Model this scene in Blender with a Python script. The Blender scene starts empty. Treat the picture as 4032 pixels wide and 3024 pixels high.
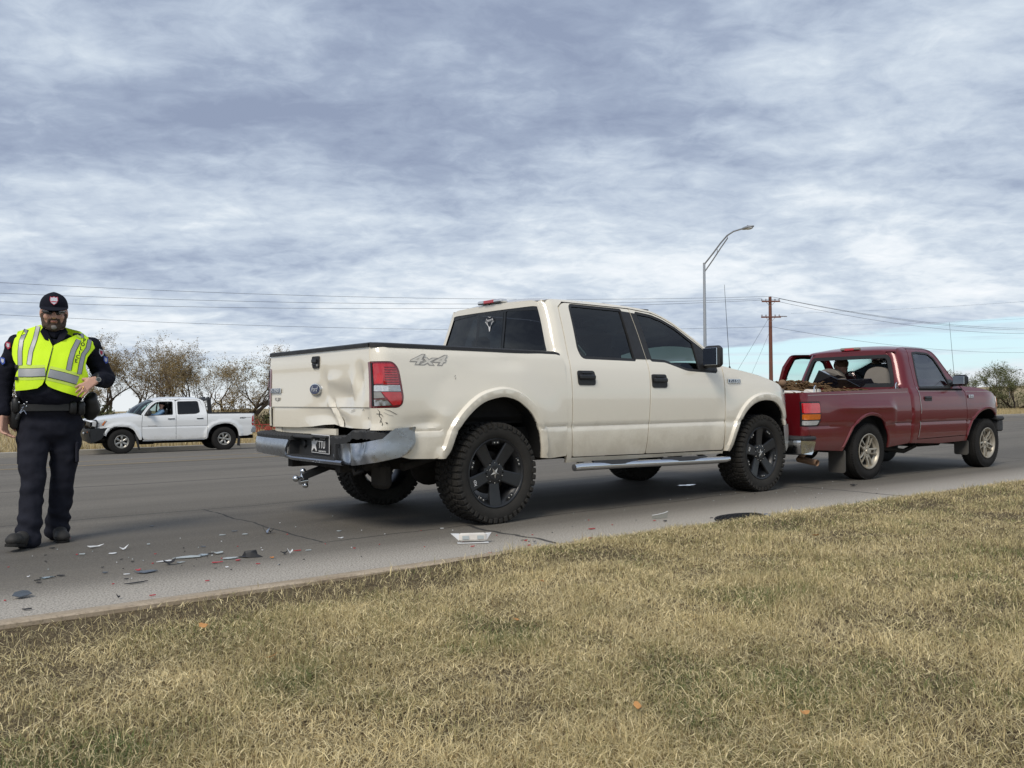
import bpy, math, random
import numpy as np
from math import sin, cos, pi, sqrt, radians as R, atan2, exp, hypot
from mathutils import Vector, Matrix, noise
from mathutils.geometry import delaunay_2d_cdt
random.seed(7); np.random.seed(7)
scn = bpy.context.scene
COL = scn.collection

# ------------------------------------------------------------------ camera
cam_d = bpy.data.cameras.new('camera'); cam = bpy.data.objects.new('camera', cam_d); COL.objects.link(cam)
cam_d.sensor_width = 36; cam_d.lens = 36*3401.3/4032; cam_d.clip_start = .05; cam_d.clip_end = 9000
_r = Vector((.99997367, .00012526, -.00725629)); _u = Vector((.00725737, -.01725981, .9998247)); _w = Vector((0, .99985103, .01726026))
cam.matrix_world = Matrix(((_r.x, _u.x, -_w.x, 0), (_r.y, _u.y, -_w.y, 0), (_r.z, _u.z, -_w.z, .984), (0, 0, 0, 1)))
scn.camera = cam
scn.view_settings.view_transform = 'Standard'; scn.view_settings.look = 'None'
scn.view_settings.exposure = 0.60; scn.view_settings.gamma = 1; scn.view_settings.use_curve_mapping = False
scn.cycles.max_bounces = 8; scn.cycles.transparent_max_bounces = 16; scn.cycles.caustics_reflective = False; scn.cycles.caustics_refractive = False
scn.cycles.use_denoising = True

# ------------------------------------------------------------------ sun and sky
SUN_EL, SUN_AZ = R(46), R(205)         # azimuth measured from +Y, clockwise: behind the camera, to its left
sd = bpy.data.lights.new('sun', 'SUN'); sd.energy = 1.5; sd.angle = R(22); sd.color = (1, .93, .82)
sun = bpy.data.objects.new('sun', sd); COL.objects.link(sun)
sdir = Vector((sin(SUN_AZ)*cos(SUN_EL), cos(SUN_AZ)*cos(SUN_EL), sin(SUN_EL)))
sun.rotation_euler = sdir.to_track_quat('Z', 'Y').to_euler()
world = bpy.data.worlds.new('World'); scn.world = world; world.use_nodes = True

class NT:
    """small node-tree writer"""
    def __init__(s, tree): s.t = tree; s.n = tree.nodes; s.l = tree.links
    def node(s, typ, **kw):
        n = s.n.new(typ)
        for k, v in kw.items(): setattr(n, k, v)
        return n
    def put(s, sock, v):
        if isinstance(v, bpy.types.NodeSocket): s.l.new(v, sock)
        elif isinstance(v, (tuple, list)) and len(v) == 3 and sock.type == 'RGBA': sock.default_value = (*v, 1)
        else: sock.default_value = v
    def math(s, op, a, b=0.0, c=None, clamp=False):
        n = s.node('ShaderNodeMath', operation=op, use_clamp=clamp); s.put(n.inputs[0], a); s.put(n.inputs[1], b)
        if c is not None: s.put(n.inputs[2], c)
        return n.outputs[0]
    def vmath(s, op, a, b=None, sc=None):
        n = s.node('ShaderNodeVectorMath', operation=op); s.put(n.inputs[0], a)
        if b is not None: s.put(n.inputs[1], b)
        if sc is not None: s.put(n.inputs[3], sc)
        return n.outputs[0] if op not in ('DOT_PRODUCT', 'LENGTH') else n.outputs[1]
    def mix(s, f, a, b, blend='MIX'):
        n = s.node('ShaderNodeMix', data_type='RGBA', blend_type=blend); s.put(n.inputs[0], f); s.put(n.inputs[6], a); s.put(n.inputs[7], b)
        return n.outputs[2]
    def noise(s, vec, scale, detail=4, rough=.55, dist=0.0):
        n = s.node('ShaderNodeTexNoise'); s.put(n.inputs['Vector'], vec); n.inputs['Scale'].default_value = scale
        n.inputs['Detail'].default_value = detail; n.inputs['Roughness'].default_value = rough; n.inputs['Distortion'].default_value = dist
        return n.outputs['Fac']
    def mapr(s, v, a, b, c=0.0, d=1.0, smooth=True):
        n = s.node('ShaderNodeMapRange'); n.interpolation_type = 'SMOOTHSTEP' if smooth else 'LINEAR'
        s.put(n.inputs[0], v)
        for i, q in enumerate((a, b, c, d)): s.put(n.inputs[i+1], q)
        return n.outputs[0]
    def sep(s, v):
        n = s.node('ShaderNodeSeparateXYZ'); s.put(n.inputs[0], v); return n.outputs
    def comb(s, x, y, z):
        n = s.node('ShaderNodeCombineXYZ'); s.put(n.inputs[0], x); s.put(n.inputs[1], y); s.put(n.inputs[2], z); return n.outputs[0]

w = NT(world.node_tree); world.node_tree.nodes.clear()
D = w.node('ShaderNodeTexCoord').outputs['Generated']
dx, dy, dz = w.sep(D)[:3]
sky = w.node('ShaderNodeTexSky'); sky.sky_type = 'NISHITA'; sky.sun_disc = False; sky.sun_elevation = SUN_EL; sky.sun_rotation = SUN_AZ
sky.air_density = 1.0; sky.dust_density = .6; sky.ozone_density = 1.2
# a cloud sheet overhead: direction projected to a plane
den = w.math('ADD', w.math('MAXIMUM', dz, 0.0), .20)
px_, py_ = w.math('DIVIDE', dx, den), w.math('DIVIDE', dy, den)
P = w.comb(w.math('MULTIPLY', px_, .85), w.math('MULTIPLY', py_, 1.0), 0)
warp = w.noise(P, 1.3, 3, .5)
P2 = w.vmath('ADD', P, w.comb(w.math('MULTIPLY', warp, .55), w.math('MULTIPLY', warp, .25), 0))
big = w.noise(w.vmath('ADD', P2, (3.1, 7.3, 0)), 1.05, 3, .5)
mid = w.noise(w.vmath('ADD', P2, (11.7, 2.9, 0)), 3.6, 7, .60)
fine = w.noise(w.vmath('ADD', P, (1.7, 4.9, 0)), 13, 6, .6, .6)
cl = w.math('ADD', w.math('MULTIPLY', big, .5), w.math('ADD', w.math('MULTIPLY', mid, .34), w.math('MULTIPLY', fine, .16)))
# brighter low down and towards the right of the view (thinner cloud there)
lowb = w.mapr(dz, .0, .42, .135, -.055)
side = w.math('MULTIPLY', w.mapr(dx, -.45, .55, -1, 1, False), .03)
cl = w.math('ADD', w.math('MULTIPLY', w.math('SUBTRACT', cl, .5), 1.28), .5)
cl = w.math('ADD', cl, w.math('ADD', lowb, side))
ramp = w.node('ShaderNodeValToRGB'); w.put(ramp.inputs[0], cl)
cr = ramp.color_ramp; cr.elements[0].position = .36; cr.elements[0].color = (.270, .325, .450, 1); cr.elements[1].position = .80; cr.elements[1].color = (.95, .97, .99, 1)
for p_, c_ in ((.44, (.340, .405, .530, 1)), (.52, (.465, .540, .655, 1)), (.60, (.60, .675, .765, 1)), (.66, (.74, .80, .86, 1))):
    e_ = cr.elements.new(p_); e_.color = c_
cloudc = w.vmath('SCALE', ramp.outputs[0], sc=7.1)
# the clear strip low above the horizon
az = w.math('DIVIDE', dx, w.math('MAXIMUM', w.math('ABSOLUTE', dy), .05))
el = dz
nn = w.noise(w.comb(w.math('MULTIPLY', dx, 3.0), dy, w.math('MULTIPLY', dz, 26)), 2.2, 5, .6)
top = w.math('ADD', w.mapr(az, .05, .6, .046, .080), w.math('MULTIPLY', w.math('SUBTRACT', nn, .5), .028))
bot = w.math('ADD', w.mapr(az, .1, .6, .016, .030), w.math('MULTIPLY', w.math('SUBTRACT', nn, .5), .05))
gap = w.math('MULTIPLY', w.mapr(el, w.math('SUBTRACT', top, .004), top, 1, 0), w.mapr(el, w.math('SUBTRACT', bot, .012), w.math('ADD', bot, .006), 0, 1))
streak = w.mapr(w.noise(w.comb(w.math('MULTIPLY', dx, 1.6), dy, w.math('MULTIPLY', dz, 60)), 1.7, 4, .6), .52, .66, 1, .45)
gap = w.math('MULTIPLY', w.math('MULTIPLY', gap, streak), w.mapr(az, -.45, .15, .12, 1))
clear = w.mix(.72, sky.outputs[0], (3.7, 5.4, 6.3))
lowc = w.mix(w.mapr(el, .0, .05), (5.5, 5.75, 5.9), cloudc)
skyc = w.mix(gap, lowc, clear)
bg = w.node('ShaderNodeBackground'); w.put(bg.inputs[0], skyc); bg.inputs[1].default_value = .1
w.l.new(bg.outputs[0], w.node('ShaderNodeOutputWorld').inputs[0])

# ------------------------------------------------------------------ materials
def base_mat(name):
    m = bpy.data.materials.new(name); m.use_nodes = True; m.node_tree.nodes.clear()
    n = NT(m.node_tree); b = n.node('ShaderNodeBsdfPrincipled'); o = n.node('ShaderNodeOutputMaterial'); n.l.new(b.outputs[0], o.inputs[0])
    return m, n, b
def mat(name, col, rough=.5, metal=0., coat=0., spec=.5, var=.08, vscale=6., bump=0., bscale=60., dirt=None, emit=None, trans=0.):
    """plain procedural material: base colour with a little noise variation, roughness noise and optional fine bump"""
    m, n, b = base_mat(name)
    tc = n.node('ShaderNodeTexCoord').outputs['Object']
    f = n.noise(tc, vscale, 5, .6)
    lo = tuple(max(0, c*(1-var)) for c in col); hi = tuple(c*(1+var) for c in col)
    c = n.mix(f, lo, hi)
    if dirt:
        zz = n.sep(tc)[2]
        g = n.mapr(n.math('ADD', zz, n.math('MULTIPLY', n.math('SUBTRACT', n.noise(tc, 5, 6, .7), .5), .5)), dirt[0], dirt[1], dirt[2], 0)
        c = n.mix(g, c, dirt[3])
        n.put(b.inputs['Roughness'], n.math('ADD', rough, n.math('MULTIPLY', g, .35)))
    else:
        n.put(b.inputs['Roughness'], n.mapr(n.noise(tc, vscale*3, 4, .6), .3, .7, max(0, rough-.05), min(1, rough+.07)))
    n.put(b.inputs['Base Color'], c); b.inputs['Metallic'].default_value = metal
    b.inputs['Specular IOR Level'].default_value = spec
    if coat: b.inputs['Coat Weight'].default_value = coat; b.inputs['Coat Roughness'].default_value = .04
    if emit: b.inputs['Emission Color'].default_value = (*emit[0], 1); b.inputs['Emission Strength'].default_value = emit[1]
    if bump:
        bn = n.node('ShaderNodeBump'); bn.inputs['Strength'].default_value = bump; bn.inputs['Distance'].default_value = .004
        n.put(bn.inputs['Height'], n.noise(tc, bscale, 4, .6)); n.l.new(bn.outputs[0], b.inputs['Normal'])
    return m
def glass_mat(name, tint, refl=1.45, rough=.0):
    m = bpy.data.materials.new(name); m.use_nodes = True; m.node_tree.nodes.clear(); n = NT(m.node_tree)
    t = n.node('ShaderNodeBsdfTransparent'); n.put(t.inputs[0], tint)
    g = n.node('ShaderNodeBsdfGlossy'); g.inputs['Roughness'].default_value = .015+rough; n.put(g.inputs[0], (1., 1., 1.))
    fr = n.node('ShaderNodeFresnel'); fr.inputs[0].default_value = refl
    ms = n.node('ShaderNodeMixShader'); n.l.new(fr.outputs[0], ms.inputs[0]); n.l.new(t.outputs[0], ms.inputs[1]); n.l.new(g.outputs[0], ms.inputs[2])
    n.l.new(ms.outputs[0], n.node('ShaderNodeOutputMaterial').inputs[0])
    return m
def vcol_mat(name, rough=.7, attr='Col', trans=0.):
    m, n, b = base_mat(name)
    a = n.node('ShaderNodeAttribute', attribute_name=attr); n.l.new(a.outputs[0], b.inputs['Base Color']); b.inputs['Roughness'].default_value = rough
    b.inputs['Specular IOR Level'].default_value = .25
    return m

M = {}
M['pearl'] = mat('pearl_white_paint', (.85, .795, .675), .22, 0, 1., var=.02, vscale=2, dirt=(.42, .82, .55, (.36, .30, .21)))
M['red'] = mat('dark_red_paint', (.135, .006, .010), .30, .2, .60, var=.10, vscale=2.5, dirt=(.30, .62, .28, (.14, .075, .06)))
M['white'] = mat('white_paint', (.83, .84, .84), .25, 0, 1., var=.02, vscale=2, dirt=(.38, .62, .35, (.42, .38, .30)))
M['blackplastic'] = mat('black_plastic', (.018, .018, .019), .55, bump=.25, bscale=300)
M['greyplastic'] = mat('charcoal_step_plastic', (.030, .031, .033), .62, bump=.3, bscale=200)
M['satin'] = mat('satin_black', (.012, .013, .015), .38, var=.2)
M['rubber'] = mat('tyre_rubber', (.022, .021, .020), .85, var=.35, vscale=12, bump=.4, bscale=120, spec=.2)
M['dustrubber'] = mat('dusty_tyre_rubber', (.036, .034, .031), .9, var=.35, vscale=9, bump=.4, bscale=120, spec=.15)
M['underbody'] = mat('underbody_black', (.012, .012, .012), .9, var=.4, spec=.15)
M['rustframe'] = mat('dusty_chassis_steel', (.030, .027, .024), .8, var=.5, vscale=8, spec=.2)
M['rustpipe'] = mat('rusty_exhaust_pipe', (.34, .21, .13), .8, .1, var=.4, vscale=20)
M['chrome'] = mat('chrome', (.62, .64, .67), .10, 1., var=.05)
M['dullchrome'] = mat('scuffed_bumper_chrome', (.42, .44, .47), .30, 1., var=.25, vscale=7, bump=.15, bscale=30)
M['alloy'] = mat('silver_alloy', (.44, .43, .40), .38, .75, var=.15, vscale=20)
M['dirtyalloy'] = mat('dusty_silver_alloy', (.42, .38, .31), .45, .6, var=.25, vscale=14)
M['redlens'] = mat('red_lens', (.50, .006, .012), .10, 0, 1., var=.25, vscale=30, spec=.7)
M['darkredlens'] = mat('dark_red_lens', (.16, .004, .010), .10, 0, 1., var=.3, vscale=30)
M['clearlens'] = mat('clear_lens', (.62, .64, .66), .08, .35, 1., var=.4, vscale=60)
M['amber'] = mat('amber_lens', (.60, .15, .01), .12, 0, 1., var=.25, vscale=30)
M['brakered'] = mat('bright_red_lens', (.52, .005, .010), .15, 0, 1., var=.5, vscale=14, emit=((1, .02, .03), .03))
M['flap'] = mat('dusty_grey_mud_flap', (.085, .080, .072), .9, var=.3)
M['paleglass'] = glass_mat('lightly_tinted_glass', (.50, .60, .64), 2.3)
M['litamber'] = mat('bright_amber_lens', (.62, .15, .012), .15, 0, 1., var=.3, vscale=40)
M['darkglass'] = glass_mat('tinted_rear_glass', (.030, .034, .042), 1.5)
M['sideglass'] = glass_mat('tinted_side_glass', (.40, .50, .48), 1.5)
M['clearglass'] = glass_mat('clear_green_glass', (.72, .90, .86), 1.5)
M['fabric'] = mat('grey_seat_fabric', (.30, .27, .235), .95, bump=.4, bscale=200, spec=.1)
M['darkfabric'] = mat('black_seat_fabric', (.020, .021, .023), .9, bump=.3, bscale=200, spec=.1)
M['badgeblue'] = mat('badge_navy', (.006, .018, .085), .35, 0, .3)
M['badgedark'] = mat('badge_dark_fill', (.03, .05, .10), .3, 0, .5)
M['letterwhite'] = mat('white_lettering', (.78, .78, .78), .6)
M['letterblack'] = mat('black_lettering', (.012, .012, .014), .6)
M['letterchrome'] = mat('silver_lettering', (.7, .71, .73), .25, .8)
M['decal'] = mat('grey_decal', (.36, .345, .32), .5)
M['decalfill'] = mat('pale_decal_fill', (.72, .69, .62), .45)
M['decalred'] = mat('red_decal', (.45, .02, .02), .5)
M['scratch'] = mat('scraped_black_mark', (.03, .027, .024), .8)
M['mirror'] = mat('mirror_glass', (.75, .78, .82), .03, 1., var=.02)

# ------------------------------------------------------------------ mesh helpers
def rnd(a, b): return random.uniform(a, b)
def tag(o, label=None, cat=None, group=None, kind=None):
    if label: o['label'] = label
    if cat: o['category'] = cat
    if group: o['group'] = group
    if kind: o['kind'] = kind
    return o
def thing(name, label, cat, loc=(0, 0, 0), rotz=0., group=None):
    o = bpy.data.objects.new(name, None); COL.objects.link(o); o.location = loc; o.rotation_euler = (0, 0, rotz); o.empty_display_size = .2
    return tag(o, label, cat, group)
class MB:
    def __init__(s): s.v = []; s.f = []; s.m = []
    def add(s, vs, fs, mi=0):
        b = len(s.v); s.v.extend(tuple(v) for v in vs); s.f.extend(tuple(b+i for i in f) for f in fs); s.m.extend([mi]*len(fs)); return s
    def box(s, c, d, rot=None, mi=0, ch=0.):
        """box at centre c, size d, with an optional chamfer ch"""
        hx, hy, hz = d[0]/2, d[1]/2, d[2]/2
        if ch <= 0:
            vs = [(x, y, z) for x in (-hx, hx) for y in (-hy, hy) for z in (-hz, hz)]
            fs = [(0, 1, 3, 2), (4, 6, 7, 5), (0, 4, 5, 1), (2, 3, 7, 6), (0, 2, 6, 4), (1, 5, 7, 3)]
        else:
            ch = min(ch, hx*.9, hy*.9, hz*.9); vs = []; idx = {}
            for i, sx in enumerate((-1, 1)):
                for j, sy in enumerate((-1, 1)):
                    for k, sz in enumerate((-1, 1)):
                        for ax in range(3):
                            p = [sx*(hx-ch), sy*(hy-ch), sz*(hz-ch)]; p[ax] = (sx*hx, sy*hy, sz*hz)[ax]
                            idx[(i, j, k, ax)] = len(vs); vs.append(tuple(p))
            fs = []
            for i in (0, 1): fs.append([idx[(i, j, k, 0)] for j, k in ((0, 0), (1, 0), (1, 1), (0, 1))])
            for j in (0, 1): fs.append([idx[(i, j, k, 1)] for i, k in ((0, 0), (1, 0), (1, 1), (0, 1))])
            for k in (0, 1): fs.append([idx[(i, j, k, 2)] for i, j in ((0, 0), (1, 0), (1, 1), (0, 1))])
            for a, b_ in ((0, 0), (0, 1), (1, 0), (1, 1)):
                fs.append([idx[(0, a, b_, 1)], idx[(1, a, b_, 1)], idx[(1, a, b_, 2)], idx[(0, a, b_, 2)]])
                fs.append([idx[(a, 0, b_, 0)], idx[(a, 1, b_, 0)], idx[(a, 1, b_, 2)], idx[(a, 0, b_, 2)]])
                fs.append([idx[(a, b_, 0, 0)], idx[(a, b_, 1, 0)], idx[(a, b_, 1, 1)], idx[(a, b_, 0, 1)]])
            for i in (0, 1):
                for j in (0, 1):
                    for k in (0, 1): fs.append([idx[(i, j, k, 0)], idx[(i, j, k, 1)], idx[(i, j, k, 2)]])
            cen = Vector((0, 0, 0)); out = []
            for f in fs:
                a, b_, c_ = [Vector(vs[q]) for q in f[:3]]; nrm = (b_-a).cross(c_-a); mid = sum((Vector(vs[q]) for q in f), Vector())/len(f)
                out.append(f if nrm.dot(mid) > 0 else f[::-1])
            fs = out
        if rot is not None: vs = [rot @ Vector(v) for v in vs]
        return s.add([(v[0]+c[0], v[1]+c[1], v[2]+c[2]) for v in vs], fs, mi)
    def tube(s, pts, rad, n=8, cap=True, mi=0, flat=1., closed=False):
        """tube along points; rad a number or list; flat squashes the second axis"""
        pts = [Vector(p) for p in pts]; k = len(pts); rad = [rad]*k if isinstance(rad, (int, float)) else list(rad)
        base = len(s.v); up = None
        for i, p in enumerate(pts):
            t = (pts[(i+1) % k]-pts[i-1]) if closed else (pts[min(i+1, k-1)]-pts[max(i-1, 0)])
            t = t.normalized() if t.length > 1e-9 else Vector((0, 0, 1))
            if up is None: up = t.orthogonal().normalized() if abs(t.z) > .9 else Vector((0, 0, 1))
            a = up.cross(t)
            if a.length < 1e-6: a = t.orthogonal()
            a.normalize(); b = t.cross(a).normalized(); up = b if abs(t.z) > .9 or True else up
            for j in range(n):
                th = 2*pi*j/n; s.v.append(tuple(p+a*cos(th)*rad[i]+b*sin(th)*rad[i]*flat))
        for i in range(k if closed else k-1):
            for j in range(n):
                a0 = base+i*n+j; a1 = base+i*n+(j+1) % n; i2 = (i+1) % k; b0 = base+i2*n+j; b1 = base+i2*n+(j+1) % n
                s.f.append((a0, a1, b1, b0)); s.m.append(mi)
        if cap and not closed:
            s.f.append(tuple(base+j for j in range(n))[::-1]); s.m.append(mi)
            s.f.append(tuple(base+(k-1)*n+j for j in range(n))); s.m.append(mi)
        return s
    def lathe(s, prof, n=48, mi=0, c=(0, 0, 0), axis='y', a0=0., a1=2*pi):
        """prof: (radius, along) ; revolves about the axis"""
        full = abs(a1-a0-2*pi) < 1e-6; m = n if full else n+1; base = len(s.v); k = len(prof)
        for i in range(m):
            th = a0+(a1-a0)*i/n; ct, st = cos(th), sin(th)
            for r, h in prof:
                p = {'y': (r*ct, h, r*st), 'z': (r*ct, r*st, h), 'x': (h, r*ct, r*st)}[axis]
                s.v.append((p[0]+c[0], p[1]+c[1], p[2]+c[2]))
        for i in range(n):
            i2 = (i+1) % m
            for j in range(k-1):
                s.f.append((base+i*k+j, base+i2*k+j, base+i2*k+j+1, base+i*k+j+1)); s.m.append(mi)
        return s
    def prism(s, poly, fm, t0=0., t1=1., mi=0):
        """poly (u,v) list extruded: fm(u,v,t)->3D"""
        n = len(poly); vs = [fm(u, v, t0) for u, v in poly]+[fm(u, v, t1) for u, v in poly]
        tri = tris_of(poly); fs = [t[::-1] for t in tri]+[tuple(i+n for i in t) for t in tri]
        fs += [(i, (i+1) % n, (i+1) % n+n, i+n) for i in range(n)]
        return s.add(vs, fs, mi)
    def ell(s, c, r, nu=16, nv=10, mi=0, rot=None):
        vs = []; fs = []
        for i in range(nv+1):
            ph = pi*i/nv
            for j in range(nu):
                th = 2*pi*j/nu; v = Vector((r[0]*sin(ph)*cos(th), r[1]*sin(ph)*sin(th), r[2]*cos(ph)))
                if rot is not None: v = rot @ v
                vs.append((v.x+c[0], v.y+c[1], v.z+c[2]))
        for i in range(nv):
            for j in range(nu): fs.append((i*nu+j, (i+1)*nu+j, (i+1)*nu+(j+1) % nu, i*nu+(j+1) % nu))
        return s.add(vs, fs, mi)
    def build(s, name, mats, parent=None, smooth=35, loc=None, rot=None, bevel=0, recalc=False, weld=False):
        me = bpy.data.meshes.new(name); me.from_pydata(s.v, [], s.f)
        mats = mats if isinstance(mats, (list, tuple)) else [mats]
        for m in mats: me.materials.append(m)
        if len(mats) > 1: me.polygons.foreach_set('material_index', s.m)
        me.validate(verbose=False)
        if recalc or weld:
            import bmesh
            b = bmesh.new(); b.from_mesh(me)
            if weld: bmesh.ops.remove_doubles(b, verts=b.verts, dist=1e-5)
            bmesh.ops.recalc_face_normals(b, faces=b.faces); b.to_mesh(me); b.free()
        if smooth: me.shade_smooth(); me.set_sharp_from_angle(angle=R(smooth))
        o = bpy.data.objects.new(name, me); COL.objects.link(o)
        if parent is not None: o.parent = parent
        if loc is not None: o.location = loc
        if rot is not None: o.rotation_euler = rot
        if bevel:
            md = o.modifiers.new('bevel', 'BEVEL'); md.width = bevel; md.segments = 2; md.limit_method = 'ANGLE'; md.angle_limit = R(40)
        return o
def tris_of(poly):
    n = len(poly); out = delaunay_2d_cdt([Vector(p) for p in poly], [(i, (i+1) % n) for i in range(n)], [], 0, 1e-7)
    vs, tri, src = out[0], out[2], out[3]; P_ = np.array(poly); res = []
    for t in tri:
        cx = sum(vs[i].x for i in t)/3; cy = sum(vs[i].y for i in t)/3
        if inside(cx, cy, P_): res.append(tuple(src[i][0] for i in t))
    return res
def inside(x, y, P_):
    x0, y0 = P_[:, 0], P_[:, 1]; x1, y1 = np.roll(x0, -1), np.roll(y0, -1)
    c = (y0 > y) != (y1 > y)
    with np.errstate(divide='ignore', invalid='ignore'): xi = x0+(y-y0)*(x1-x0)/(y1-y0)
    return bool(np.sum(c & (x < xi)) & 1)
def spline(xs, ys):
    """monotone-ish cubic through points, returns a function"""
    xs = list(xs); ys = list(ys); n = len(xs); d = [(ys[i+1]-ys[i])/(xs[i+1]-xs[i]) for i in range(n-1)]
    m = [d[0]]+[0 if d[i-1]*d[i] <= 0 else 2*d[i-1]*d[i]/(d[i-1]+d[i]) for i in range(1, n-1)]+[d[-1]]
    def f(x):
        if x <= xs[0]: return ys[0]
        if x >= xs[-1]: return ys[-1]
        i = 0
        while x > xs[i+1]: i += 1
        h = xs[i+1]-xs[i]; t = (x-xs[i])/h
        return (2*t**3-3*t*t+1)*ys[i]+(t**3-2*t*t+t)*h*m[i]+(-2*t**3+3*t*t)*ys[i+1]+(t**3-t*t)*h*m[i+1]
    return f
def sstep(a, b, x):
    t = min(1, max(0, (x-a)/(b-a))); return t*t*(3-2*t)
def crom(A, k=4):
    """Catmull-Rom resampling of an open polyline"""
    A = [Vector(p) for p in A]; A = [A[0]*2-A[1]]+A+[A[-1]*2-A[-2]]; out = []
    for i in range(1, len(A)-2):
        for j in range(k):
            t = j/k; p0, p1, p2, p3 = A[i-1:i+3]; out.append(tuple(.5*((2*p1)+(p2-p0)*t+(2*p0-5*p1+4*p2-p3)*t*t+(3*p1-p0-3*p2+p3)*t**3)))
    return np.array(out+[tuple(A[-2])])
def dens(poly, step, closed=True):
    out = []; n = len(poly)
    for i in range(n if closed else n-1):
        a, b = poly[i], poly[(i+1) % n]; k = max(1, int(math.ceil(hypot(b[0]-a[0], b[1]-a[1])/step)))
        out += [(a[0]+(b[0]-a[0])*j/k, a[1]+(b[1]-a[1])*j/k) for j in range(k)]
    if not closed: out.append(poly[-1])
    return out
def rpoly(poly, r, k=4):
    """round the corners of a polygon; r number or list"""
    n = len(poly); out = []
    for i in range(n):
        p = Vector(poly[i]); a = Vector(poly[i-1])-p; b = Vector(poly[(i+1) % n])-p; ri = r[i] if isinstance(r, (list, tuple)) else r
        q = min(ri, a.length*.45, b.length*.45)
        if q < 1e-4: out.append(tuple(p)); continue
        s, e = p+a.normalized()*q, p+b.normalized()*q
        for j in range(k+1):
            t = j/k; v = s*(1-t)**2+p*2*t*(1-t)+e*t*t; out.append((v.x, v.y))
    return out
def pdist(x, z, pl):
    """distance to a polyline given as a numpy array"""
    a = pl[:-1]; b = pl[1:]; d = b-a; t = np.clip(((x-a[:, 0])*d[:, 0]+(z-a[:, 1])*d[:, 1])/(d[:, 0]**2+d[:, 1]**2+1e-12), 0, 1)
    return float(np.sqrt(((a[:, 0]+t*d[:, 0]-x)**2+(a[:, 1]+t*d[:, 1]-z)**2).min()))
def panel(name, outline, fmap, m, parent, holes=(), step=.04, flange=(0, 0, 0), lines=(), mats=None, flip=False, ostep=None, smooth=40, holef=None):
    """curved sheet-metal panel: polygon in (u,v) with holes, triangulated to fit, mapped to 3D by fmap, with a turned-in edge"""
    ostep = ostep or step; rings = [dens(outline, ostep)]+[dens(h, ostep) for h in holes]
    pts = []; edges = []; arr = [np.array(r_) for r_ in rings]
    for r_ in rings:
        b = len(pts); n = len(r_); pts += r_; edges += [(b+i, b+(i+1) % n) for i in range(n)]
    for L in lines:
        q = dens(L, step, False); b = len(pts); pts += q; edges += [(b+i, b+i+1) for i in range(len(q)-1)]
    nb = sum(len(r_) for r_ in rings); A = np.array(pts)
    u0, v0 = arr[0].min(0); u1, v1 = arr[0].max(0)
    nu, nv = int((u1-u0)/step)+1, int((v1-v0)/step)+1
    for i in range(nu+1):
        for j in range(nv+1):
            x = u0+(i+(.25 if j % 2 else -.25)+.1)*step; y = v0+(j+.1)*step
            if not inside(x, y, arr[0]): continue
            if any(inside(x, y, h) for h in arr[1:]): continue
            if ((A[:, 0]-x)**2+(A[:, 1]-y)**2).min() < (.45*step)**2: continue
            pts.append((x, y))
    out = delaunay_2d_cdt([Vector(p) for p in pts], edges, [], 0, 1e-6)
    vs = out[0]; tri = []
    for t in out[2]:
        cx = sum(vs[i].x for i in t)/3; cy = sum(vs[i].y for i in t)/3
        if inside(cx, cy, arr[0]) and not any(inside(cx, cy, h) for h in arr[1:]): tri.append(tuple(t))
    V3 = [Vector(fmap(v.x, v.y)) for v in vs]; F = [t[::-1] if flip else t for t in tri]; fl = Vector(flange)
    if fl.length > 0:
        cnt = {}
        for t in F:
            for a, b in ((t[0], t[1]), (t[1], t[2]), (t[2], t[0])):
                cnt[(a, b)] = 1
        new = {}
        def dup(i, k):
            if (i, k) not in new: new[(i, k)] = len(V3); V3.append(V3[i]+(fl if k else Vector((0, 0, 0))))
            return new[(i, k)]
        for (a, b) in list(cnt):
            if (b, a) not in cnt: F.append((dup(b, 0), dup(a, 0), dup(a, 1), dup(b, 1)))
    me = bpy.data.meshes.new(name); me.from_pydata([tuple(v) for v in V3], [], F)
    me.materials.append(m); me.shade_smooth(); me.set_sharp_from_angle(angle=R(smooth))
    o = bpy.data.objects.new(name, me); COL.objects.link(o); o.parent = parent
    return o
def text(name, s, size, m, parent, mw, extrude=.002, shear=0., bold=0., align='CENTER', width=None):
    """lettering as real thin mesh; mw places it (x right, y up, z out)"""
    c = bpy.data.curves.new(name, 'FONT'); c.body = s; c.size = size; c.extrude = extrude; c.shear = shear; c.offset = bold; c.align_x = align; c.align_y = 'CENTER'; c.resolution_u = 3
    t = bpy.data.objects.new(name, c); COL.objects.link(t); dg = bpy.context.evaluated_depsgraph_get()
    me = bpy.data.meshes.new_from_object(t.evaluated_get(dg)); bpy.data.objects.remove(t); bpy.data.curves.remove(c)
    if width:
        xs = [v.co.x for v in me.vertices]; k = width/max(1e-6, max(xs)-min(xs)); mw = mw @ Matrix.Diagonal((k, 1, 1, 1))
    me.transform(mw); me.name = name; me.materials.clear(); me.materials.append(m)
    o = bpy.data.objects.new(name, me); COL.objects.link(o); o.parent = parent
    return o
def frame(o, xd, yd):
    """matrix with origin o, x axis xd, y axis yd"""
    x = Vector(xd).normalized(); y = Vector(yd); z = x.cross(y).normalized(); y = z.cross(x)
    return Matrix(((x.x, y.x, z.x, o[0]), (x.y, y.y, z.y, o[1]), (x.z, y.z, z.z, o[2]), (0, 0, 0, 1)))
def copy_tree(o, parent=None):
    c = o.copy(); COL.objects.link(c); c.parent = parent
    for ch in list(o.children): copy_tree(ch, c)
    return c
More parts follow.
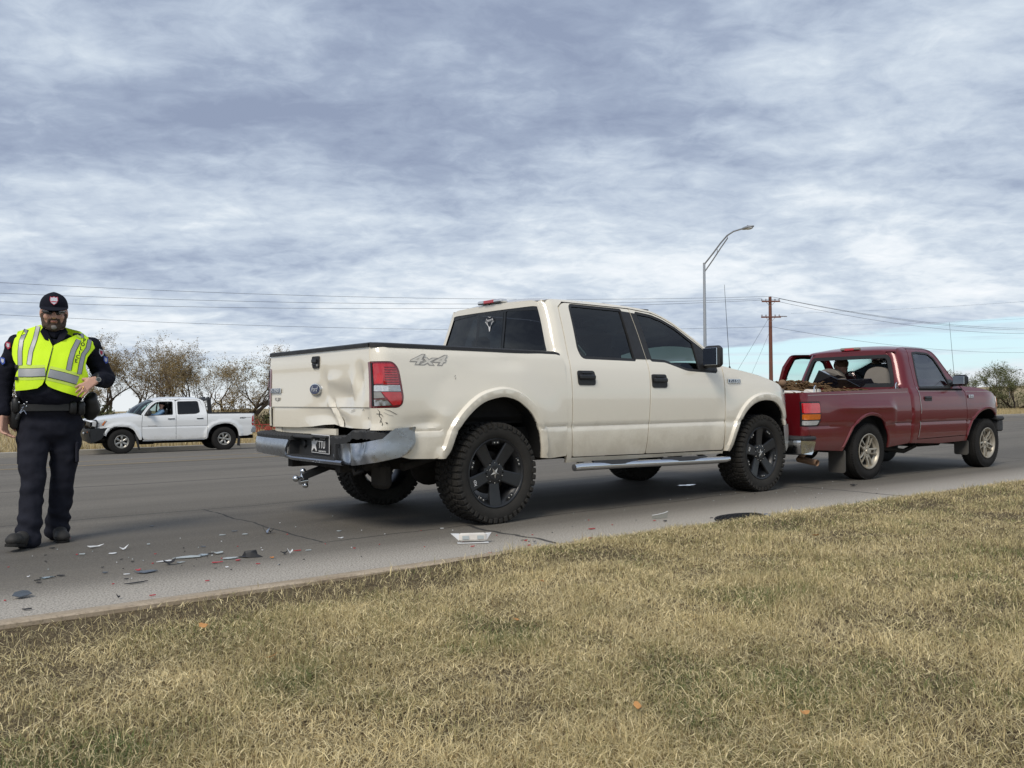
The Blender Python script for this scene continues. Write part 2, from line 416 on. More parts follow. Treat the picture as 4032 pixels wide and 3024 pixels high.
def fuse(name, mb, m, parent=None, vox=.012, smooth_it=4, disp=None):
    """fuses overlapping closed shapes into ONE continuous skin (voxel remesh) and smooths it"""
    o = mb.build(name+'_src', m, None, smooth=0)
    r = o.modifiers.new('r', 'REMESH'); r.mode = 'VOXEL'; r.voxel_size = vox; r.use_smooth_shade = True
    if smooth_it:
        s_ = o.modifiers.new('s', 'SMOOTH'); s_.factor = .6; s_.iterations = smooth_it
    dg = bpy.context.evaluated_depsgraph_get(); me = bpy.data.meshes.new_from_object(o.evaluated_get(dg)); bpy.data.objects.remove(o)
    me.name = name; me.materials.clear(); me.materials.append(m)
    if disp:
        n = len(me.vertices); co = np.empty(n*3, 'f'); no = np.empty(n*3, 'f'); me.vertices.foreach_get('co', co); me.vertices.foreach_get('normal', no)
        co = co.reshape(-1, 3); no = no.reshape(-1, 3)
        for i in range(n): co[i] += no[i]*disp(co[i])
        me.vertices.foreach_set('co', co.ravel())
    me.shade_smooth(); ob = bpy.data.objects.new(name, me); COL.objects.link(ob); ob.parent = parent
    return ob
def from_np(name, V, F, m, col=None, parent=None, nside=3):
    me = bpy.data.meshes.new(name); nv, nf = len(V), len(F)
    me.vertices.add(nv); me.vertices.foreach_set('co', np.asarray(V, 'f').ravel())
    me.loops.add(nf*nside); me.loops.foreach_set('vertex_index', np.asarray(F, 'i').ravel())
    me.polygons.add(nf); me.polygons.foreach_set('loop_start', np.arange(nf, dtype='i')*nside)
    me.update(calc_edges=True)
    if col is not None:
        a = me.color_attributes.new('Col', 'FLOAT_COLOR', 'POINT'); c4 = np.ones((nv, 4), 'f'); c4[:, :3] = col; a.data.foreach_set('color', c4.ravel())
    me.materials.append(m); o = bpy.data.objects.new(name, me); COL.objects.link(o); o.parent = parent
    return o
# road frame: s runs along the road, u across it (away from the camera)
SD = Vector((cos(R(38)), sin(R(38)), 0)); UD = Vector((-sin(R(38)), cos(R(38)), 0))
def su(s, u, z=0.): return (SD.x*s+UD.x*u, SD.y*s+UD.y*u, z)
def road_z(u): return -.0405*max(0., u-12.5) if u < 32.2 else -.798
def far_z(x, y, u):
    d = max(0, u-33); b = -.66+.012*min(d, 40)
    return b+sstep(60, 500, hypot(x, y))*(.030*x-.0075*y)*.9+sstep(300, 900, x)*2
# ------------------------------------------------------------------ the ground
CURB_N, CURB_W = 4.26, .23
def ush(s): return -.026*(min(60, max(-14, s))-1.5)      # the kerb drifts slightly off the lane direction
def strip(name, us, zs, m, s0=-400, s1=900, ns=60, kind='structure', extra=None):
    b = MB(); ss = [s0+(s1-s0)*i/ns for i in range(ns+1)]; n = len(us)
    # finer cells near the picture
    ss = sorted(set([s0, s1]+[round(-40+i*1.0, 3) for i in range(161)]+[round(x, 1) for x in ss]))
    vs = [su(s, u+(ush(s)*min(1, max(0, (8-u)/3)) if us[0] < 20 else 0), (zs[j] if not callable(zs) else zs(s, u))) for s in ss for j, u in enumerate(us)]
    fs = [(i*n+j, (i+1)*n+j, (i+1)*n+j+1, i*n+j+1) for i in range(len(ss)-1) for j in range(n-1)]
    b.add(vs, fs); o = b.build(name, m, smooth=60); return tag(o, kind=kind)
def asphalt():
    m, n, b = base_mat('worn_asphalt'); tc = n.node('ShaderNodeTexCoord').outputs['Object']
    x, y, z = n.sep(tc)[:3]
    u = n.math('ADD', n.math('MULTIPLY', x, -sin(R(38))), n.math('MULTIPLY', y, cos(R(38))))
    s = n.math('ADD', n.math('MULTIPLY', x, cos(R(38))), n.math('MULTIPLY', y, sin(R(38))))
    sv = n.comb(n.math('MULTIPLY', s, .12), u, 0)
    grain = n.noise(tc, 95, 3, .65); grain2 = n.noise(tc, 38, 3, .6); patch = n.noise(sv, .7, 5, .6); streak = n.noise(n.comb(n.math('MULTIPLY', s, .03), u, 0), 3.2, 4, .6)
    f = n.math('ADD', n.math('MULTIPLY', grain, .42), n.math('ADD', n.math('MULTIPLY', grain2, .2), n.math('ADD', n.math('MULTIPLY', patch, .26), n.math('MULTIPLY', streak, .12))))
    c = n.mix(n.mapr(f, .38, .62), (.100, .091, .077), (.225, .203, .170))
    vor = n.node('ShaderNodeTexVoronoi'); n.put(vor.inputs['Vector'], tc); vor.inputs['Scale'].default_value = 70
    c = n.mix(n.math('MULTIPLY', n.mapr(vor.outputs['Distance'], .10, .22, 1, 0), n.mapr(n.noise(tc, 31, 2), .46, .60, 0, .8)), c, (.36, .34, .31))
    # pale dusty gutter strip by the near kerb
    wob = n.math('MULTIPLY', n.math('SUBTRACT', n.noise(sv, 1.2, 5, .6), .5), .28)
    g = n.mapr(n.math('ADD', n.math('ADD', u, n.math('MULTIPLY', n.math('SUBTRACT', s, 1.5), .026)), wob), CURB_N+CURB_W+.10, CURB_N+CURB_W+.95, 1, 0)
    c = n.mix(n.math('MULTIPLY', g, n.mapr(grain, .35, .62, .25, .95)), c, (.54, .495, .43))
    # crack sealing: thin dark wandering lines along and across
    def line(coord, other, at, width, wsc, amp):
        ww = n.math('MULTIPLY', n.math('SUBTRACT', n.noise(n.comb(other, at, 0), wsc, 4, .6), .5), amp)
        return n.mapr(n.math('ABSOLUTE', n.math('SUBTRACT', n.math('ADD', coord, ww), at)), width*.5, width, 1, 0)
    dk = n.math('MULTIPLY', line(u, s, 7.93, .018, .9, .16), .7)
    dk = n.math('MAXIMUM', dk, n.math('MULTIPLY', n.math('MULTIPLY', line(u, s, 5.55, .013, .9, .25), n.mapr(s, 2.4, 2.9)), .85))
    for at, wd, am, ua, ub in ((2.66, .014, .25, 5.55, 7.93), (3.86, .026, .35, 3, 5.55), (8.32, .022, .4, 3, 5.6), (-6.0, .02, .4, 3, 32), (14.5, .03, .5, 3, 32), (27, .03, .5, 3, 32)):
        msk = n.math('MULTIPLY', n.mapr(u, ub-.02, ub+.02, 1, 0), n.mapr(u, ua-.02, ua+.02)); dk = n.math('MAXIMUM', dk, n.math('MULTIPLY', n.math('MULTIPLY', line(s, u, at, wd, .9, am), msk), .85))
    for at, wd, am in ((10.9, .03, .3), (14.6, .035, .25), (17.2, .05, .12), (21.5, .05, .2), (25.2, .05, .2)):
        dk = n.math('MAXIMUM', dk, n.math('MULTIPLY', line(u, s, at, wd, .6, am), .8))
    c = n.mix(dk, c, (.028, .028, .030))
    # oil staining along the lane centres
    oil = n.math('MULTIPLY', n.mapr(n.math('ABSOLUTE', n.math('SUBTRACT', u, 6.4)), .2, 1.3, .42, 0), n.mapr(patch, .3, .6))
    c = n.mix(oil, c, (.06, .058, .055))
    n.put(b.inputs['Base Color'], c); b.inputs['Specular IOR Level'].default_value = .25
    n.put(b.inputs['Roughness'], n.mapr(grain2, .3, .7, .78, .95))
    bn = n.node('ShaderNodeBump'); bn.inputs['Strength'].default_value = .55; bn.inputs['Distance'].default_value = .006
    n.put(bn.inputs['Height'], n.math('ADD', grain, n.math('MULTIPLY', grain2, .7))); n.l.new(bn.outputs[0], b.inputs['Normal'])
    return m
M['asphalt'] = asphalt()
def soil(name, a, b_, c_, sc=9):
    m, n, b = base_mat(name); tc = n.node('ShaderNodeTexCoord').outputs['Object']
    f = n.noise(tc, sc, 6, .65); f2 = n.noise(tc, sc*9, 4, .6)
    c = n.mix(n.mapr(f, .35, .65), a, b_); c = n.mix(n.mapr(f2, .48, .68), c, c_)
    n.put(b.inputs['Base Color'], c); b.inputs['Roughness'].default_value = .95; b.inputs['Specular IOR Level'].default_value = .1
    bn = n.node('ShaderNodeBump'); bn.inputs['Strength'].default_value = .8; bn.inputs['Distance'].default_value = .012
    n.put(bn.inputs['Height'], n.math('ADD', f, f2)); n.l.new(bn.outputs[0], b.inputs['Normal'])
    return m
M['soil'] = soil('bare_soil_and_thatch', (.065, .048, .030), (.13, .10, .060), (.24, .19, .115), 14)
M['farsoil'] = soil('dry_tan_verge', (.30, .235, .13), (.42, .34, .20), (.22, .18, .11), .5)
def concrete():
    m, n, b = base_mat('kerb_concrete'); tc = n.node('ShaderNodeTexCoord').outputs['Object']
    f = n.noise(tc, 5, 6, .65); f2 = n.noise(tc, 60, 4, .6)
    c = n.mix(n.mapr(f, .3, .7), (.36, .28, .19), (.50, .41, .30)); c = n.mix(n.mapr(f2, .45, .7, 0, .7), c, (.20, .16, .12))
    n.put(b.inputs['Base Color'], c); b.inputs['Roughness'].default_value = .9
    bn = n.node('ShaderNodeBump'); bn.inputs['Strength'].default_value = .5; bn.inputs['Distance'].default_value = .005
    n.put(bn.inputs['Height'], f2); n.l.new(bn.outputs[0], b.inputs['Normal']); return m
M['concrete'] = concrete(); 
M['farconcrete'] = mat('far_kerb_concrete', (.40, .37, .32), .9, var=.2, vscale=2)
us_r = [CURB_N+.1, 4.7, 5.4, 6.5, 8, 9.5, 11, 12, 12.5, 13, 14, 16, 18, 20, 22, 24, 26, 28, 30, 32.1]
strip('road', us_r, [road_z(u) for u in us_r], M['asphalt'])
# near kerb: a row of cast lengths with joints
def kerb_run(name, u0, wd, h0, h1, zbase, m, s0, s1, L, label, grp):
    k = 0; s = s0; first = None
    root = thing(name, label, 'kerb', su(s0, u0+(ush(s0) if u0 < 20 else 0), zbase)); root.rotation_euler = (0, 0, R(38)-(.026 if u0 < 20 else 0))
    prof = [(0, -.12), (0, h0), (.02, h0+.006), (wd-.03, h1), (wd, h1-.02), (wd+.01, -.12)]
    b = MB(); n = len(prof)
    vs = [(x, p[0], p[1]) for x in (0, L-.012) for p in prof]
    b.add(vs, [(j, (j+1) % n, (j+1) % n+n, j+n) for j in range(n)]+[tuple(range(n))[::-1], tuple(range(n, 2*n))])
    first = b.build('kerb_stone', m, root, smooth=30, recalc=True)
    N = int((s1-s0)/L)
    for i in range(1, N):
        c = first.copy(); COL.objects.link(c); c.location = (i*L, rnd(-.004, .004), rnd(-.003, .003))
    return root
kerb_run('near_kerb', CURB_N, CURB_W, .030, .012, 0, M['concrete'], -12, 60, 3.0, 'low tan concrete kerb between the grass and the near road edge', 0)
kerb_run('far_kerb', 32.0, .22, .15, .16, road_z(32.0), M['farconcrete'], -60, 200, 3.0, 'pale concrete kerb along the far side of the road', 0)
def near_z(s, u):
    h = .02+.02*noise.noise(Vector((s*.9, u*.9, 3)))+.012*noise.noise(Vector((s*3.1, u*3.1, 9)))
    return h*sstep(0, .35, CURB_N-u)+(.012+.030*sstep(1.8, 3.6, s))*(1-sstep(.05, .5, CURB_N-u))
strip('near_verge', [-60, -30, -10, -4, -2, -1]+[-.75+.25*i for i in range(20)]+[4.10, 4.20, 4.265], near_z, M['soil'])
# far verge and plain out to the horizon
us_f = [32.215, 33, 35, 38, 42, 48, 56, 70, 90, 120, 170, 240, 340, 480, 700, 1000, 1500, 2300, 3500]
b = MB(); ss = [-3500, -1500, -800, -400]+[-200+20*i for i in range(41)]+[700, 850, 1000, 1300, 1700, 2300, 3500]; n = len(us_f)
vs = []
for s in ss:
    for u in us_f:
        x, y, _ = su(s, u); z = far_z(x, y, u)+(.25*noise.noise(Vector((x*.05, y*.05, 0)))*min(1, max(0, (u-34)/10)))+(sstep(100, 900, hypot(x, y))*6*noise.noise(Vector((x*.003, y*.003, 5))))
        vs.append((x, y, z if u > 32.3 else -.66))
b.add(vs, [(i*n+j, (i+1)*n+j, (i+1)*n+j+1, i*n+j+1) for i in range(len(ss)-1) for j in range(n-1)])
tag(b.build('far_plain', M['farsoil'], smooth=80), kind='structure')
# painted yellow lines, thin sheets a few mm above the asphalt
M['yellow'] = mat('worn_yellow_paint', (.50, .33, .09), .8, var=.3, vscale=3)
M['roadwhite'] = mat('worn_white_paint', (.50, .50, .48), .8, var=.35, vscale=3)
def stripe(name, u, wd, s0, s1, m, label):
    b = MB(); N = max(2, int((s1-s0)/2)); vs = []
    for i in range(N+1):
        s = s0+(s1-s0)*i/N
        for q in (u-wd/2, u+wd/2): vs.append(su(s, q, road_z(q)+.004))
    b.add(vs, [(2*i, 2*i+2, 2*i+3, 2*i+1) for i in range(N)]); return tag(b.build(name, m), kind='structure')
stripe('yellow_line', 17.75, .11, -60, 220, M['yellow'], '')
stripe('yellow_line', 21.3, .11, -60, 220, M['yellow'], '')
for k in range(0): stripe('white_dash', 12.2, .10, k*12.0+3.3, k*12.0+6.3, M['roadwhite'], '')

# ------------------------------------------------------------------ grass: one mesh of real blades
M['grass'] = vcol_mat('dry_grass_blades', .75)
def leafy(m, k):
    n = NT(m.node_tree); bs = [x for x in n.n if x.type == 'BSDF_PRINCIPLED'][0]; at = [x for x in n.n if x.type == 'ATTRIBUTE'][0]; out = [x for x in n.n if x.type == 'OUTPUT_MATERIAL'][0]
    t = n.node('ShaderNodeBsdfTranslucent'); n.l.new(at.outputs[0], t.inputs[0]); mx = n.node('ShaderNodeMixShader'); mx.inputs[0].default_value = k
    n.l.new(bs.outputs[0], mx.inputs[1]); n.l.new(t.outputs[0], mx.inputs[2]); n.l.new(mx.outputs[0], out.inputs[0])
leafy(M['grass'], .25)
def blades(name, x, y, z, h, wd, lean, col, m, bend=.5):
    """x,y,z,h,wd,lean arrays; 5 vertices and 3 triangles a blade"""
    n = len(x); th = np.random.uniform(0, 2*np.pi, n); ph = np.random.uniform(0, 2*np.pi, n)
    sx, sy = np.cos(th)*wd/2, np.sin(th)*wd/2; lx, ly = np.cos(ph)*np.sin(lean), np.sin(ph)*np.sin(lean); lz = np.cos(lean)
    V = np.empty((n, 5, 3), 'f')
    m1 = .5
    V[:, 0] = np.stack([x-sx, y-sy, z], 1); V[:, 1] = np.stack([x+sx, y+sy, z], 1)
    mx, my, mz = x+lx*h*m1*.8, y+ly*h*m1*.8, z+h*m1*(lz*.7+.3)
    V[:, 2] = np.stack([mx-sx*.8, my-sy*.8, mz], 1); V[:, 3] = np.stack([mx+sx*.8, my+sy*.8, mz], 1)
    k = 1+bend*np.random.uniform(0, 1, n)
    V[:, 4] = np.stack([x+lx*h*k, y+ly*h*k, z+h*(lz*(1-.3*bend)+.05)], 1)
    i = np.arange(n)[:, None]*5; F = np.concatenate([i+np.array([[0, 1, 3]]), i+np.array([[0, 3, 2]]), i+np.array([[2, 3, 4]])], 1).reshape(-1, 3)
    C = np.repeat(col[:, None, :], 5, 1).reshape(-1, 3).astype('f')
    return from_np(name, V.reshape(-1, 3), F, m, C)
def vnoise(x, y, sc, seed):
    """cheap smooth value noise for arrays"""
    r_ = np.random.RandomState(seed); T = r_.rand(64, 64); X = x*sc; Y = y*sc; i = np.floor(X).astype(int); j = np.floor(Y).astype(int); fx = X-i; fy = Y-j
    fx = fx*fx*(3-2*fx); fy = fy*fy*(3-2*fy); a = T[i % 64, j % 64]; b = T[(i+1) % 64, j % 64]; c = T[i % 64, (j+1) % 64]; d = T[(i+1) % 64, (j+1) % 64]
    return (a*(1-fx)+b*fx)*(1-fy)+(c*(1-fx)+d*fx)*fy
def lawn():
    N = 1250000
    # candidate points with density falling with distance, in a fan wider than the view
    r_ = 1.25+np.random.rand(N)**1.35*13; a = np.clip(np.random.normal(0, R(26), N), -R(66), R(66))*.5+np.random.uniform(-R(46), R(52), N)*.72
    x = r_*np.sin(a); y = r_*np.cos(a)
    # tufts: pull points together a little
    cx = np.round(x/.035+np.random.uniform(-.5, .5, N))*.035; cy = np.round(y/.035+np.random.uniform(-.5, .5, N))*.035
    k = np.random.rand(N)*.45; x = x*(1-k)+cx*k; y = y*(1-k)+cy*k
    s = x*SD.x+y*SD.y; u = x*UD.x+y*UD.y+.026*(np.clip(s, -14, 60)-1.5)
    edge = np.interp(s, [0, .5, 1.7, 3.5, 5, 20], [CURB_N-.06, CURB_N-.05, CURB_N-.02, CURB_N+.03, CURB_N+.03, CURB_N+.03])+.09*(vnoise(s, u, 3, 5)-.5)+.03*np.random.randn(N)*.6
    dirtband = sstep_np(0, .5, CURB_N-u-.05+.25*(vnoise(s, u, 1.3, 8)-.4))*(.15+.85*sstep_np(1.5, 4.5, s))+.15*(1-sstep_np(1.5, 4.5, s))
    dirtband = np.maximum(dirtband, sstep_np(.25, .6, CURB_N-u)) 
    dirtband = np.where(s > 3.2, np.maximum(dirtband, sstep_np(2.6, 4.0, s)), dirtband)
    bare = vnoise(x, y, 2.3, 11)*.6+vnoise(x, y, 7, 12)*.4
    keep = (u < edge) & (np.random.rand(N) < dirtband) & (np.random.rand(N) < .35+1.15*bare)
    x, y, u, s, r_, bare = x[keep], y[keep], u[keep], s[keep], r_[keep], bare[keep]; n = len(x)
    z = np.array([near_z(a_, b_) for a_, b_ in zip(s, u)])
    tall = vnoise(x, y, 3.3, 21)
    h = np.clip(np.random.gamma(5, .0070, n)*(.5+.8*tall), .012, .080); over = u > CURB_N; z = np.where(over, .034, z); h = np.where(over, h*1.25, h)
    wd = np.random.uniform(.0016, .0034, n)*(1+.10*np.maximum(0, r_-3))
    lean = np.abs(np.random.normal(.62, .48, n)); lean = np.clip(lean, 0, 1.5)
    g = vnoise(x, y, 1.7, 31)*.42+vnoise(x, y, 5.5, 32)*.35+np.random.rand(n)*.34
    pal = np.array([[.86, .73, .43], [.70, .585, .32], [.52, .435, .225], [.35, .325, .145], [.16, .21, .075], [.28, .20, .10]])
    idx = np.where(g < .36, 0, np.where(g < .50, 1, np.where(g < .64, 2, np.where(g < .80, 3, 4))))
    mat_ = np.random.rand(n) < .26; lean = np.where(mat_, np.random.uniform(1.15, 1.52, n), lean); h = np.where(mat_, np.random.uniform(.022, .055, n), h); z = np.where(mat_, z+np.random.uniform(.004, .022, n), z)
    rr = np.random.rand(n); idx = np.where(mat_ & (rr < .6), 0, idx); idx = np.where(rr < .12, 0, np.where(rr < .24, 1, np.where(rr > .93, 5, idx)))
    col = pal[idx]*np.random.uniform(.60, 1.22, (n, 1))*(.96+.22*vnoise(x, y, 4.1, 41))[:, None]
    tag(blades('grass', x, y, z, h, wd, lean, col, M['grass'], .38), 'short dry straw coloured grass with green patches in the foreground', 'grass', kind='stuff')
def sstep_np(a, b, x):
    t = np.clip((x-a)/(b-a), 0, 1); return t*t*(3-2*t)
lawn()
def far_grass():
    N = 90000
    s = np.random.uniform(-40, 110, N); u = 32.3+np.random.rand(N)**1.6*26
    x = SD.x*s+UD.x*u; y = SD.y*s+UD.y*u; z = np.array([far_z(a, b, c) if c > 33 else -.66 for a, b, c in zip(x, y, u)])
    h = np.random.uniform(.10, .34, N)*(.5+vnoise(x, y, .35, 3)); wd = np.random.uniform(.015, .035, N); lean = np.abs(np.random.normal(.25, .3, N))
    pal = np.array([[.55, .44, .24], [.46, .36, .19], [.62, .52, .31], [.30, .25, .13]]); col = pal[np.random.choice(4, N, p=[.4, .3, .2, .1])]*np.random.uniform(.8, 1.15, (N, 1))
    tag(blades('dry_verge_grass', x, y, z, h, wd, lean, col, M['grass'], .4), 'tall golden dry grass beyond the far kerb', 'grass', kind='stuff')
far_grass()
# ================================================================== the pearl white crew-cab pickup
def off_poly(poly, d):
    """offset a polygon inwards by d (simple mitre)"""
    n = len(poly); A = sum(poly[i][0]*poly[(i+1) % n][1]-poly[(i+1) % n][0]*poly[i][1] for i in range(n)); sg = 1 if A > 0 else -1; out = []
    for i in range(n):
        p0, p1, p2 = Vector(poly[i-1]), Vector(poly[i]), Vector(poly[(i+1) % n])
        a = (p1-p0).normalized(); b = (p2-p1).normalized(); na = Vector((-a.y, a.x))*sg; nb = Vector((-b.y, b.x))*sg
        m = (na+nb); m = m.normalized() if m.length > 1e-6 else na; k = d/max(.35, m.dot(na)); out.append(tuple(p1+m*k))
    return out
def wheel_liner(parent, A, sg, yf, y1, m):
    b = MB(); vs = []
    for x, z in A: vs += [(x, sg*(yf(x, z)-.012), z), (x, sg*y1, z)]
    b.add(vs, [(2*i, 2*i+1, 2*i+3, 2*i+2) for i in range(len(A)-1)]); b.add([vs[2*i+1] for i in range(len(A))], [tuple(range(len(A)))])
    return b.build('wheel_liner', m, parent, smooth=60)
def wheel_well(parent, x, z, r, y0, y1, m, name='wheel_well'):
    b = MB(); n = 20; vs = []
    for i in range(n+1):
        a = -.25+(pi+.5)*i/n
        for y in (y0, y1): vs.append((x+r*cos(a), y, z+r*sin(a)))
    b.add(vs, [(2*i, 2*i+1, 2*i+3, 2*i+2) for i in range(n)]); b.add([vs[2*i+1] for i in range(n+1)], [tuple(range(n+1))])
    return b.build(name, m, parent)
def ford_wheel():
    """mud tyre on a black five-spoke rim; local axis y, outer face towards -y"""
    root = thing('wheel', None, None)
    RO = .3995
    t = MB()
    prof = [(.262, -.118), (.274, -.128), (.290, -.141), (.315, -.149), (.345, -.151), (.368, -.146), (.382, -.134), (.388, -.11), (.389, 0), (.388, .11), (.382, .134), (.368, .146), (.345, .151), (.31, .148), (.274, .128), (.262, .118)]
    t.lathe(prof, 96)
    N = 46
    for i in range(N):
        a = 2*pi*i/N
        for sg in (-1, 1):
            aa = a+(pi/N if sg > 0 else 0)
            long_ = i % 2 == 0
            rot = Matrix.Rotation(-aa, 3, 'Y')
            # shoulder lug wrapping down onto the sidewall
            w_ = .0205
            for (r0, r1, h0, h1, sk) in ((.372, RO, .086, .143, .0), (.350 if long_ else .360, .392, .138, .1565, 0)):
                c = rot @ Vector(((r0+r1)/2, sg*(h0+h1)/2, 0)); t.box(c, (r1-r0, h1-h0, w_*2*(1 if r1 > .395 else .8)), rot, ch=.003)
            c = rot @ Vector((.390, sg*.050, .006*sg)); t.box(c, (.020, .050, .030), rot @ Matrix.Rotation(.35*sg, 3, 'X'), ch=.002)
        aa = a+pi/N/2; rot = Matrix.Rotation(-aa, 3, 'Y'); c = rot @ Vector((.390, 0, 0)); t.box(c, (.020, .040, .032), rot @ Matrix.Rotation(.5 if i % 2 else -.5, 3, 'X'), ch=.002)
    t.build('tyre', M['dustrubber'], root, smooth=30)
    rim = MB(); rim.lathe([(.262, .12), (.25, .10), (.225, .06), (.218, -.05), (.232, -.09), (.252, -.112), (.266, -.122), (.274, -.124), (.276, -.131), (.270, -.136), (.262, -.132), (.255, -.122)], 72)
    rb = rim.build('rim', M['satin'], root, smooth=40)
    hub = MB(); hub.lathe([(0, -.112), (.055, -.112), (.058, -.108), (.085, -.106), (.100, -.098), (.104, -.085), (.104, -.03)], 40); hub.build('hub', M['satin'], root)
    spm = None
    for k in range(5):
        a = R(-90+72*k); rot = Matrix.Rotation(-a, 3, 'Y')
        if spm is None:
            s = MB(); sec = [(.070, .046, -.104, .03), (.13, .050, -.109, .03), (.19, .054, -.117, .035), (.235, .058, -.124, .03), (.262, .060, -.127, .02)]; vs = []; fs = []
            for r_, hw, h, th in sec:
                vs += [(r_, h+.006, -hw), (r_, h, -hw+.010), (r_, h, hw-.010), (r_, h+.006, hw), (r_, h+th, hw*.9), (r_, h+th, -hw*.9)]
            for i in range(len(sec)-1):
                for j in range(6): fs.append((i*6+j, i*6+(j+1) % 6, (i+1)*6+(j+1) % 6, (i+1)*6+j))
            fs += [tuple(range(6))[::-1], tuple(24+j for j in range(6))]
            s.add(vs, fs); spm = s.build('spoke', M['satin'], root, smooth=25, recalc=True); sp = spm
        else: sp = spm.copy(); COL.objects.link(sp)
        sp.rotation_euler = (0, -a, 0)
    # little bolted plates between the spokes, studs round the hub
    bl = MB(); pl = MB()
    for k in range(5):
        a = R(-54+72*k)
        rot = Matrix.Rotation(-a, 3, 'Y'); c = rot @ Vector((.243, -.120, 0)); pl.box(c, (.034, .014, .075), rot, ch=.005)
        for dz_ in (-.016, .016):
            c = rot @ Vector((.240, -.129, dz_)); bl.ell(c, (.0068, .004, .0068), 8, 6)
    for k in range(10):
        a = R(18+36*k); bl.ell((cos(a)*.080, -.109, sin(a)*.080), (.0045 if k % 2 else .0035, .004, .0045), 6, 4)
    pl.build('rivet_plate', M['satin'], root); bl.build('bolt_heads', M['alloy'], root)
    for k in range(6):
        pass
    h = MB()
    for k in range(6):
        a = R(60*k); h.lathe([(0, -.1075), (.0085, -.1075)], 10, c=(cos(a)*.092*.9, -.0005, sin(a)*.092*.9))
    h.build('lug_holes', M['underbody'], root)
    st = MB(); vs = [(0, -.128, 0)]
    for k in range(10):
        a = R(-90+36*k); r_ = .047 if k % 2 == 0 else .018; vs.append((cos(a)*r_, -.1135, sin(a)*r_))
    st.add(vs, [(0, 1+k, 1+(k+1) % 10) for k in range(10)]); st.build('star_cap', M['alloy'], root, smooth=0, recalc=False)
    br = MB(); br.lathe([(0, -.02), (.17, -.02), (.17, .0), (0, .0)], 32); br.lathe([(0, -.04), (.09, -.04), (.09, .05), (0, .05)], 20); br.build('brake_disc', M['rustframe'], root)
    a = R(198); text('rim_lettering', 'XD', .034, M['letterwhite'], root, frame((cos(a)*.215, -.1275, sin(a)*.215), (cos(a-pi/2-.1), 0, sin(a-pi/2-.1)), (cos(a), 0, sin(a))), .001)
    return root

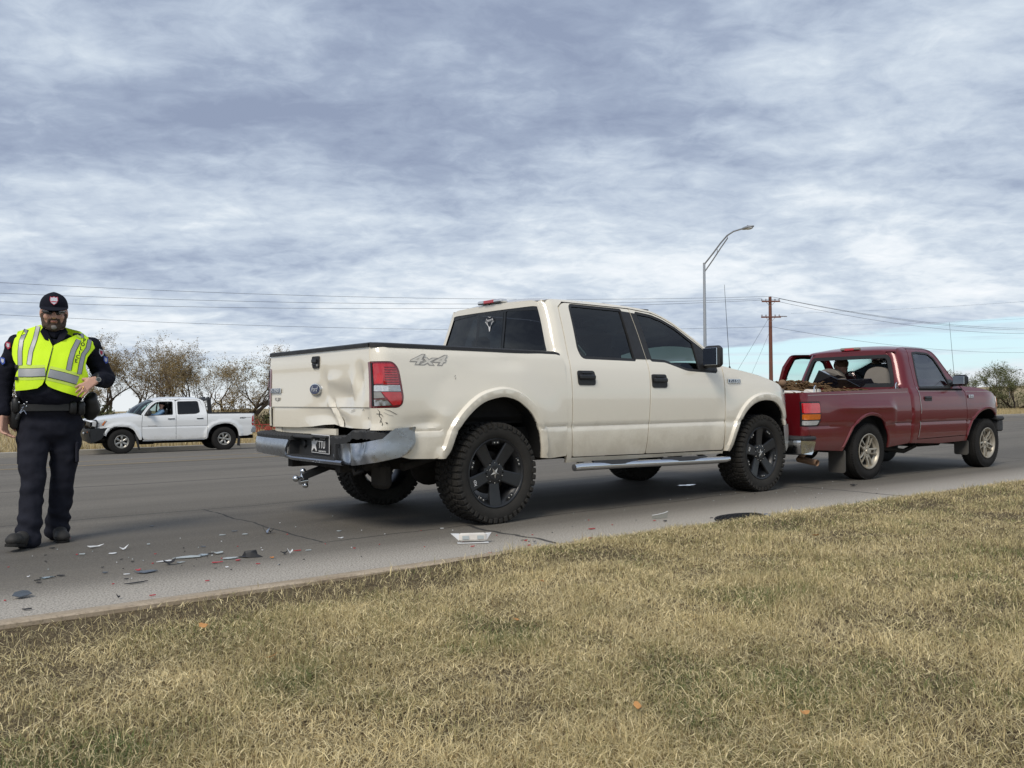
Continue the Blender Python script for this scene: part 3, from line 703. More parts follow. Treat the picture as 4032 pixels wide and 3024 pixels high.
def ford():
    T = thing('pickup_truck', 'pearl white crew cab pickup with crumpled tailgate and big black wheels, in the middle', 'pickup truck', (-.73479, 7.58052, 0), R(38.958))
    pt = M['pearl']
    prof = spline([.42, .50, .60, .70, .722, .745, .77, 1.0, 1.12, 1.25, 1.32, 1.36, 1.60, 1.76, 1.82, 1.86, 1.885], [.935, .955, .968, .974, .974, .966, .979, .988, .983, .960, .932, .915, .822, .752, .722, .685, .640])
    bprof = spline([.50, .60, .70, .735, .75, .77, 1.0, 1.15, 1.25, 1.33, 1.38], [.955, .966, .974, .976, .968, .981, .990, .984, .972, .954, .925])
    arch_r = np.array([(-.50, .54), (-.452, .607), (-.395, .745), (-.293, .865), (-.16, .958), (.0, .998), (.10, .993), (.209, .955), (.337, .855), (.415, .725), (.443, .606), (.452, .50)])
    arch_f = np.array([(2.965, .44), (3.0, .50), (3.05, .62), (3.115, .74), (3.20, .84), (3.30, .905), (3.40, .94), (3.518, .953), (3.65, .943), (3.75, .905), (3.84, .84), (3.90, .76), (3.93, .68)])
    arch_r, arch_f = crom(arch_r), crom(arch_f)
    def flare(x, z, A):
        d = pdist(x, z, A); g = .026*(1-sstep(.064, .078, d)) - .012*(1-sstep(0, .020, d)); return g+.020*(1-sstep(.075, .36, d))
    def off_line(A, d):
        out = []
        for i in range(len(A)):
            t = A[min(i+1, len(A)-1)]-A[max(i-1, 0)]; t = t/np.linalg.norm(t); out.append((A[i][0]-t[1]*d, A[i][1]+t[0]*d))
        return out
    RC = .11; XR = -1.075
    def bed_y(x, z):
        y = bprof(z)+flare(x, z, arch_r)*(1 if z < 1.2 else max(0, 1-(z-1.2)/.12))
        return y
    def bed_map(sg, dent):
        def f(s, z):
            if s > XR+RC:
                x = s; y = bed_y(x, z)
            else:
                a = (XR+RC-s)/RC; Y = bed_y(XR+RC, z)
                x = XR+RC-RC*sin(a); y = Y-RC+RC*cos(a)
            if dent:
                y -= .030*exp(-((s+.64)/.085)**2-((z-.815)/.040)**2) + .016*exp(-((s+.80)/.10)**2-((z-.80)/.05)**2) - .010*exp(-((s+.52)/.06)**2-((z-.85)/.05)**2)
                y -= .010*exp(-((s-.15)/.14)**2-((z-1.29)/.05)**2) + .006*exp(-((s+.35)/.22)**2-((z-1.12)/.09)**2)
                x += .020*exp(-((s+1.08)/.07)**2-((z-.82)/.07)**2)
            return (x, sg*y, z)
        return f
    # outer skin of the cargo bed, both sides
    bed_out = [(-1.134, 1.372), (.66, 1.356), (.712, 1.345), (.735, 1.30), (.742, 1.0), (.752, .74), (.765, .53), (.755, .50), (.56, .49)]+[tuple(p) for p in arch_r[::-1]]+[(-.535, .540), (-.80, .550), (-.92, .58), (-.945, .74), (-.96, .765), (-1.134, .765)]
    lamp_cut = rpoly([(-1.134, 1.262), (-.945, 1.262), (-.900, 1.215), (-.864, 1.0), (-.874, .950), (-.91, .926), (-1.134, .924)], [0, .03, .05, .06, .03, .03, 0], 4)
    for sg in (-1, 1):
        side_out = [p for p in bed_out]
        # notch the skin where the lamp sits
        cut = lamp_cut[1:-1]
        o_ = [(-1.134, 1.372)]+bed_out[1:]+[(-1.134, .924)]+cut[::-1]+[(-1.134, 1.262)]
        panel('bed_side', o_, bed_map(sg, sg < 0), pt, T, step=.030, ostep=.022, flange=(0, -sg*.02, 0), flip=(sg > 0), lines=[[(-1.12, z_), (-.55, z_)] for z_ in (.771,)]+[[(-.93, z_), (-.55, z_)] for z_ in (.735, .750)]+[[(.53, z_), (.745, z_)] for z_ in (.735, .750, .771)]+[off_line(arch_r, d_)[2:-2] for d_ in (.020, .062, .080)])
    lmap = bed_map(-1, False)
    def lamp(sg):
        bm = bed_map(sg, False)
        def mp(d): return lambda s, z: (lambda p: (p[0]-d*(1 if s < XR+RC*.6 else 0)*.8, p[1]+sg*d, p[2]))(bm(s, z))
        base = panel('tail_light', off_poly(lamp_cut, .004), mp(.002), M['darkredlens'], T, step=.03, flange=(0, -sg*.03, 0), flip=(sg > 0))
        P_ = lambda nm, pl, m, d=.006: panel(nm, pl, mp(d), m, base, step=.03, flip=(sg > 0), flange=(0, -sg*.004, 0))
        P_('red_lens', rpoly([(-1.10, 1.245), (-.955, 1.245), (-.925, 1.21), (-.902, 1.095), (-1.10, 1.095)], .015), M['redlens'])
        for k in range(7):
            z0 = 1.108+.018*k; P_('lens_rib', [(-1.012, z0), (-.908-.004*k, z0), (-.910-.004*k, z0+.006), (-1.012, z0+.006)], M['darkredlens'], .009)
        P_('bulb_reflector', rpoly([(-1.09, 1.10), (-1.03, 1.10), (-1.02, 1.15), (-1.04, 1.185), (-1.07, 1.16)], .01), M['brakered'], .010)
        P_('reverse_lens', [(-1.10, 1.088), (-.900, 1.088), (-.893, 1.045), (-1.10, 1.045)], M['clearlens'])
        for k in range(4): P_('lens_rib', [(-.995, 1.05+.010*k), (-.899, 1.05+.010*k), (-.899, 1.053+.010*k), (-.995, 1.053+.010*k)], M['alloy'], .009)
        P_('side_lens', rpoly([(-1.04, 1.040), (-.892, 1.040), (-.884, .99), (-.895, .95), (-.96, .942)], .01), M['redlens'])
        P_('cracked_reflector', [(-1.10, 1.040), (-1.045, 1.040), (-1.02, 1.0), (-1.10, .995)], M['alloy'], .007)
        P_('cracked_reflector', [(-1.10, .985), (-1.015, .988), (-.968, .945), (-1.095, .940)], M['chrome'], .008)
        P_('broken_edge', [(-1.121, 1.25), (-1.105, 1.25), (-1.108, 1.18), (-1.099, 1.10), (-1.108, 1.0), (-1.10, .94), (-1.121, .94)], M['satin'], .008)
        return base
    lamp(-1); lamp(1)
    # ---- tailgate with its dents
    def gx(y, z):
        x = XR+.004-.006*exp(-((z-1.30)/.08)**2)
        if z < .930: x += .012
        x += .012*sstep(.93, .90, z) if False else 0
        x += .040*exp(-((y+.42)/.19)**2-((z-1.005)/.085)**2) + .014*exp(-((y+.10)/.13)**2-((z-.97)/.10)**2)
        x += .022*exp(-((y+.72)/.045)**2-((z-1.12)/.10)**2) - .014*exp(-((y+.62)/.04)**2-((z-1.07)/.10)**2)
        x += .010*exp(-((y+.16)/.05)**2-((z-1.12)/.07)**2) - .010*exp(-((y+.30)/.09)**2-((z-1.135)/.035)**2)
        x += .034*exp(-((y+.36)/.16)**2-((z-.80)/.09)**2) + .018*exp(-((y+.12)/.20)**2-((z-.86)/.05)**2)
        d = abs((y+.235)*.86+(z-.965)*.5-.0); on = sstep(.76, .80, z)*sstep(1.02, .95, z)
        dl = abs((y+.30)-(z-.90)*.62); x += .022*exp(-dl/.016)*on - .016*exp(-abs((y+.25)-(z-.90)*.75)/.020)*on
        x += .014*exp(-abs(y+.37+(z-.84)*-.35)/.010)*sstep(.90, .83, z)
        x += .012*exp(-((y+.80)/.05)**2-((z-.84)/.07)**2)
        return x
    gate_out = [(.862, 1.372), (-.862, 1.372), (-.866, 1.25), (-.858, 1.10), (-.868, .93), (-.862, .79), (-.80, .772), (-.50, .774), (-.36, .778), (-.25, .796), (-.10, .790), (.10, .772), (.35, .762), (.862, .757)]
    gm = lambda y, z: (gx(y, z), y, z)
    gate = panel('tailgate', gate_out, gm, pt, T, step=.022, flange=(.05, 0, 0), flip=True, lines=([(-.865, .932), (.86, .932)], [(-.865, .926), (.86, .926)]))
    gate['label'] = 'crumpled pearl white tailgate'
    gh = panel('gate_handle', rpoly([(.045, 1.335), (-.085, 1.335), (-.075, 1.238), (.035, 1.238)], .02), lambda y, z: (gx(y, z)-.010, y, z), M['blackplastic'], T, step=.04, flange=(.02, 0, 0), flip=True)
    b = MB(); b.box((XR-.022, -.018, 1.298), (.012, .085, .030), ch=.005); b.box((XR-.016, -.018, 1.268), (.006, .10, .006)); b.build('pull', M['satin'], gh)
    b = MB(); b.lathe([(0, -.008), (.009, -.008), (.010, 0)], 12, axis='x', c=(XR-.012, -.062, 1.262)); b.build('lock', M['alloy'], gh)
    ov = MB(); N = 40
    for (ry, rz, xo, mi) in ((.090, .046, -.004, 0),):
        ov.add([(gx(.0, 1.07)+xo-.012, 0, 1.072)]+[(gx(0, 1.07)+xo-.010, ry*cos(2*pi*k/N), 1.072+rz*sin(2*pi*k/N)) for k in range(N)]+[(gx(0, 1.07)+.012, ry*1.03*cos(2*pi*k/N), 1.072+rz*1.05*sin(2*pi*k/N)) for k in range(N)],
               [(0, 1+(k+1) % N, 1+k) for k in range(N)]+[(1+k, 1+(k+1) % N, N+1+(k+1) % N, N+1+k) for k in range(N)])
    oval = ov.build('oval_badge', M['chrome'], T)
    ov = MB(); x0 = gx(0, 1.07)-.018
    ov.add([(x0, 0, 1.072)]+[(x0+.001, .082*cos(2*pi*k/N), 1.072+.039*sin(2*pi*k/N)) for k in range(N)], [(0, 1+(k+1) % N, 1+k) for k in range(N)]); ov.build('blue_field', M['badgeblue'], oval)
    text('badge_lettering', 'Ford', .055, M['letterchrome'], oval, frame((x0-.002, 0, 1.072), (0, -1, 0), (0, 0, 1)), .001, shear=.35, bold=.0005)
    b = MB(); b.box((XR-.006, .75, 1.068), (.012, .20, .042), ch=.004); bd = b.build('model_badge', M['chrome'], T)
    b = MB(); b.box((XR-.0125, .75, 1.068), (.003, .188, .032)); b.build('badge_field', M['badgedark'], bd)
    text('badge_lettering', 'F-150', .040, M['letterchrome'], bd, frame((XR-.0155, .75, 1.068), (0, -1, 0), (0, 0, 1)), .001, bold=.001, width=.165)
    b = MB(); b.box((XR-.001, .725, .998), (.004, .10, .022)); dd = b.build('small_decal', M['decal'], T)
    b = MB(); b.ell((XR-.004, .725, .993), (.002, .016, .013), 12, 6); b.build('decal_disc', M['decalfill'], dd)
    text('decal_lettering', 'DEALER', .011, M['decal'], dd, frame((XR-.003, .725, .979), (0, -1, 0), (0, 0, 1)), .0005) if False else None
    # torn dark mark and scrapes
    def scrape(pts, w_, host, mp, m=M['scratch']):
        b = MB(); vs = []; k = len(pts)
        for i, (a_, z_) in enumerate(pts):
            d = Vector(pts[min(i+1, k-1)])-Vector(pts[max(0, i-1)]); nn_ = Vector((-d.y, d.x)).normalized()*w_*(.5+.5*sin(pi*(i+.3)/k))
            for q in (1, -1): vs.append(mp(a_+nn_.x*q, z_+nn_.y*q))
        b.add(vs, [(2*i, 2*i+1, 2*i+3, 2*i+2) for i in range(k-1)]); return b.build('scrape_mark', m, host, smooth=0)
    gm2 = lambda y, z: (gx(y, z)-.0035, y, z); bm2 = lambda s, z: (lambda p: (p[0]-.002, p[1]-.0035, p[2]))(bed_map(-1, True)(s, z))
    scrape([(-.352, .852), (-.362, .82), (-.374, .79), (-.376, .782)], .0085, T, gm2)
    scrape([(-.355, .858), (-.335, .90), (-.305, .94), (-.27, .965)], .0022, T, gm2, M['decal'])
    scrape([(-.54, .890), (-.62, .905), (-.605, .915), (-.545, .902)], .0016, T, gm2, M['decal'])
    scrape([(-.73, .905), (-.745, .915), (-.755, .905)], .003, T, gm2, M['decal']); scrape([(-.80, .86), (-.805, .845)], .003, T, gm2)
    scrape([(-1.075, .915), (-1.06, .90), (-1.07, .87), (-1.055, .85), (-1.07, .82)], .0026, T, bm2); scrape([(-1.09, .885), (-1.05, .88), (-1.04, .865)], .0022, T, bm2)
    scrape([(-1.02, .915), (-.98, .905), (-.94, .885), (-.92, .878)], .0018, T, bm2); scrape([(-1.03, .895), (-.99, .875), (-.95, .868)], .0015, T, bm2, M['decal'])
    scrape([(-1.06, .835), (-1.045, .81), (-1.05, .80)], .003, T, bm2); scrape([(-1.02, .822), (-1.0, .816), (-1.01, .812)], .004, T, bm2)
    scrape([(-.408, 1.155), (-.40, 1.168)], .0018, T, bm2); scrape([(-.402, 1.135), (-.398, 1.15)], .0018, T, bm2)
    # rail cap
    b = MB()
    def cap(a_, b_, w0, w1):
        v = []
        for p in (a_, b_):
            v += [(p[0]+w0[0], p[1]+w0[1], p[2]-.004), (p[0]+w0[0], p[1]+w0[1], p[2]+.020), (p[0]+(w0[0]*.7+w1[0]*.3), p[1]+(w0[1]*.7+w1[1]*.3), p[2]+.030), (p[0]+w1[0], p[1]+w1[1], p[2]+.028), (p[0]+w1[0], p[1]+w1[1], p[2]-.004)]
        b.add(v, [(j, (j+1) % 5, (j+1) % 5+5, j+5) for j in range(5)]+[(0, 1, 2, 3, 4)[::-1], (5, 6, 7, 8, 9)])
    cap((XR, .862, 1.372), (XR, -.862, 1.372), (-.012, 0), (.06, 0)); gc = b.build('gate_top_cap', M['blackplastic'], T, recalc=True)
    for sg in (-1, 1):
        b = MB(); pts = [(XR-.006, sg*.868, 1.372), (XR+.03, sg*.905, 1.372), (XR+.11, sg*.932, 1.371), (-.3, sg*.934, 1.366), (.3, sg*.934, 1.360), (.66, sg*.930, 1.354), (.715, sg*.925, 1.343)]
        v = []
        for p in pts: v += [(p[0], p[1]+sg*.008, p[2]-.006), (p[0], p[1]+sg*.006, p[2]+.018), (p[0], p[1]-sg*.010, p[2]+.028), (p[0]+(.05 if p[0] < -1.04 else 0), p[1]-sg*.055, p[2]+.028), (p[0]+(.05 if p[0] < -1.04 else 0), p[1]-sg*.055, p[2]-.01)]
        k = len(pts); b.add(v, [(i*5+j, i*5+(j+1) % 5, (i+1)*5+(j+1) % 5, (i+1)*5+j) for i in range(k-1) for j in range(5)]+[(0, 1, 2, 3, 4), tuple((k-1)*5+j for j in range(5))]); b.build('bed_rail_cap', M['blackplastic'], T, recalc=True)
    # cargo box inside
    b = MB(); b.box((-.16, 0, .80), (1.66, 1.66, .03)); b.box((.66, 0, 1.07), (.03, 1.80, .56)); b.box((-.985, 0, 1.07), (.02, 1.66, .56))
    for sg in (-1, 1): b.box((-.16, sg*.865, 1.12), (1.66, .03, .46)); b.box((0, sg*.70, .96), (1.05, .34, .30), ch=.03)
    b.build('cargo_box', M['underbody'], T)
    b = MB(); b.box((XR+.06, .30, .735), (.02, 1.1, .05)); b.box((XR+.05, .80, .73), (.03, .13, .06), ch=.01); b.box((XR+.06, -.75, .74), (.02, .25, .04)); b.build('rear_sill', pt, T)
    # ---- cab side skins
    roof_e = spline([.62, .68, .74, .83, 1.29, 1.78, 2.075, 2.20, 2.324, 2.536, 2.716, 2.90], [1.74, 1.80, 1.84, 1.858, 1.866, 1.852, 1.823, 1.785, 1.733, 1.603, 1.485, 1.345])
    RCAB = .085
    def xr(z): return .690+.035*sstep(1.38, 1.80, z)
    def taper(x): return .13*max(0, (x-3.62)/.5)**2.2
    def cab_y(x, z):
        y = prof(z)
        if x > 2.7: y += flare(x, z, arch_f)*(1 if z < 1.12 else max(0, 1-(z-1.12)/.1))-taper(x)
        # tuck the skin in under the front flare on the rear half of the cab too
        return y
    def cab_map(sg, off=0.):
        def f(x, z):
            y = cab_y(x, z)+off
            if z > 1.372:
                x0 = xr(z)
                if x < x0+RCAB: a = min(pi/2, (x0+RCAB-x)/RCAB); x = x0+RCAB-RCAB*sin(a); y += -RCAB+RCAB*cos(a)
            return (x, sg*y, z)
        return f
    rd = rpoly([(.830, .488), (.812, .735), (.808, 1.2), (.862, 1.69), (.876, 1.786), (.945, 1.832), (1.772, 1.822), (1.790, 1.316), (1.764, .723), (1.738, .474)], [.02, 0, 0, .1, .03, .05, .01, .02, 0, .02], 3)
    fd = rpoly([(1.748, .474), (1.774, .723), (1.800, 1.316), (1.782, 1.822), (2.075, 1.795), (2.200, 1.758), (2.332, 1.698), (2.527, 1.575), (2.700, 1.455), (2.872, 1.325), (2.876, 1.09), (2.872, .695), (2.858, .462)], [.02, 0, .02, .01, .05, .05, 0, 0, 0, .02, 0, 0, .02], 3)
    rw = rpoly([(.990, 1.348), (.972, 1.42), (1.007, 1.71), (1.020, 1.806), (1.652, 1.797), (1.640, 1.341)], [.03, .02, .02, .03, .008, .008], 3)
    fw = rpoly([(1.872, 1.343), (1.862, 1.782), (2.06, 1.762), (2.19, 1.725), (2.348, 1.655), (2.530, 1.535), (2.700, 1.425), (2.775, 1.275), (2.770, 1.245), (2.333, 1.262), (2.12, 1.320), (2.05, 1.338)], [.01, .01, .03, .03, 0, 0, .01, .01, .01, .05, .05, .02], 3)
    def inset_roof(x, d): return roof_e(x)-d
    cab_poly = [(.768, .440), (.762, .53), (.752, .74), (.742, 1.0), (.741, 1.30), (.725, 1.345)]+[(xr(z_)+RCAB*(1-pi/2), z_) for z_ in (1.374, 1.45, 1.55, 1.65, 1.74, 1.80)]+[(.706, 1.835), (.735, 1.848)]
    cab_poly += [(x, roof_e(x)) for x in (.76, .83, 1.0, 1.29, 1.6, 1.78, 1.95, 2.075, 2.2, 2.324, 2.43, 2.536, 2.63, 2.716, 2.80, 2.90)]
    cab_poly += [(2.905, 1.31), (2.880, 1.335), (2.705, 1.463), (2.531, 1.585), (2.336, 1.708), (2.203, 1.768), (2.077, 1.805), (1.777, 1.832), (.942, 1.842), (.868, 1.792), (.852, 1.69), (.800, 1.2), (.803, .735), (.820, .480), (1.743, .466), (2.870, .452), (2.870, .425)]
    for sg in (-1, 1):
        cm = cab_map(sg); fl = (0, -sg*.025, 0); kw = dict(flange=fl, flip=(sg > 0))
        crn = [[(xr(z_)+RCAB*k_, z_) for z_ in (1.42, 1.5, 1.6, 1.7, 1.76)] for k_ in (-.35, -.10, .15, .40, .65, .97)]
        panel('cab_side', cab_poly, cm, pt, T, step=.030, ostep=.020, lines=crn, **kw)
        for nm, dr, wn in (('rear_door', rd, rw), ('front_door', fd, fw)):
            # the black window surround replaces paint from just outside the glass
            hole = off_poly(wn, -.022)
            if nm == 'rear_door': hole = [(p[0] if p[0] < 1.55 else p[0], p[1]) for p in hole]
            # extend the hole to the B pillar so the black pillar trim fills it
            d = panel(nm, dr, cm, pt, T, holes=[hole], step=.035, ostep=.025, lines=[[((.822 if nm == 'rear_door' else 1.782), z_), ((1.755 if nm == 'rear_door' else 2.864), z_)] for z_ in (.700, .722, .745, .770)], **kw)
            panel('window_trim', hole, cab_map(sg, -.004), M['blackplastic'], d, holes=[off_poly(wn, .004)], step=.04, **kw)
            panel('window_glass', wn, cab_map(sg, -.012), M['sideglass'], d, step=.08, flip=(sg > 0))
            cx = .978 if nm == 'rear_door' else 1.912; cz = 1.160 if nm == 'rear_door' else 1.140
            hd = panel('door_handle', rpoly([(cx-.103, cz-.063), (cx-.103, cz+.063), (cx+.103, cz+.063), (cx+.103, cz-.063)], .028), cab_map(sg, .006), M['blackplastic'], d, step=.05, **kw)
            b = MB(); yy = sg*(cab_y(cx, cz)+.020); b.box((cx, yy, cz+.008), (.19, .022, .040), ch=.01); b.box((cx, yy-sg*.004, cz+.042), (.12, .012, .014), ch=.004); b.build('grip', M['satin'], hd)
        # black B pillar trim spanning both doors
        panel('pillar_trim', [(1.640, 1.341), (1.652, 1.797), (1.774, 1.790), (1.794, 1.341)], cab_map(sg, .0035), M['blackplastic'], T, step=.06, **kw)
        panel('pillar_trim', [(1.803, 1.341), (1.785, 1.788), (1.862, 1.782), (1.872, 1.343)], cab_map(sg, .0035), M['blackplastic'], T, step=.06, **kw)
        # black mirror sail ahead of the front glass
        panel('mirror_sail', [(2.525, 1.252), (2.545, 1.522), (2.690, 1.430), (2.800, 1.32), (2.795, 1.245)], cab_map(sg, .004), M['blackplastic'], T, step=.06, **kw)
        # front wing
        fo = [(2.884, .452), (2.940, .448)]+[tuple(p) for p in arch_f]+[(3.99, .690), (4.06, .70), (4.055, .80), (4.03, .90), (3.965, .915), (3.90, 1.075), (3.81, 1.122), (3.59, 1.182), (3.33, 1.235), (3.07, 1.272), (2.905, 1.300), (2.886, 1.29), (2.888, 1.09), (2.884, .695)]
        wg = panel('front_wing', fo, cm, pt, T, step=.030, ostep=.022, lines=[off_line(arch_f[::-1], -d_)[2:-2] for d_ in (.020, .062, .080)], **kw)
        panel('head_light', [(3.968, .918), (4.03, .905), (4.01, 1.0), (3.965, 1.07), (3.908, 1.072)], cab_map(sg, .002), M['clearlens'], T, step=.03, **kw)
        wheel_liner(T, arch_r, sg, bed_y, .45, M['underbody']); wheel_liner(T, arch_f, sg, cab_y, .45, M['underbody'])
        # door liners keep daylight out of the shut lines
        b = MB(); b.box((1.84, sg*.885, .90), (2.06, .02, .84)); b.box((.80, sg*.90, .93), (.12, .02, .85)); b.build('door_liner', M['darkfabric'], T)
        # running board
        b = MB(); P0 = [(.80, .400), (.86, .404), (1.3, .398), (1.9, .386), (2.6, .372), (2.84, .368), (2.90, .372)]
        b.tube([(x, sg*1.005, z) for x, z in P0], [.030]+[.034]*5+[.028], 16, flat=1.0); st = b.build('running_board', M['chrome'], T)
        for xa, xb in ((1.02, 1.58), (1.90, 2.55)):
            b = MB(); nn_ = 12; vs = []
            for i in range(nn_+1):
                x = xa+(xb-xa)*i/nn_; hw = .030*sin(pi*min(1, max(0, (i+.4)/(nn_+.8))))**.4; zz = .398+(x-1.3)*-.019+.034
                vs += [(x, sg*(1.006+hw*1.12), zz-.026), (x, sg*(1.005+hw*.75), zz+.010), (x, sg*(1.005-hw), zz+.010), (x, sg*(1.005-hw), zz-.012)]
            b.add(vs, [(i*4+j, i*4+j+1, i*4+j+5, i*4+j+4) for i in range(nn_) for j in range(3)]); b.build('step_pad', M['greyplastic'], st, recalc=True)
        for x in (1.0, 1.95, 2.6): b = MB(); b.tube([(x, sg*.98, .39), (x, sg*.80, .45), (x, sg*.55, .48)], .018, 8); b.build('step_bracket', M['underbody'], T)
        # mirror
        b = MB(); b.box((2.59, sg*1.075, 1.38), (.10, .215, .215), ch=.035); mr = b.build('door_mirror', M['blackplastic'], T, bevel=.012)
        b = MB(); b.box((2.537, sg*1.075, 1.38), (.006, .165, .165), ch=.002); b.build('mirror_glass', M['mirror'], mr)
        b = MB(); b.box((2.625, sg*.965, 1.300), (.075, .12, .05), ch=.015); b.build('mirror_arm', M['blackplastic'], mr)
        b = MB(); b.box((3.03, sg*.988, 1.148), (.20, .012, .040), ch=.003); bd = b.build('wing_badge', M['chrome'], T)
        b = MB(); b.box((3.03, sg*.9955, 1.148), (.186, .003, .028)); b.build('badge_field', M['badgedark'], bd)
        text('badge_lettering', 'F-150', .038, M['letterchrome'], bd, frame((3.03, sg*.9985, 1.148), (-sg*1, 0, 0), (0, 0, 1)), .001, bold=.001, width=.165)
    # ---- roof, windscreen, bonnet lofted across
    def cross(name, xs, zf, crown, m, bow=lambda x, t: 0, n=20, ymul=1., host=T, yoff=0, ex=2.4):
        b = MB(); vs = []
        for x in xs:
            ze = zf(x); ye = (cab_y(x, ze)+yoff)*ymul
            for j in range(n+1):
                t = -1+2*j/n; t = math.copysign(1-(1-abs(t))**1.25, t); vs.append((x+bow(x, t), t*ye, ze+crown(x)*(1-abs(t)**ex)))
        b.add(vs, [(i*(n+1)+j, (i+1)*(n+1)+j, (i+1)*(n+1)+j+1, i*(n+1)+j+1) for i in range(len(xs)-1) for j in range(n)])
        return b.build(name, m, host, smooth=50)
    xs = [.738+.0]+[.76, .80, .85, .95, 1.1, 1.3, 1.5, 1.7, 1.85, 1.95, 2.05, 2.12, 2.18]
    cross('roof', xs, roof_e, lambda x: .05*sstep(.70, .95, x)+.012, pt, bow=lambda x, t: (-.035*(1-t*t))*sstep(.95, .74, x)+.06*(1-t*t)*sstep(1.9, 2.18, x))
    cross('windscreen', [2.18, 2.3, 2.42, 2.54, 2.66, 2.78, 2.90], roof_e, lambda x: .062-.03*sstep(2.18, 2.9, x), M['clearglass'], bow=lambda x, t: (.06+.10*sstep(2.18, 2.9, x))*(1-t*t))
    wing_e = spline([2.9, 3.07, 3.33, 3.59, 3.81, 3.90, 3.97, 4.03], [1.300, 1.272, 1.235, 1.182, 1.122, 1.075, .99, .91])
    def zsh(x): return wing_e(x)
    cross('bonnet', [2.91, 3.0, 3.07, 3.2, 3.33, 3.46, 3.59, 3.7, 3.81, 3.86, 3.90, 3.93], zsh, lambda x: .035+.03*sstep(3.95, 3.5, x), pt, bow=lambda x, t: .10*(1-t*t)*sstep(3.2, 3.95, x))
    b = MB(); b.box((2.98, 0, 1.26), (.24, 1.70, .04)); b.build('cowl', M['blackplastic'], T)
    # nose: grille opening, headlights and bumper seen edge-on
    b = MB(); b.box((3.93, 0, .92), (.12, 1.50, .34), ch=.03); b.build('grille_surround', M['satin'], T)
    b = MB(); nb = 14; vs = []
    for i in range(nb+1):
        t = -1+2*i/nb; y = t*.93; x = 4.12-.07*abs(t)**3
        vs += [(x-.05, y, .70), (x, y, .69), (x+.012, y, .60), (x-.005, y, .44), (x-.06, y, .40)]
    # wrap to the sides
    b.add(vs, [(i*5+j, (i+1)*5+j, (i+1)*5+j+1, i*5+j+1) for i in range(nb) for j in range(4)])
    for sg in (-1, 1):
        vs = [(4.05, sg*.93, .69), (3.90, sg*.975, .675), (4.062, sg*.93, .60), (3.905, sg*.980, .55), (4.045, sg*.93, .44), (3.94, sg*.975, .40)]
        b.add(vs, [(0, 1, 3, 2), (2, 3, 5, 4)])
    b.build('front_bumper', M['alloy'], T, recalc=True)
    # ---- rear cab wall with sliding window
    def rw_x(y, z):
        x0 = xr(z); ye = prof(z)-RCAB; return x0-.030*(1-min(1, abs(y)/ye)**2)
    ow = []
    for z in (1.372, 1.50, 1.65, 1.78, 1.835): ow.append((prof(z)-RCAB, z))
    top = [(y, 1.850+.010*(1-(y/.62)**2)) for y in (.56, .35, .12, -.12, -.35, -.56)]
    wall = [(-p[0], p[1]) for p in ow][::1]; poly = ow[::1]+top+[(-p[0], p[1]) for p in ow][::-1]+[(-.8, 1.10), (.8, 1.10)]
    win = rpoly([(.795, 1.385), (.765, 1.50), (.715, 1.70), (.690, 1.775), (.60, 1.800), (-.60, 1.800), (-.690, 1.775), (-.715, 1.70), (-.765, 1.50), (-.795, 1.385)], [.01, 0, 0, .04, .05, .05, .04, 0, 0, .01], 3)
    rmap = lambda d: (lambda y, z: (rw_x(y, z)-d, y, z))
    cw = panel('cab_rear_wall', poly, rmap(0), pt, T, holes=[win], step=.05, ostep=.035, flange=(.02, 0, 0), flip=True)
    def side_clip(y0, y1, d=.018):
        pl = off_poly(win, d); out = [p for p in pl if y0 <= p[0] <= y1]
        def zt(y): return 1.782-.02*sstep(.5, .69, abs(y))
        return out
    fr = panel('rear_window_frame', win, rmap(-.006), M['satin'], cw, step=.05, flange=(.01, 0, 0), flip=True,
               holes=[rpoly([(-.215, 1.405), (-.765, 1.405), (-.74, 1.50), (-.69, 1.70), (-.668, 1.758), (-.215, 1.782)], .02), rpoly([(.215, 1.405), (.765, 1.405), (.74, 1.50), (.69, 1.70), (.668, 1.758), (.215, 1.782)], .02), rpoly([(-.180, 1.410), (.180, 1.410), (.180, 1.772), (-.180, 1.772)], .02)])
    for nm, pl in (('side_pane', [(-.21, 1.40), (-.77, 1.40), (-.745, 1.50), (-.695, 1.70), (-.67, 1.765), (-.21, 1.787)]), ('side_pane', [(.21, 1.40), (.77, 1.40), (.745, 1.50), (.695, 1.70), (.67, 1.765), (.21, 1.787)]), ('sliding_pane', [(-.185, 1.405), (.185, 1.405), (.185, 1.777), (-.185, 1.777)])):
        panel(nm, pl, rmap(-.012 if nm == 'side_pane' else -.004), M['darkglass'], cw, step=.1, flip=True)
    # antler sticker
    b = MB(); X = rw_x(0, 1.68)-.0065
    for sg in (-1, 1):
        b.tube([(X, sg*.006, 1.652), (X, sg*.030, 1.672), (X, sg*.052, 1.700), (X, sg*.045, 1.735)], [.004, .0035, .003, .002], 5, flat=.3)
        for (y0, z0, y1, z1) in ((.030, 1.672, .030, 1.700), (.047, 1.69, .064, 1.705), (.050, 1.715, .036, 1.73)): b.tube([(X, sg*y0, z0), (X, sg*y1, z1)], [.003, .0015], 5)
    b.add([(X-.001, -.016, 1.655), (X-.001, .016, 1.655), (X-.001, .007, 1.612), (X-.001, -.007, 1.612)], [(0, 1, 2, 3)]); sk = b.build('antler_sticker', M['letterwhite'], cw, smooth=0)
    text('sticker_lettering', 'HOYT', .026, M['letterwhite'], sk, frame((X-.001, 0, 1.712), (0, -1, 0), (0, 0, 1)), .0008, bold=.0006)
    text('sticker_lettering', 'Team', .018, M['letterwhite'], sk, frame((X-.001, 0, 1.745), (0, -1, 0), (0, 0, 1)), .0008)
    # high stop lamp
    b = MB(); b.box((.715, 0, 1.886), (.09, .36, .036), ch=.012); hl = b.build('high_stop_lamp', M['clearlens'], T)
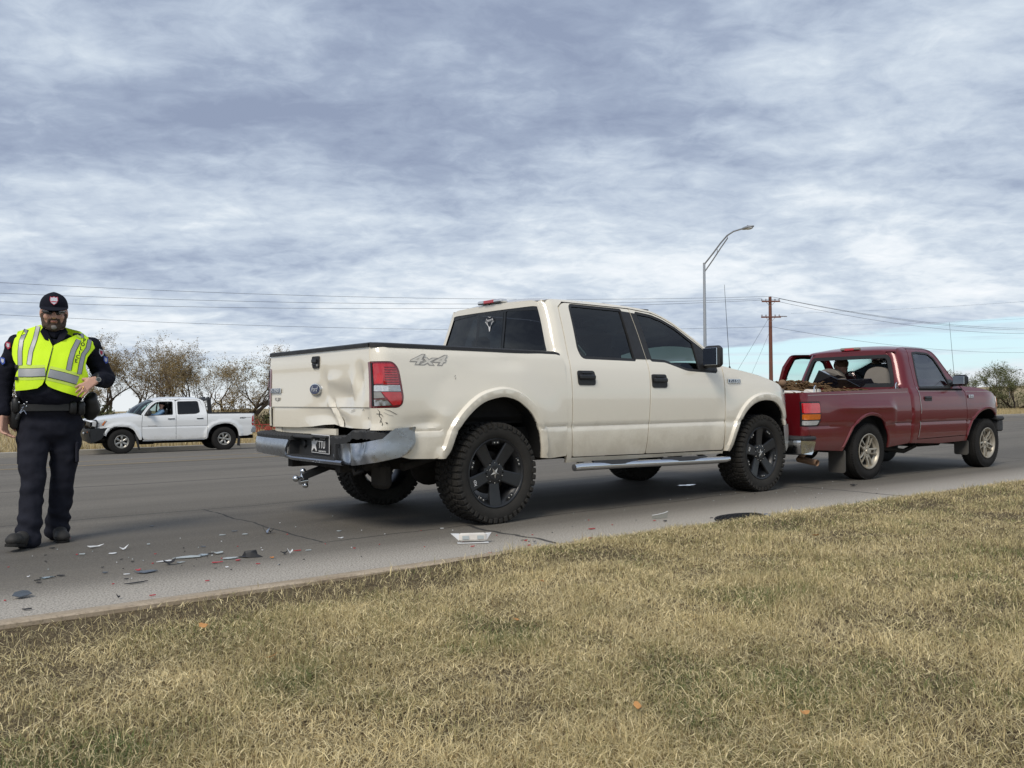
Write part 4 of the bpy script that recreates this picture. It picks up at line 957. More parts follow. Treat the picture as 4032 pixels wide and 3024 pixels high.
    b = MB(); b.box((.672, 0, 1.886), (.012, .15, .030), ch=.004); b.build('red_lens', M['redlens'], hl)
    # aerial
    b = MB(); b.tube([(3.082, -.90, 1.25), (3.075, -.90, 1.30)], [.018, .008], 10); b.tube([(3.075, -.90, 1.30), (3.005, -.90, 2.13)], [.0032, .0018], 6); b.build('aerial', M['satin'], T)
    # ---- interior
    for sg in (-1, 1):
        b = MB(); b.box((2.02, sg*.40, .93), (.50, .48, .16), ch=.05); b.box((1.80, sg*.40, 1.20), (.14, .46, .54), Matrix.Rotation(R(-12), 3, 'Y'), ch=.06); b.box((1.74, sg*.40, 1.53), (.10, .25, .16), ch=.04); b.build('front_seat', M['darkfabric'], T)
    b = MB(); b.box((1.12, 0, .98), (.50, 1.4, .16), ch=.05); b.box((.90, 0, 1.22), (.15, 1.4, .50), Matrix.Rotation(R(-8), 3, 'Y'), ch=.05)
    for y in (-.45, .45): b.box((.92, y, 1.52), (.10, .26, .15), ch=.05)
    b.build('rear_bench', M['darkfabric'], T)
    b = MB(); b.box((2.72, 0, 1.20), (.36, 1.6, .24), ch=.05); b.build('dashboard', M['darkfabric'], T)
    b = MB(); b.lathe([(.185, 0), (.19, .01), (.20, .01), (.205, 0), (.20, -.01), (.19, -.01), (.185, 0)], 24, axis='x', c=(2.44, .40, 1.31)); b.tube([(2.44, .40, 1.31), (2.62, .40, 1.25)], .03, 8); b.build('steering_wheel', M['darkfabric'], T)
    b = MB(); b.box((1.5, 0, 1.842), (1.3, 1.28, .014)); b.build('headliner', M['darkfabric'], T)
    for sg in (-1, 1):
        b = MB(); b.box((2.30, sg*.30, 1.70), (.03, .40, .13), Matrix.Rotation(R(35), 3, 'Y'), ch=.01); b.build('sun_visor', M['darkfabric'], T)
        b = MB(); b.tube([(2.18, sg*.66, 1.74), (2.30, sg*.67, 1.70), (2.42, sg*.70, 1.62), (2.47, sg*.72, 1.56)], .016, 8); b.build('grab_handle', M['darkfabric'], T)
    b = MB(); b.box((1.55, 0, .70), (2.8, 1.7, .10)); b.build('cab_floor', M['underbody'], T)
    # ---- chassis
    b = MB()
    for sg in (-1, 1): b.box((1.4, sg*.42, .50), (5.0, .08, .13))
    for x in (-1.0, -.5, .7, 1.6, 2.6, 3.9): b.box((x, 0, .50), (.08, .84, .09))
    b.tube([(0, -.80, .40), (0, .80, .40)], .045, 10); b.tube([(3.518, -.80, .40), (3.518, .80, .40)], .035, 10)
    b.ell((0, 0, .40), (.17, .15, .165)); b.ell((3.5, .2, .40), (.13, .11, .13)); b.tube([(0.1, 0, .42), (1.9, 0, .50)], .035, 8)
    b.box((1.2, .0, .50), (.9, .3, .18), ch=.04); b.box((2.3, 0, .52), (.9, .5, .22), ch=.05)
    for sg in (-1, 1):
        b.tube([(.60, sg*.52, .52), (.0, sg*.52, .455), (-.75, sg*.52, .56)], .03, 6, flat=.6); b.tube([(-.1, sg*.45, .42), (-.22, sg*.40, .80)], .03, 8); b.tube([(.15, sg*.5, .46), (.34, sg*.62, .95)], .012, 6)
    b.build('chassis', M['rustframe'], T)
    b = MB(); b.ell((-.66, .05, .50), (.34, .34, .10), 24, 8); b.build('spare_wheel', M['underbody'], T)
    b = MB(); b.tube([(.55, -.62, .43), (.2, -.62, .47), (-.2, -.60, .56), (-.7, -.70, .47)], .032, 10); b.build('exhaust_pipe', M['rustframe'], T)
    b = MB(); b.box((-.78, -.52, .40), (.10, .20, .20), ch=.03); b.build('tow_bracket', M['rustframe'], T)
    # ---- rear bumper
    path = [(-1.17, 0), (-1.17, .45), (-1.155, .70), (-1.105, .86), (-1.0, .955), (-.90, .985), (-.79, .992)]
    L = [0]
    for i in range(1, len(path)): L.append(L[-1]+hypot(path[i][0]-path[i-1][0], path[i][1]-path[i-1][1]))
    px = spline(L, [p[0] for p in path]); py = spline(L, [p[1] for p in path]); QE = L[-1]
    bumper = thing('rear_bumper', None, None); bumper.parent = T; bumper['label'] = 'bent chrome and black step bumper with a licence plate'
    def dent(q, z):
        return .055*exp(-((q-.62)/.13)**2-((z-.60)/.10)**2)+.030*exp(-((q-.80)/.06)**2-((z-.66)/.06)**2)-.012*exp(-((q-.72)/.03)**2)+.02*exp(-((q-.50)/.05)**2)+.006*sin(q*40+z*22)*exp(-((q-.70)/.22)**2)
    pl_ = [(-1.17, 0), (-1.19, .45), (-1.205, .75), (-1.19, .90), (-1.12, .980), (-1.0, 1.005), (-.86, 1.01)]; LL = [0]
    for i in range(1, len(pl_)): LL.append(LL[-1]+hypot(pl_[i][0]-pl_[i-1][0], pl_[i][1]-pl_[i-1][1]))
    pxl = spline(LL, [p[0] for p in pl_]); pyl = spline(LL, [p[1] for p in pl_])
    def fmap_l(q, z): return (pxl(q)-.014*sin(pi*min(1, max(0, (z-.53)/.14))), pyl(q), z+.02*(q/QE)**2)
    def fmap_r(q, z):
        zz = z
        return (px(q)+dent(q, z)-.014*sin(pi*min(1, max(0, (z-.51)/.17))), -py(q)-.01*sstep(1, 1.3, q), zz)
    fo = rpoly([(.27, .660), (.29, .665), (.95, .668), (1.22, .680), (QE-.01, .665), (QE, .60), (1.15, .548), (.8, .530), (.34, .520)], [.01, .01, 0, 0, .03, .03, .05, 0, .02], 3)
    panel('bumper_face', fo, fmap_l, M['dullchrome'], bumper, step=.04, flange=(.02, 0, 0), flip=True)
    fo = rpoly([(.48, .625), (.52, .655), (.60, .662), (.75, .668), (.88, .684), (.99, .705), (1.07, .775), (1.25, .786), (QE-.01, .765), (QE, .66), (QE-.03, .605), (1.12, .568), (.95, .535), (.75, .508), (.50, .512), (.46, .56)], [.01, .02, 0, 0, 0, 0, 0, 0, .03, .02, .03, 0, 0, 0, .02, .02], 3)
    fr_ = panel('bumper_face', fo, fmap_r, M['dullchrome'], bumper, step=.025, flange=(.02, 0, 0)); fr_['label'] = 'buckled right half of the chrome bumper face'
    b = MB(); nq = 60; vs = []                       # lower lip from left section, under the plate, to the right
    for i in range(nq+1):
        q = -.62+.98*i/nq; z0 = .515+.012*sstep(.2, .36, q); vs += [(-1.172, q, z0+.022), (-1.182, q, z0+.008), (-1.172, q, z0-.012), (-1.14, q, z0-.016)]
    b.add(vs, [(i*4+j, i*4+j+1, i*4+j+5, i*4+j+4) for i in range(nq) for j in range(3)]); b.build('lower_lip', M['dullchrome'], bumper, recalc=True)
    # recess with tray and side cheeks
    b = MB(); b.box((-1.075, -.10, .625), (.02, .86, .16)); b.box((-1.12, -.10, .540), (.11, .82, .018)); b.box((-1.12, .295, .60), (.10, .02, .12), ch=.004); b.box((-1.115, -.49, .60), (.10, .02, .12), ch=.004); b.box((-1.10, .02, .698), (.07, .60, .02), ch=.006)
    b.build('plate_recess', M['greyplastic'], bumper)
    b = MB(); b.lathe([(0, -.02), (.028, -.018), (.034, 0)], 16, axis='x', c=(-1.085, .16, .635)); b.build('recess_button', M['satin'], bumper); b = MB(); b.lathe([(0, -.012), (.014, -.010), (.016, 0)], 12, axis='x', c=(-1.09, -.43, .60)); b.build('recess_button', M['satin'], bumper)
    def pad(sg, q0, q1, zf, nm):
        b = MB(); nq = int((q1-q0)/.009); vs = []
        for i in range(nq+1):
            q = q0+(q1-q0)*i/nq; z = zf(q)+(.004 if (i//3) % 2 else -.003); ox = (px(q) if sg < 0 else pxl(q))+.004+(dent(q, .66) if sg < 0 else 0); oy = sg*((py(q) if sg < 0 else pyl(q))-.006)
            ix = max(-1.055, ox+.005); iy = sg*min(py(q), .80+.0*(q))
            if q > .95: ix, iy = ox+.03, sg*(.865)
            vs += [(ox, oy, z-(.062 if sg < 0 else .040)), (ox-.004, oy, z-.010), (ox+(ix-ox)*.12, oy+(iy-oy)*.12, z), (ix, iy, z+.004), (ix, iy, z-.04)]
        b.add(vs, [(i*5+j, (i+1)*5+j, (i+1)*5+j+1, i*5+j+1) for i in range(nq) for j in range(4)]+[(0, 1, 2, 3, 4), tuple(nq*5+j for j in range(5))]); return b.build(nm, M['greyplastic'], bumper, smooth=25, recalc=True)
    pad(1, .25, 1.26, lambda q: .705+.015*sstep(.4, 1.2, q), 'step_pad')
    pad(-1, .42, 1.14, lambda q: .706+.055*sstep(.50, .74, q)-.012*sstep(.85, 1.1, q)+.006*sstep(.5, .46, q), 'step_pad')['label'] = 'buckled black step pad'
    b = MB(); b.box((-1.10, .09, .692), (.12, .36, .020), ch=.006); b.build('pad_bridge', M['greyplastic'], bumper)
    for (y0, z0) in ((.90, .60),):
        b = MB(); b.lathe([(0, -.004), (.016, -.004), (.019, .002)], 14, axis='x', c=(-1.09, .80, .60)); b.build('sensor_hole', M['satin'], bumper)
    b = MB(); b.tube([(-1.09, -.66, .49), (-1.11, -.70, .44), (-1.07, -.76, .47)], .016, 6); b.box((-1.06, -.62, .50), (.05, .12, .06), ch=.01); b.build('bent_bracket', M['underbody'], bumper)
    # licence plate
    pm = frame((-1.098, -.13, .642), (0, -1, -.012), (0, -.012, 1))
    b = MB(); b.box((0, 0, 0), (.305, .148, .004)); pl = b.build('licence_plate', M['letterwhite'], bumper); pl.data.transform(pm)
    b = MB(); b.box((0, 0, .0025), (.292, .136, .003)); q = b.build('plate_field', M['letterblack'], pl); q.data.transform(pm)
    st = []
    for k in range(10):
        a = R(90+36*k+5); r_ = .078 if k % 2 == 0 else .031; st.append((max(-.145, min(.2, -.105+r_*cos(a))), max(-.066, min(.066, -.004+r_*sin(a)))))
    b = MB(); b.prism(st, lambda u, v, t: (u, v, .0042+t*.001)); q = b.build('plate_star', M['letterwhite'], pl, smooth=0, recalc=True); q.data.transform(pm)
    text('plate_lettering', 'TEXAS', .030, M['letterwhite'], pl, pm @ Matrix.Translation((.035, .047, .005)), .0006, bold=.0008)
    text('plate_lettering', 'TTU', .082, M['letterwhite'], pl, pm @ Matrix.Translation((.032, -.008, .005)) @ Matrix.Diagonal((.72, 1, 1, 1)), .0006, bold=.0008)
    text('plate_lettering', 'LONE STAR STATE', .015, M['letterwhite'], pl, pm @ Matrix.Translation((.040, -.058, .005)), .0006, bold=.0003)
    b = MB(); b.lathe([(0, -.004), (.006, -.004), (.007, 0)], 10, axis='x', c=(-1.103, -.03, .70)); b.build('plate_screw', M['alloy'], pl); b = MB(); b.lathe([(0, -.004), (.006, -.004), (.007, 0)], 10, axis='x', c=(-1.103, -.06, .585)); b.build('plate_screw', M['alloy'], pl)
    # tow hitch with three balls
    h = thing('tow_hitch', None, None); h.parent = T
    b = MB(); b.box((-.93, .0, .462), (.16, .085, .085), Matrix.Rotation(R(12), 3, 'Y'), ch=.01); b.box((-.80, 0, .47), (.18, .30, .07), ch=.01); b.box((-.93, .10, .45), (.05, .05, .07), ch=.01); b.build('receiver', M['rustframe'], h)
    b = MB(); b.box((-1.07, 0, .420), (.26, .055, .055), Matrix.Rotation(R(-17), 3, 'Y'), ch=.006); b.build('shank', M['satin'], h)
    for (x, z, r_) in ((-1.185, .425, .024), (-1.245, .370, .026), (-1.165, .312, .0235)):
        b = MB(); b.ell((x, 0, z), (r_, r_, r_), 20, 14); b.tube([(-1.19, 0, .372), (x, 0, z)], [.016, .013], 10); b.build('tow_ball', M['chrome'], h)
    b = MB(); b.tube([(-1.215, 0, .345), (-1.15, 0, .352)], .026, 14); b.build('hitch_collar', M['chrome'], h)
    # 4x4 decal on the bed side
    dm = frame((-.655, -bprof(1.27)-.0015, 1.275), (1, 0, -.01), (.0, .12, 1))
    text('side_decal', '4x4', .105, M['decal'], T, dm, .0006, shear=.35, bold=.007, width=.345)
    text('side_decal', '4x4', .105, M['decalfill'], T, dm @ Matrix.Translation((0, 0, .0012)), .0006, shear=.35, bold=.0012, width=.325)
    # wheels
    w0 = ford_wheel(); w0.parent = T
    for i, (x, sg) in enumerate(((0, -1), (3.518, -1), (0, 1), (3.518, 1))):
        w_ = w0 if i == 0 else copy_tree(w0, T)
        w_.location = (x, sg*.835, .3995); w_.rotation_euler = (0, R([0, 31, 15, 50][i]), 0 if sg < 0 else pi)
    return T
FORD = ford()
# ================================================================== shared bits for the two smaller pickups
def offl(A, d):
    A = np.array(A); out = []
    for i in range(len(A)):
        t = A[min(i+1, len(A)-1)]-A[max(i-1, 0)]; t = t/np.linalg.norm(t); out.append((A[i][0]-t[1]*d, A[i][1]+t[0]*d))
    return out
def loft(name, xs, zf, yf, crown, m, host, bow=lambda x, t: 0, n=18, ex=2.4, smooth=50):
    b = MB(); vs = []
    for x in xs:
        ze = zf(x); ye = yf(x, ze)
        for j in range(n+1):
            t = -1+2*j/n; t = math.copysign(1-(1-abs(t))**1.25, t); vs.append((x+bow(x, t), t*ye, ze+crown(x)*(1-abs(t)**ex)))
    b.add(vs, [(i*(n+1)+j, (i+1)*(n+1)+j, (i+1)*(n+1)+j+1, i*(n+1)+j+1) for i in range(len(xs)-1) for j in range(n)])
    return b.build(name, m, host, smooth=smooth)
def road_wheel(RO, rr, hw, kind):
    """plain road tyre with grooves and an alloy rim; outer face towards -y"""
    root = thing('wheel', None, None); t = MB()
    t.lathe([(rr-.006, -hw*.82), (rr+.012, -hw*.90), (rr+.05, -hw*1.0), (RO-.045, -hw*.99), (RO-.014, -hw*.86), (RO-.004, -hw*.72), (RO-.001, -hw*.55), (RO-.008, -hw*.53), (RO-.008, -hw*.47), (RO, -hw*.45), (RO, -hw*.06), (RO-.008, -hw*.04), (RO-.008, hw*.04), (RO, hw*.06), (RO, hw*.45), (RO-.008, hw*.47), (RO-.008, hw*.53), (RO, hw*.55), (RO-.014, hw*.86), (RO-.045, hw*.99), (rr+.05, hw), (rr-.006, hw*.82)], 72)
    N = 64
    for i in range(N):
        a = 2*pi*i/N; rot = Matrix.Rotation(-a, 3, 'Y')
        for sg in (-1, 1): c = rot @ Vector((RO-.010, sg*hw*.80, 0)); t.box(c, (.014, hw*.18, .020), rot, ch=.002)
    t.build('tyre', M['rubber'], root, smooth=30)
    al = M['dirtyalloy'] if kind == 'five' else M['alloy']
    r = MB(); r.lathe([(rr-.03, hw*.7), (rr-.05, 0), (rr-.045, -hw*.55), (rr-.018, -hw*.70), (rr-.010, -hw*.84), (rr, -hw*.90), (rr+.003, -hw*.95), (rr-.006, -hw*.98), (rr-.016, -hw*.90), (rr-.026, -hw*.74)], 56); r.build('rim', al, root, smooth=40)
    n = 5 if kind == 'five' else 6; sp0 = None
    for k in range(n):
        a = R(90+360/n*k+(0 if kind == 'five' else 30))
        if sp0 is None:
            s = MB()
            if kind == 'five':
                sec = [(.035, .034, -hw*.62), (.075, .036, -hw*.72), (.12, .036, -hw*.80), (rr-.045, .044, -hw*.80), (rr-.012, .058, -hw*.80)]
                for sd_ in (-1, 1):        # each spoke is split by a slot
                    vs = []
                    for r_, h_, y in sec: vs += [(r_, y, sd_*h_), (r_, y-.004, sd_*h_*.45+sd_*.004), (r_, y+.02, sd_*h_*.40+sd_*.004), (r_, y+.024, sd_*h_)]
                    s.add(vs, [(i*4+j, i*4+(j+1) % 4, (i+1)*4+(j+1) % 4, (i+1)*4+j) for i in range(len(sec)-1) for j in range(4)]+[(0, 1, 2, 3), (16, 17, 18, 19)])
                s.box((.055, -hw*.64, 0), (.05, .02, .045), ch=.004)
            else:
                sec = [(.04, .032, -hw*.55), (.085, .028, -hw*.72), (rr-.05, .040, -hw*.72), (rr-.014, .066, -hw*.66)]; vs = []
                for r_, h_, y in sec: vs += [(r_, y+.012, -h_), (r_, y, -h_*.5), (r_, y, h_*.5), (r_, y+.012, h_), (r_, y+.04, 0)]
                s.add(vs, [(i*5+j, i*5+(j+1) % 5, (i+1)*5+(j+1) % 5, (i+1)*5+j) for i in range(len(sec)-1) for j in range(5)])
            sp0 = s.build('spoke', al, root, smooth=30, recalc=True); sp = sp0
        else: sp = sp0.copy(); COL.objects.link(sp)
        sp.rotation_euler = (0, -a, 0)
    b = MB(); b.lathe([(0, -hw*.82), (.026, -hw*.80), (.032, -hw*.70), (.05, -hw*.62), (.052, -hw*.3)], 24)
    for k in range(n): a = R(360/n*k+20); b.lathe([(0, -hw*.70), (.009, -hw*.70), (.010, -hw*.5)], 8, c=(.046*cos(a), 0, .046*sin(a)))
    b.build('hub', al, root)
    b = MB(); b.lathe([(0, .0), (rr*.72, .0), (rr*.72, .02), (0, .02)], 28); b.lathe([(rr-.035, .03), (0, .03)], 28); b.build('brake_disc', M['underbody'], root)
    return root
def wheels(T, w0, spots, R_):
    w0.parent = T
    for i, (x, y, sp) in enumerate(spots):
        w_ = w0 if i == 0 else copy_tree(w0, T); w_.location = (x, y, R_); w_.rotation_euler = (0, R(sp), 0 if y < 0 else pi)

# ================================================================== the dark red single-cab pickup
def mazda():
    T = thing('pickup_truck', 'dark red single cab pickup with a broken rear window, struck from behind on the right', 'pickup truck', (3.7223, 10.90753, 0), R(35.56))
    pt = M['red']
    prof = spline([.34, .42, .50, .60, .635, .655, .67, .80, .95, 1.02, 1.06, 1.09, 1.40, 1.50, 1.56, 1.60, 1.625], [.815, .838, .852, .862, .862, .857, .870, .876, .864, .848, .830, .812, .705, .665, .632, .590, .540])
    ar = np.array([(-.50, .362), (-.433, .483), (-.318, .635), (-.17, .727), (.006, .758), (.184, .722), (.305, .625), (.385, .5), (.412, .366)])
    af = np.array([(2.275, .40), (2.34, .575), (2.486, .712), (2.653, .782), (2.835, .802), (2.993, .758), (3.08, .70)])
    ar, af = crom(ar, 3), crom(af, 3)
    def fl(x, z, A): d = pdist(x, z, A); return .014*(1-sstep(.026, .036, d))-.008*(1-sstep(0, .010, d))
    XR, RC = -1.245, .060
    def by(x, z):
        y = prof(min(z, 1.03))+fl(x, z, ar)
        y += .020*exp(-((z-.87)/.05)**2)*sstep(-.85, -.35, x)*sstep(.56, .40, x) + .012*sstep(.90, .84, z)*sstep(.62, .66, z)*sstep(-.85, -.2, x)*sstep(.56, .50, x)
        return y
    def bmap(sg, off=0):
        def f(s, z):
            if s > XR+RC: x, y = s, by(s, z)
            else: a = (XR+RC-s)/RC; Y = by(XR+RC, z); x = XR+RC-(RC+off)*sin(a); y = Y-RC+RC*cos(a)
            return (x, sg*(y+off), z)
        return f
    bed = [(XR-.032, 1.030), (-1.083, 1.032), (-.716, 1.041), (.123, 1.062), (.855, 1.085), (.885, 1.0), (.880, .895), (.895, .652), (.895, .43), (.86, .40), (.44, .366)]+[tuple(p) for p in ar[::-1]][0:]+[(-.53, .360), (-.933, .383), (-1.18, .40), (XR-.032, .42)]
    lamp = [(XR-.032, .930), (-.990, .930), (-.972, .90), (-.970, .72), (-1.02, .655), (XR-.032, .655)]
    for sg in (-1, 1):
        kw = dict(flange=(0, -sg*.02, 0), flip=(sg > 0))
        o_ = bed+[(XR-.032, .655)]+lamp[1:-1][::-1]+[(XR-.032, .930)]
        panel('bed_side', o_, bmap(sg), pt, T, step=.032, ostep=.024, lines=[[(-1.20, z_), (-.50, z_)] for z_ in (.635, .655)]+[[(.44, z_), (.86, z_)] for z_ in (.635, .655, .67)]+[offl(ar, d_)[1:-1] for d_ in (.010, .026, .037)], **kw)
        lb = panel('tail_light', off_poly(rpoly(lamp, [0, .02, .02, .04, .03, 0]), .003), bmap(sg, .001), M['satin'], T, step=.04, **kw)
        panel('brake_lens', rpoly([(XR-.008, .914), (-1.003, .914), (-.990, .893), (-.989, .802), (XR-.008, .802)], .012), bmap(sg, .006), M['brakered'] if sg < 0 else M['redlens'], lb, step=.04, **kw)
        panel('indicator_lens', rpoly([(XR-.008, .790), (-.989, .790), (-.991, .740), (-1.004, .730), (XR-.008, .730)], .01), bmap(sg, .006), M['litamber'], lb, step=.04, **kw)
        panel('reverse_lens', rpoly([(XR-.008, .718), (-1.008, .718), (-1.035, .682), (-1.055, .670), (XR-.008, .670)], .01), bmap(sg, .006), M['clearlens'], lb, step=.04, **kw)
        wheel_liner(T, ar, sg, by, .40, M['underbody'])
    # tailgate, pushed in
    def gx(y, z): return XR-.002+.05*exp(-((y-.15)/.5)**2-((z-.78)/.2)**2)+.03*exp(-((y+.38)/.12)**2-((z-.62)/.10)**2)+.010*sin(y*18+z*11)*exp(-((z-.7)/.25)**2)
    tg = panel('tailgate', [(-.795, 1.028), (.795, 1.028), (.80, .52), (-.80, .52)], lambda y, z: (gx(y, z), y, z), pt, T, step=.035, flange=(.04, 0, 0)); tg['label'] = 'dark red tailgate pushed in'
    b = MB(); b.box((-.19, 0, .58), (2.05, 1.5, .03)); b.box((.84, 0, .82), (.03, 1.52, .48)); b.box((-1.18, 0, .80), (.02, 1.5, .42))
    for sg in (-1, 1): b.box((-.19, sg*.765, .80), (2.05, .02, .46)); b.box((-.18, sg*.79, 1.022), (2.06, .07, .02), Matrix.Rotation(R(-1.5), 3, 'Y'))
    b.build('cargo_box', M['underbody'], T)
    for sg in (-1, 1):
        for x in (-.95, .70): b = MB(); z = 1.045+.025*(x+1)*1.0; b.tube([(x-.022, sg*.79, z-.01), (x-.020, sg*.79, z+.045), (x, sg*.79, z+.062), (x+.020, sg*.79, z+.045), (x+.022, sg*.79, z-.01)], .007, 8); b.build('tie_down_loop', M['chrome'], T)
    # ---- cab
    roof_e = spline([.93, .95, .977, 1.065, 1.165, 1.40, 1.68, 1.78, 1.84, 1.90, 1.98, 2.06, 2.16, 2.26], [1.53, 1.556, 1.577, 1.600, 1.615, 1.622, 1.613, 1.588, 1.535, 1.445, 1.330, 1.240, 1.155, 1.108])
    RCB = .13
    def xr(z): return .845+.095*sstep(1.05, 1.58, z)
    def cy(x, z):
        y = prof(z)+.006
        if x > 2.2: y += fl(x, z, af)-.16*max(0, (x-2.72)/.5)**2.3*.55
        return y
    def cmap(sg, off=0.):
        def f(x, z):
            y = cy(x, z)+off
            if z > 1.09:
                x0 = xr(z)
                if x < x0+RCB: a = min(pi/2, (x0+RCB-x)/RCB); x = x0+RCB-RCB*sin(a); y += -RCB+RCB*cos(a)
            elif x < .945: t = min(1, (.945-x)/.045); y -= .040*(1-sqrt(max(0, 1-t*t)))
            return (x, sg*y, z)
        return f
    door = rpoly([(1.055, .447), (1.088, .66), (1.090, 1.10), (1.140, 1.42), (1.228, 1.592), (1.65, 1.596), (1.775, 1.568), (1.835, 1.50), (1.895, 1.415), (1.972, 1.303), (2.052, 1.213), (2.165, 1.115), (2.232, 1.03), (2.214, .88), (2.250, .462)], [.02, 0, 0, 0, .04, .02, .03, .02, 0, 0, 0, .01, .02, 0, .02], 3)
    win = rpoly([(1.168, 1.092), (1.225, 1.35), (1.292, 1.535), (1.42, 1.548), (1.665, 1.536), (1.755, 1.480), (1.84, 1.335), (1.925, 1.165), (1.925, 1.098)], [.02, .02, .03, 0, .03, .02, 0, .01, .01], 3)
    cab = [(.903, .40), (.905, .66), (.893, .90), (.905, 1.02), (.900, 1.075)]+[(xr(z_)+RCB*(1-pi/2), z_) for z_ in (1.092, 1.16, 1.25, 1.35, 1.45, 1.52)]+[(.90, 1.553), (.945, 1.566)]+[(x, roof_e(x)) for x in (.977, 1.065, 1.165, 1.3, 1.45, 1.58, 1.68, 1.74, 1.78, 1.81, 1.84, 1.87, 1.90, 1.94, 1.98, 2.02, 2.06, 2.11, 2.16, 2.21, 2.26)]
    cab += [(2.256, 1.09), (2.180, 1.125), (2.060, 1.220), (1.980, 1.310), (1.903, 1.421), (1.843, 1.507), (1.782, 1.576), (1.652, 1.604), (1.222, 1.600), (1.132, 1.424), (1.081, 1.10), (1.079, .66), (1.045, .439), (2.25, .454), (2.262, .385), (1.6, .372)]
    for sg in (-1, 1):
        cm = cmap(sg); kw = dict(flange=(0, -sg*.02, 0), flip=(sg > 0))
        crn = [[(xr(z_)+RCB*k_, z_) for z_ in (1.12, 1.2, 1.3, 1.4, 1.48)] for k_ in (-.42, -.2, .0, .2, .4, .6, .8, .97)]+[[(.903+k_, z_) for z_ in (.42, .6, .66)] for k_ in (.008, .018, .03)]
        panel('cab_side', cab, cm, pt, T, step=.032, ostep=.022, lines=crn, **kw)
        def dmap(f0):
            if sg < 0: return f0
            hx, hy, th = 2.235, .872, R(30)       # the driver's door swings on its front edge
            def g(x, z):
                p = f0(x, z); X, Y = p[0]-hx, p[1]-hy; return (hx+X*cos(-th)-Y*sin(-th), hy+X*sin(-th)+Y*cos(-th), p[2])
            return g
        kd = dict(kw)
        d = panel('door', door, dmap(cm), pt, T, holes=[off_poly(win, -.012)], step=.032, ostep=.024, lines=[[(1.095, z_), (2.225, z_)] for z_ in (.635, .655, .670)], **kd)
        panel('window_trim', off_poly(win, -.014), dmap(cmap(sg, .003)), M['blackplastic'], d, holes=[off_poly(win, .012)], step=.05, **kd)
        panel('window_glass', off_poly(win, .010), dmap(cmap(sg, -.008)), M['paleglass'] if sg < 0 else M['clearglass'], d, step=.1, flip=(sg > 0))
        if sg > 0:      # inner face of the open door
            d['label'] = 'open door on the driver side'
            panel('door_card', off_poly(door, .02), dmap(cmap(sg, -.055)), M['red'], d, holes=[off_poly(win, -.02)], step=.06, flange=(0, .04, 0))
            panel('door_lining', [(1.15, .55), (1.17, 1.06), (2.05, 1.06), (2.12, .95), (2.12, .55)], dmap(cmap(sg, -.065)), M['fabric'], d, step=.08)
        wheel_liner(T, list(map(tuple, af))+[(3.10, .62), (3.11, .42)], sg, lambda x, z: cy(x, z)-(.05 if z < .69 else 0), .40, M['underbody']); hz = .950
        hb = MB(); f1 = cmap(sg, .004); c = f1(1.275, hz); hb.box(c, (.17, .012, .060), ch=.006)
        b2 = MB(); c2 = f1(1.265, hz+.006); b2.box((c2[0], c2[1]+sg*.012, c2[2]), (.13, .020, .024), ch=.007)
        if sg < 0:
            h = hb.build('door_handle', M['satin'], d); b2.build('grip', M['blackplastic'], h)
            b = MB()
            pts = [(1.088, 1.10), (1.098, 1.04), (1.094, .98), (1.100, .80), (1.096, .66), (1.090, .60), (1.068, .47)]
            v = []
            for p in pts: v += [cmap(sg, .0035)(p[0]-.006, p[1]), cmap(sg, .0035)(p[0]+.006, p[1])]
            b.add(v, [(2*i, 2*i+1, 2*i+3, 2*i+2) for i in range(len(pts)-1)]); b.build('door_edge_guard', M['alloy'], T)
        wing = [(2.262, .455), (2.262, .405)]+[tuple(p) for p in af]+[(3.13, .700), (3.20, .715), (3.225, .80), (3.17, .835), (3.10, .905), (3.095, .975), (3.05, 1.012), (2.936, 1.045), (2.80, 1.072), (2.63, 1.090), (2.45, 1.103), (2.27, 1.108), (2.185, 1.112), (2.242, 1.035), (2.224, .88)]
        panel('front_wing', wing, cm, pt, T, step=.032, ostep=.022, lines=[offl(af, d_)[1:-1] for d_ in (.010, .026, .037)]+[[(2.27, z_), (2.36, z_)] for z_ in (.635, .655, .67)], **kw)
        panel('side_marker', rpoly([(3.100, .985), (3.16, .965), (3.215, .90), (3.232, .815), (3.170, .838), (3.108, .905)], .008), cmap(sg, .003), M['amber'], T, step=.04, **kw)
        b = MB(); b.box((3.205, sg*.775, .885), (.012, .05, .115), Matrix.Rotation(R(-12), 3, 'Y')); b.build('corner_lamp', M['litamber'], T) if sg < 0 else None
        # mirror
        b = MB(); b.box((1.98, sg*.925, 1.185), (.10, .20, .145), Matrix.Rotation(R(4), 3, 'Y'), ch=.035)
        if sg < 0:
            mr = b.build('door_mirror', M['satin'], T, bevel=.01); b = MB(); b.box((1.927, sg*.925, 1.185), (.006, .150, .100), ch=.002); b.build('mirror_glass', M['mirror'], mr)
            b = MB(); b.add([cmap(sg, .002)(1.93, 1.10), cmap(sg, .002)(1.93, 1.20), cmap(sg, .002)(2.02, 1.20), cmap(sg, .002)(2.10, 1.11)], [(0, 1, 2, 3)]); b.box((2.0, sg*.85, 1.14), (.09, .10, .05), ch=.012); b.build('mirror_arm', M['satin'], mr)
        bd = MB(); bd.box((2.345, sg*.878, .975), (.13, .010, .042), ch=.003); q = bd.build('wing_badge', M['chrome'], T); bd = MB(); bd.box((2.352, sg*.884, .975), (.098, .003, .026)); bd.build('badge_field', M['badgedark'], q)
        text('badge_lettering', 'B3000', .028, M['letterchrome'], q, frame((2.352, sg*.8865, .975), (-sg, 0, 0), (0, 0, 1)), .0008, width=.09)
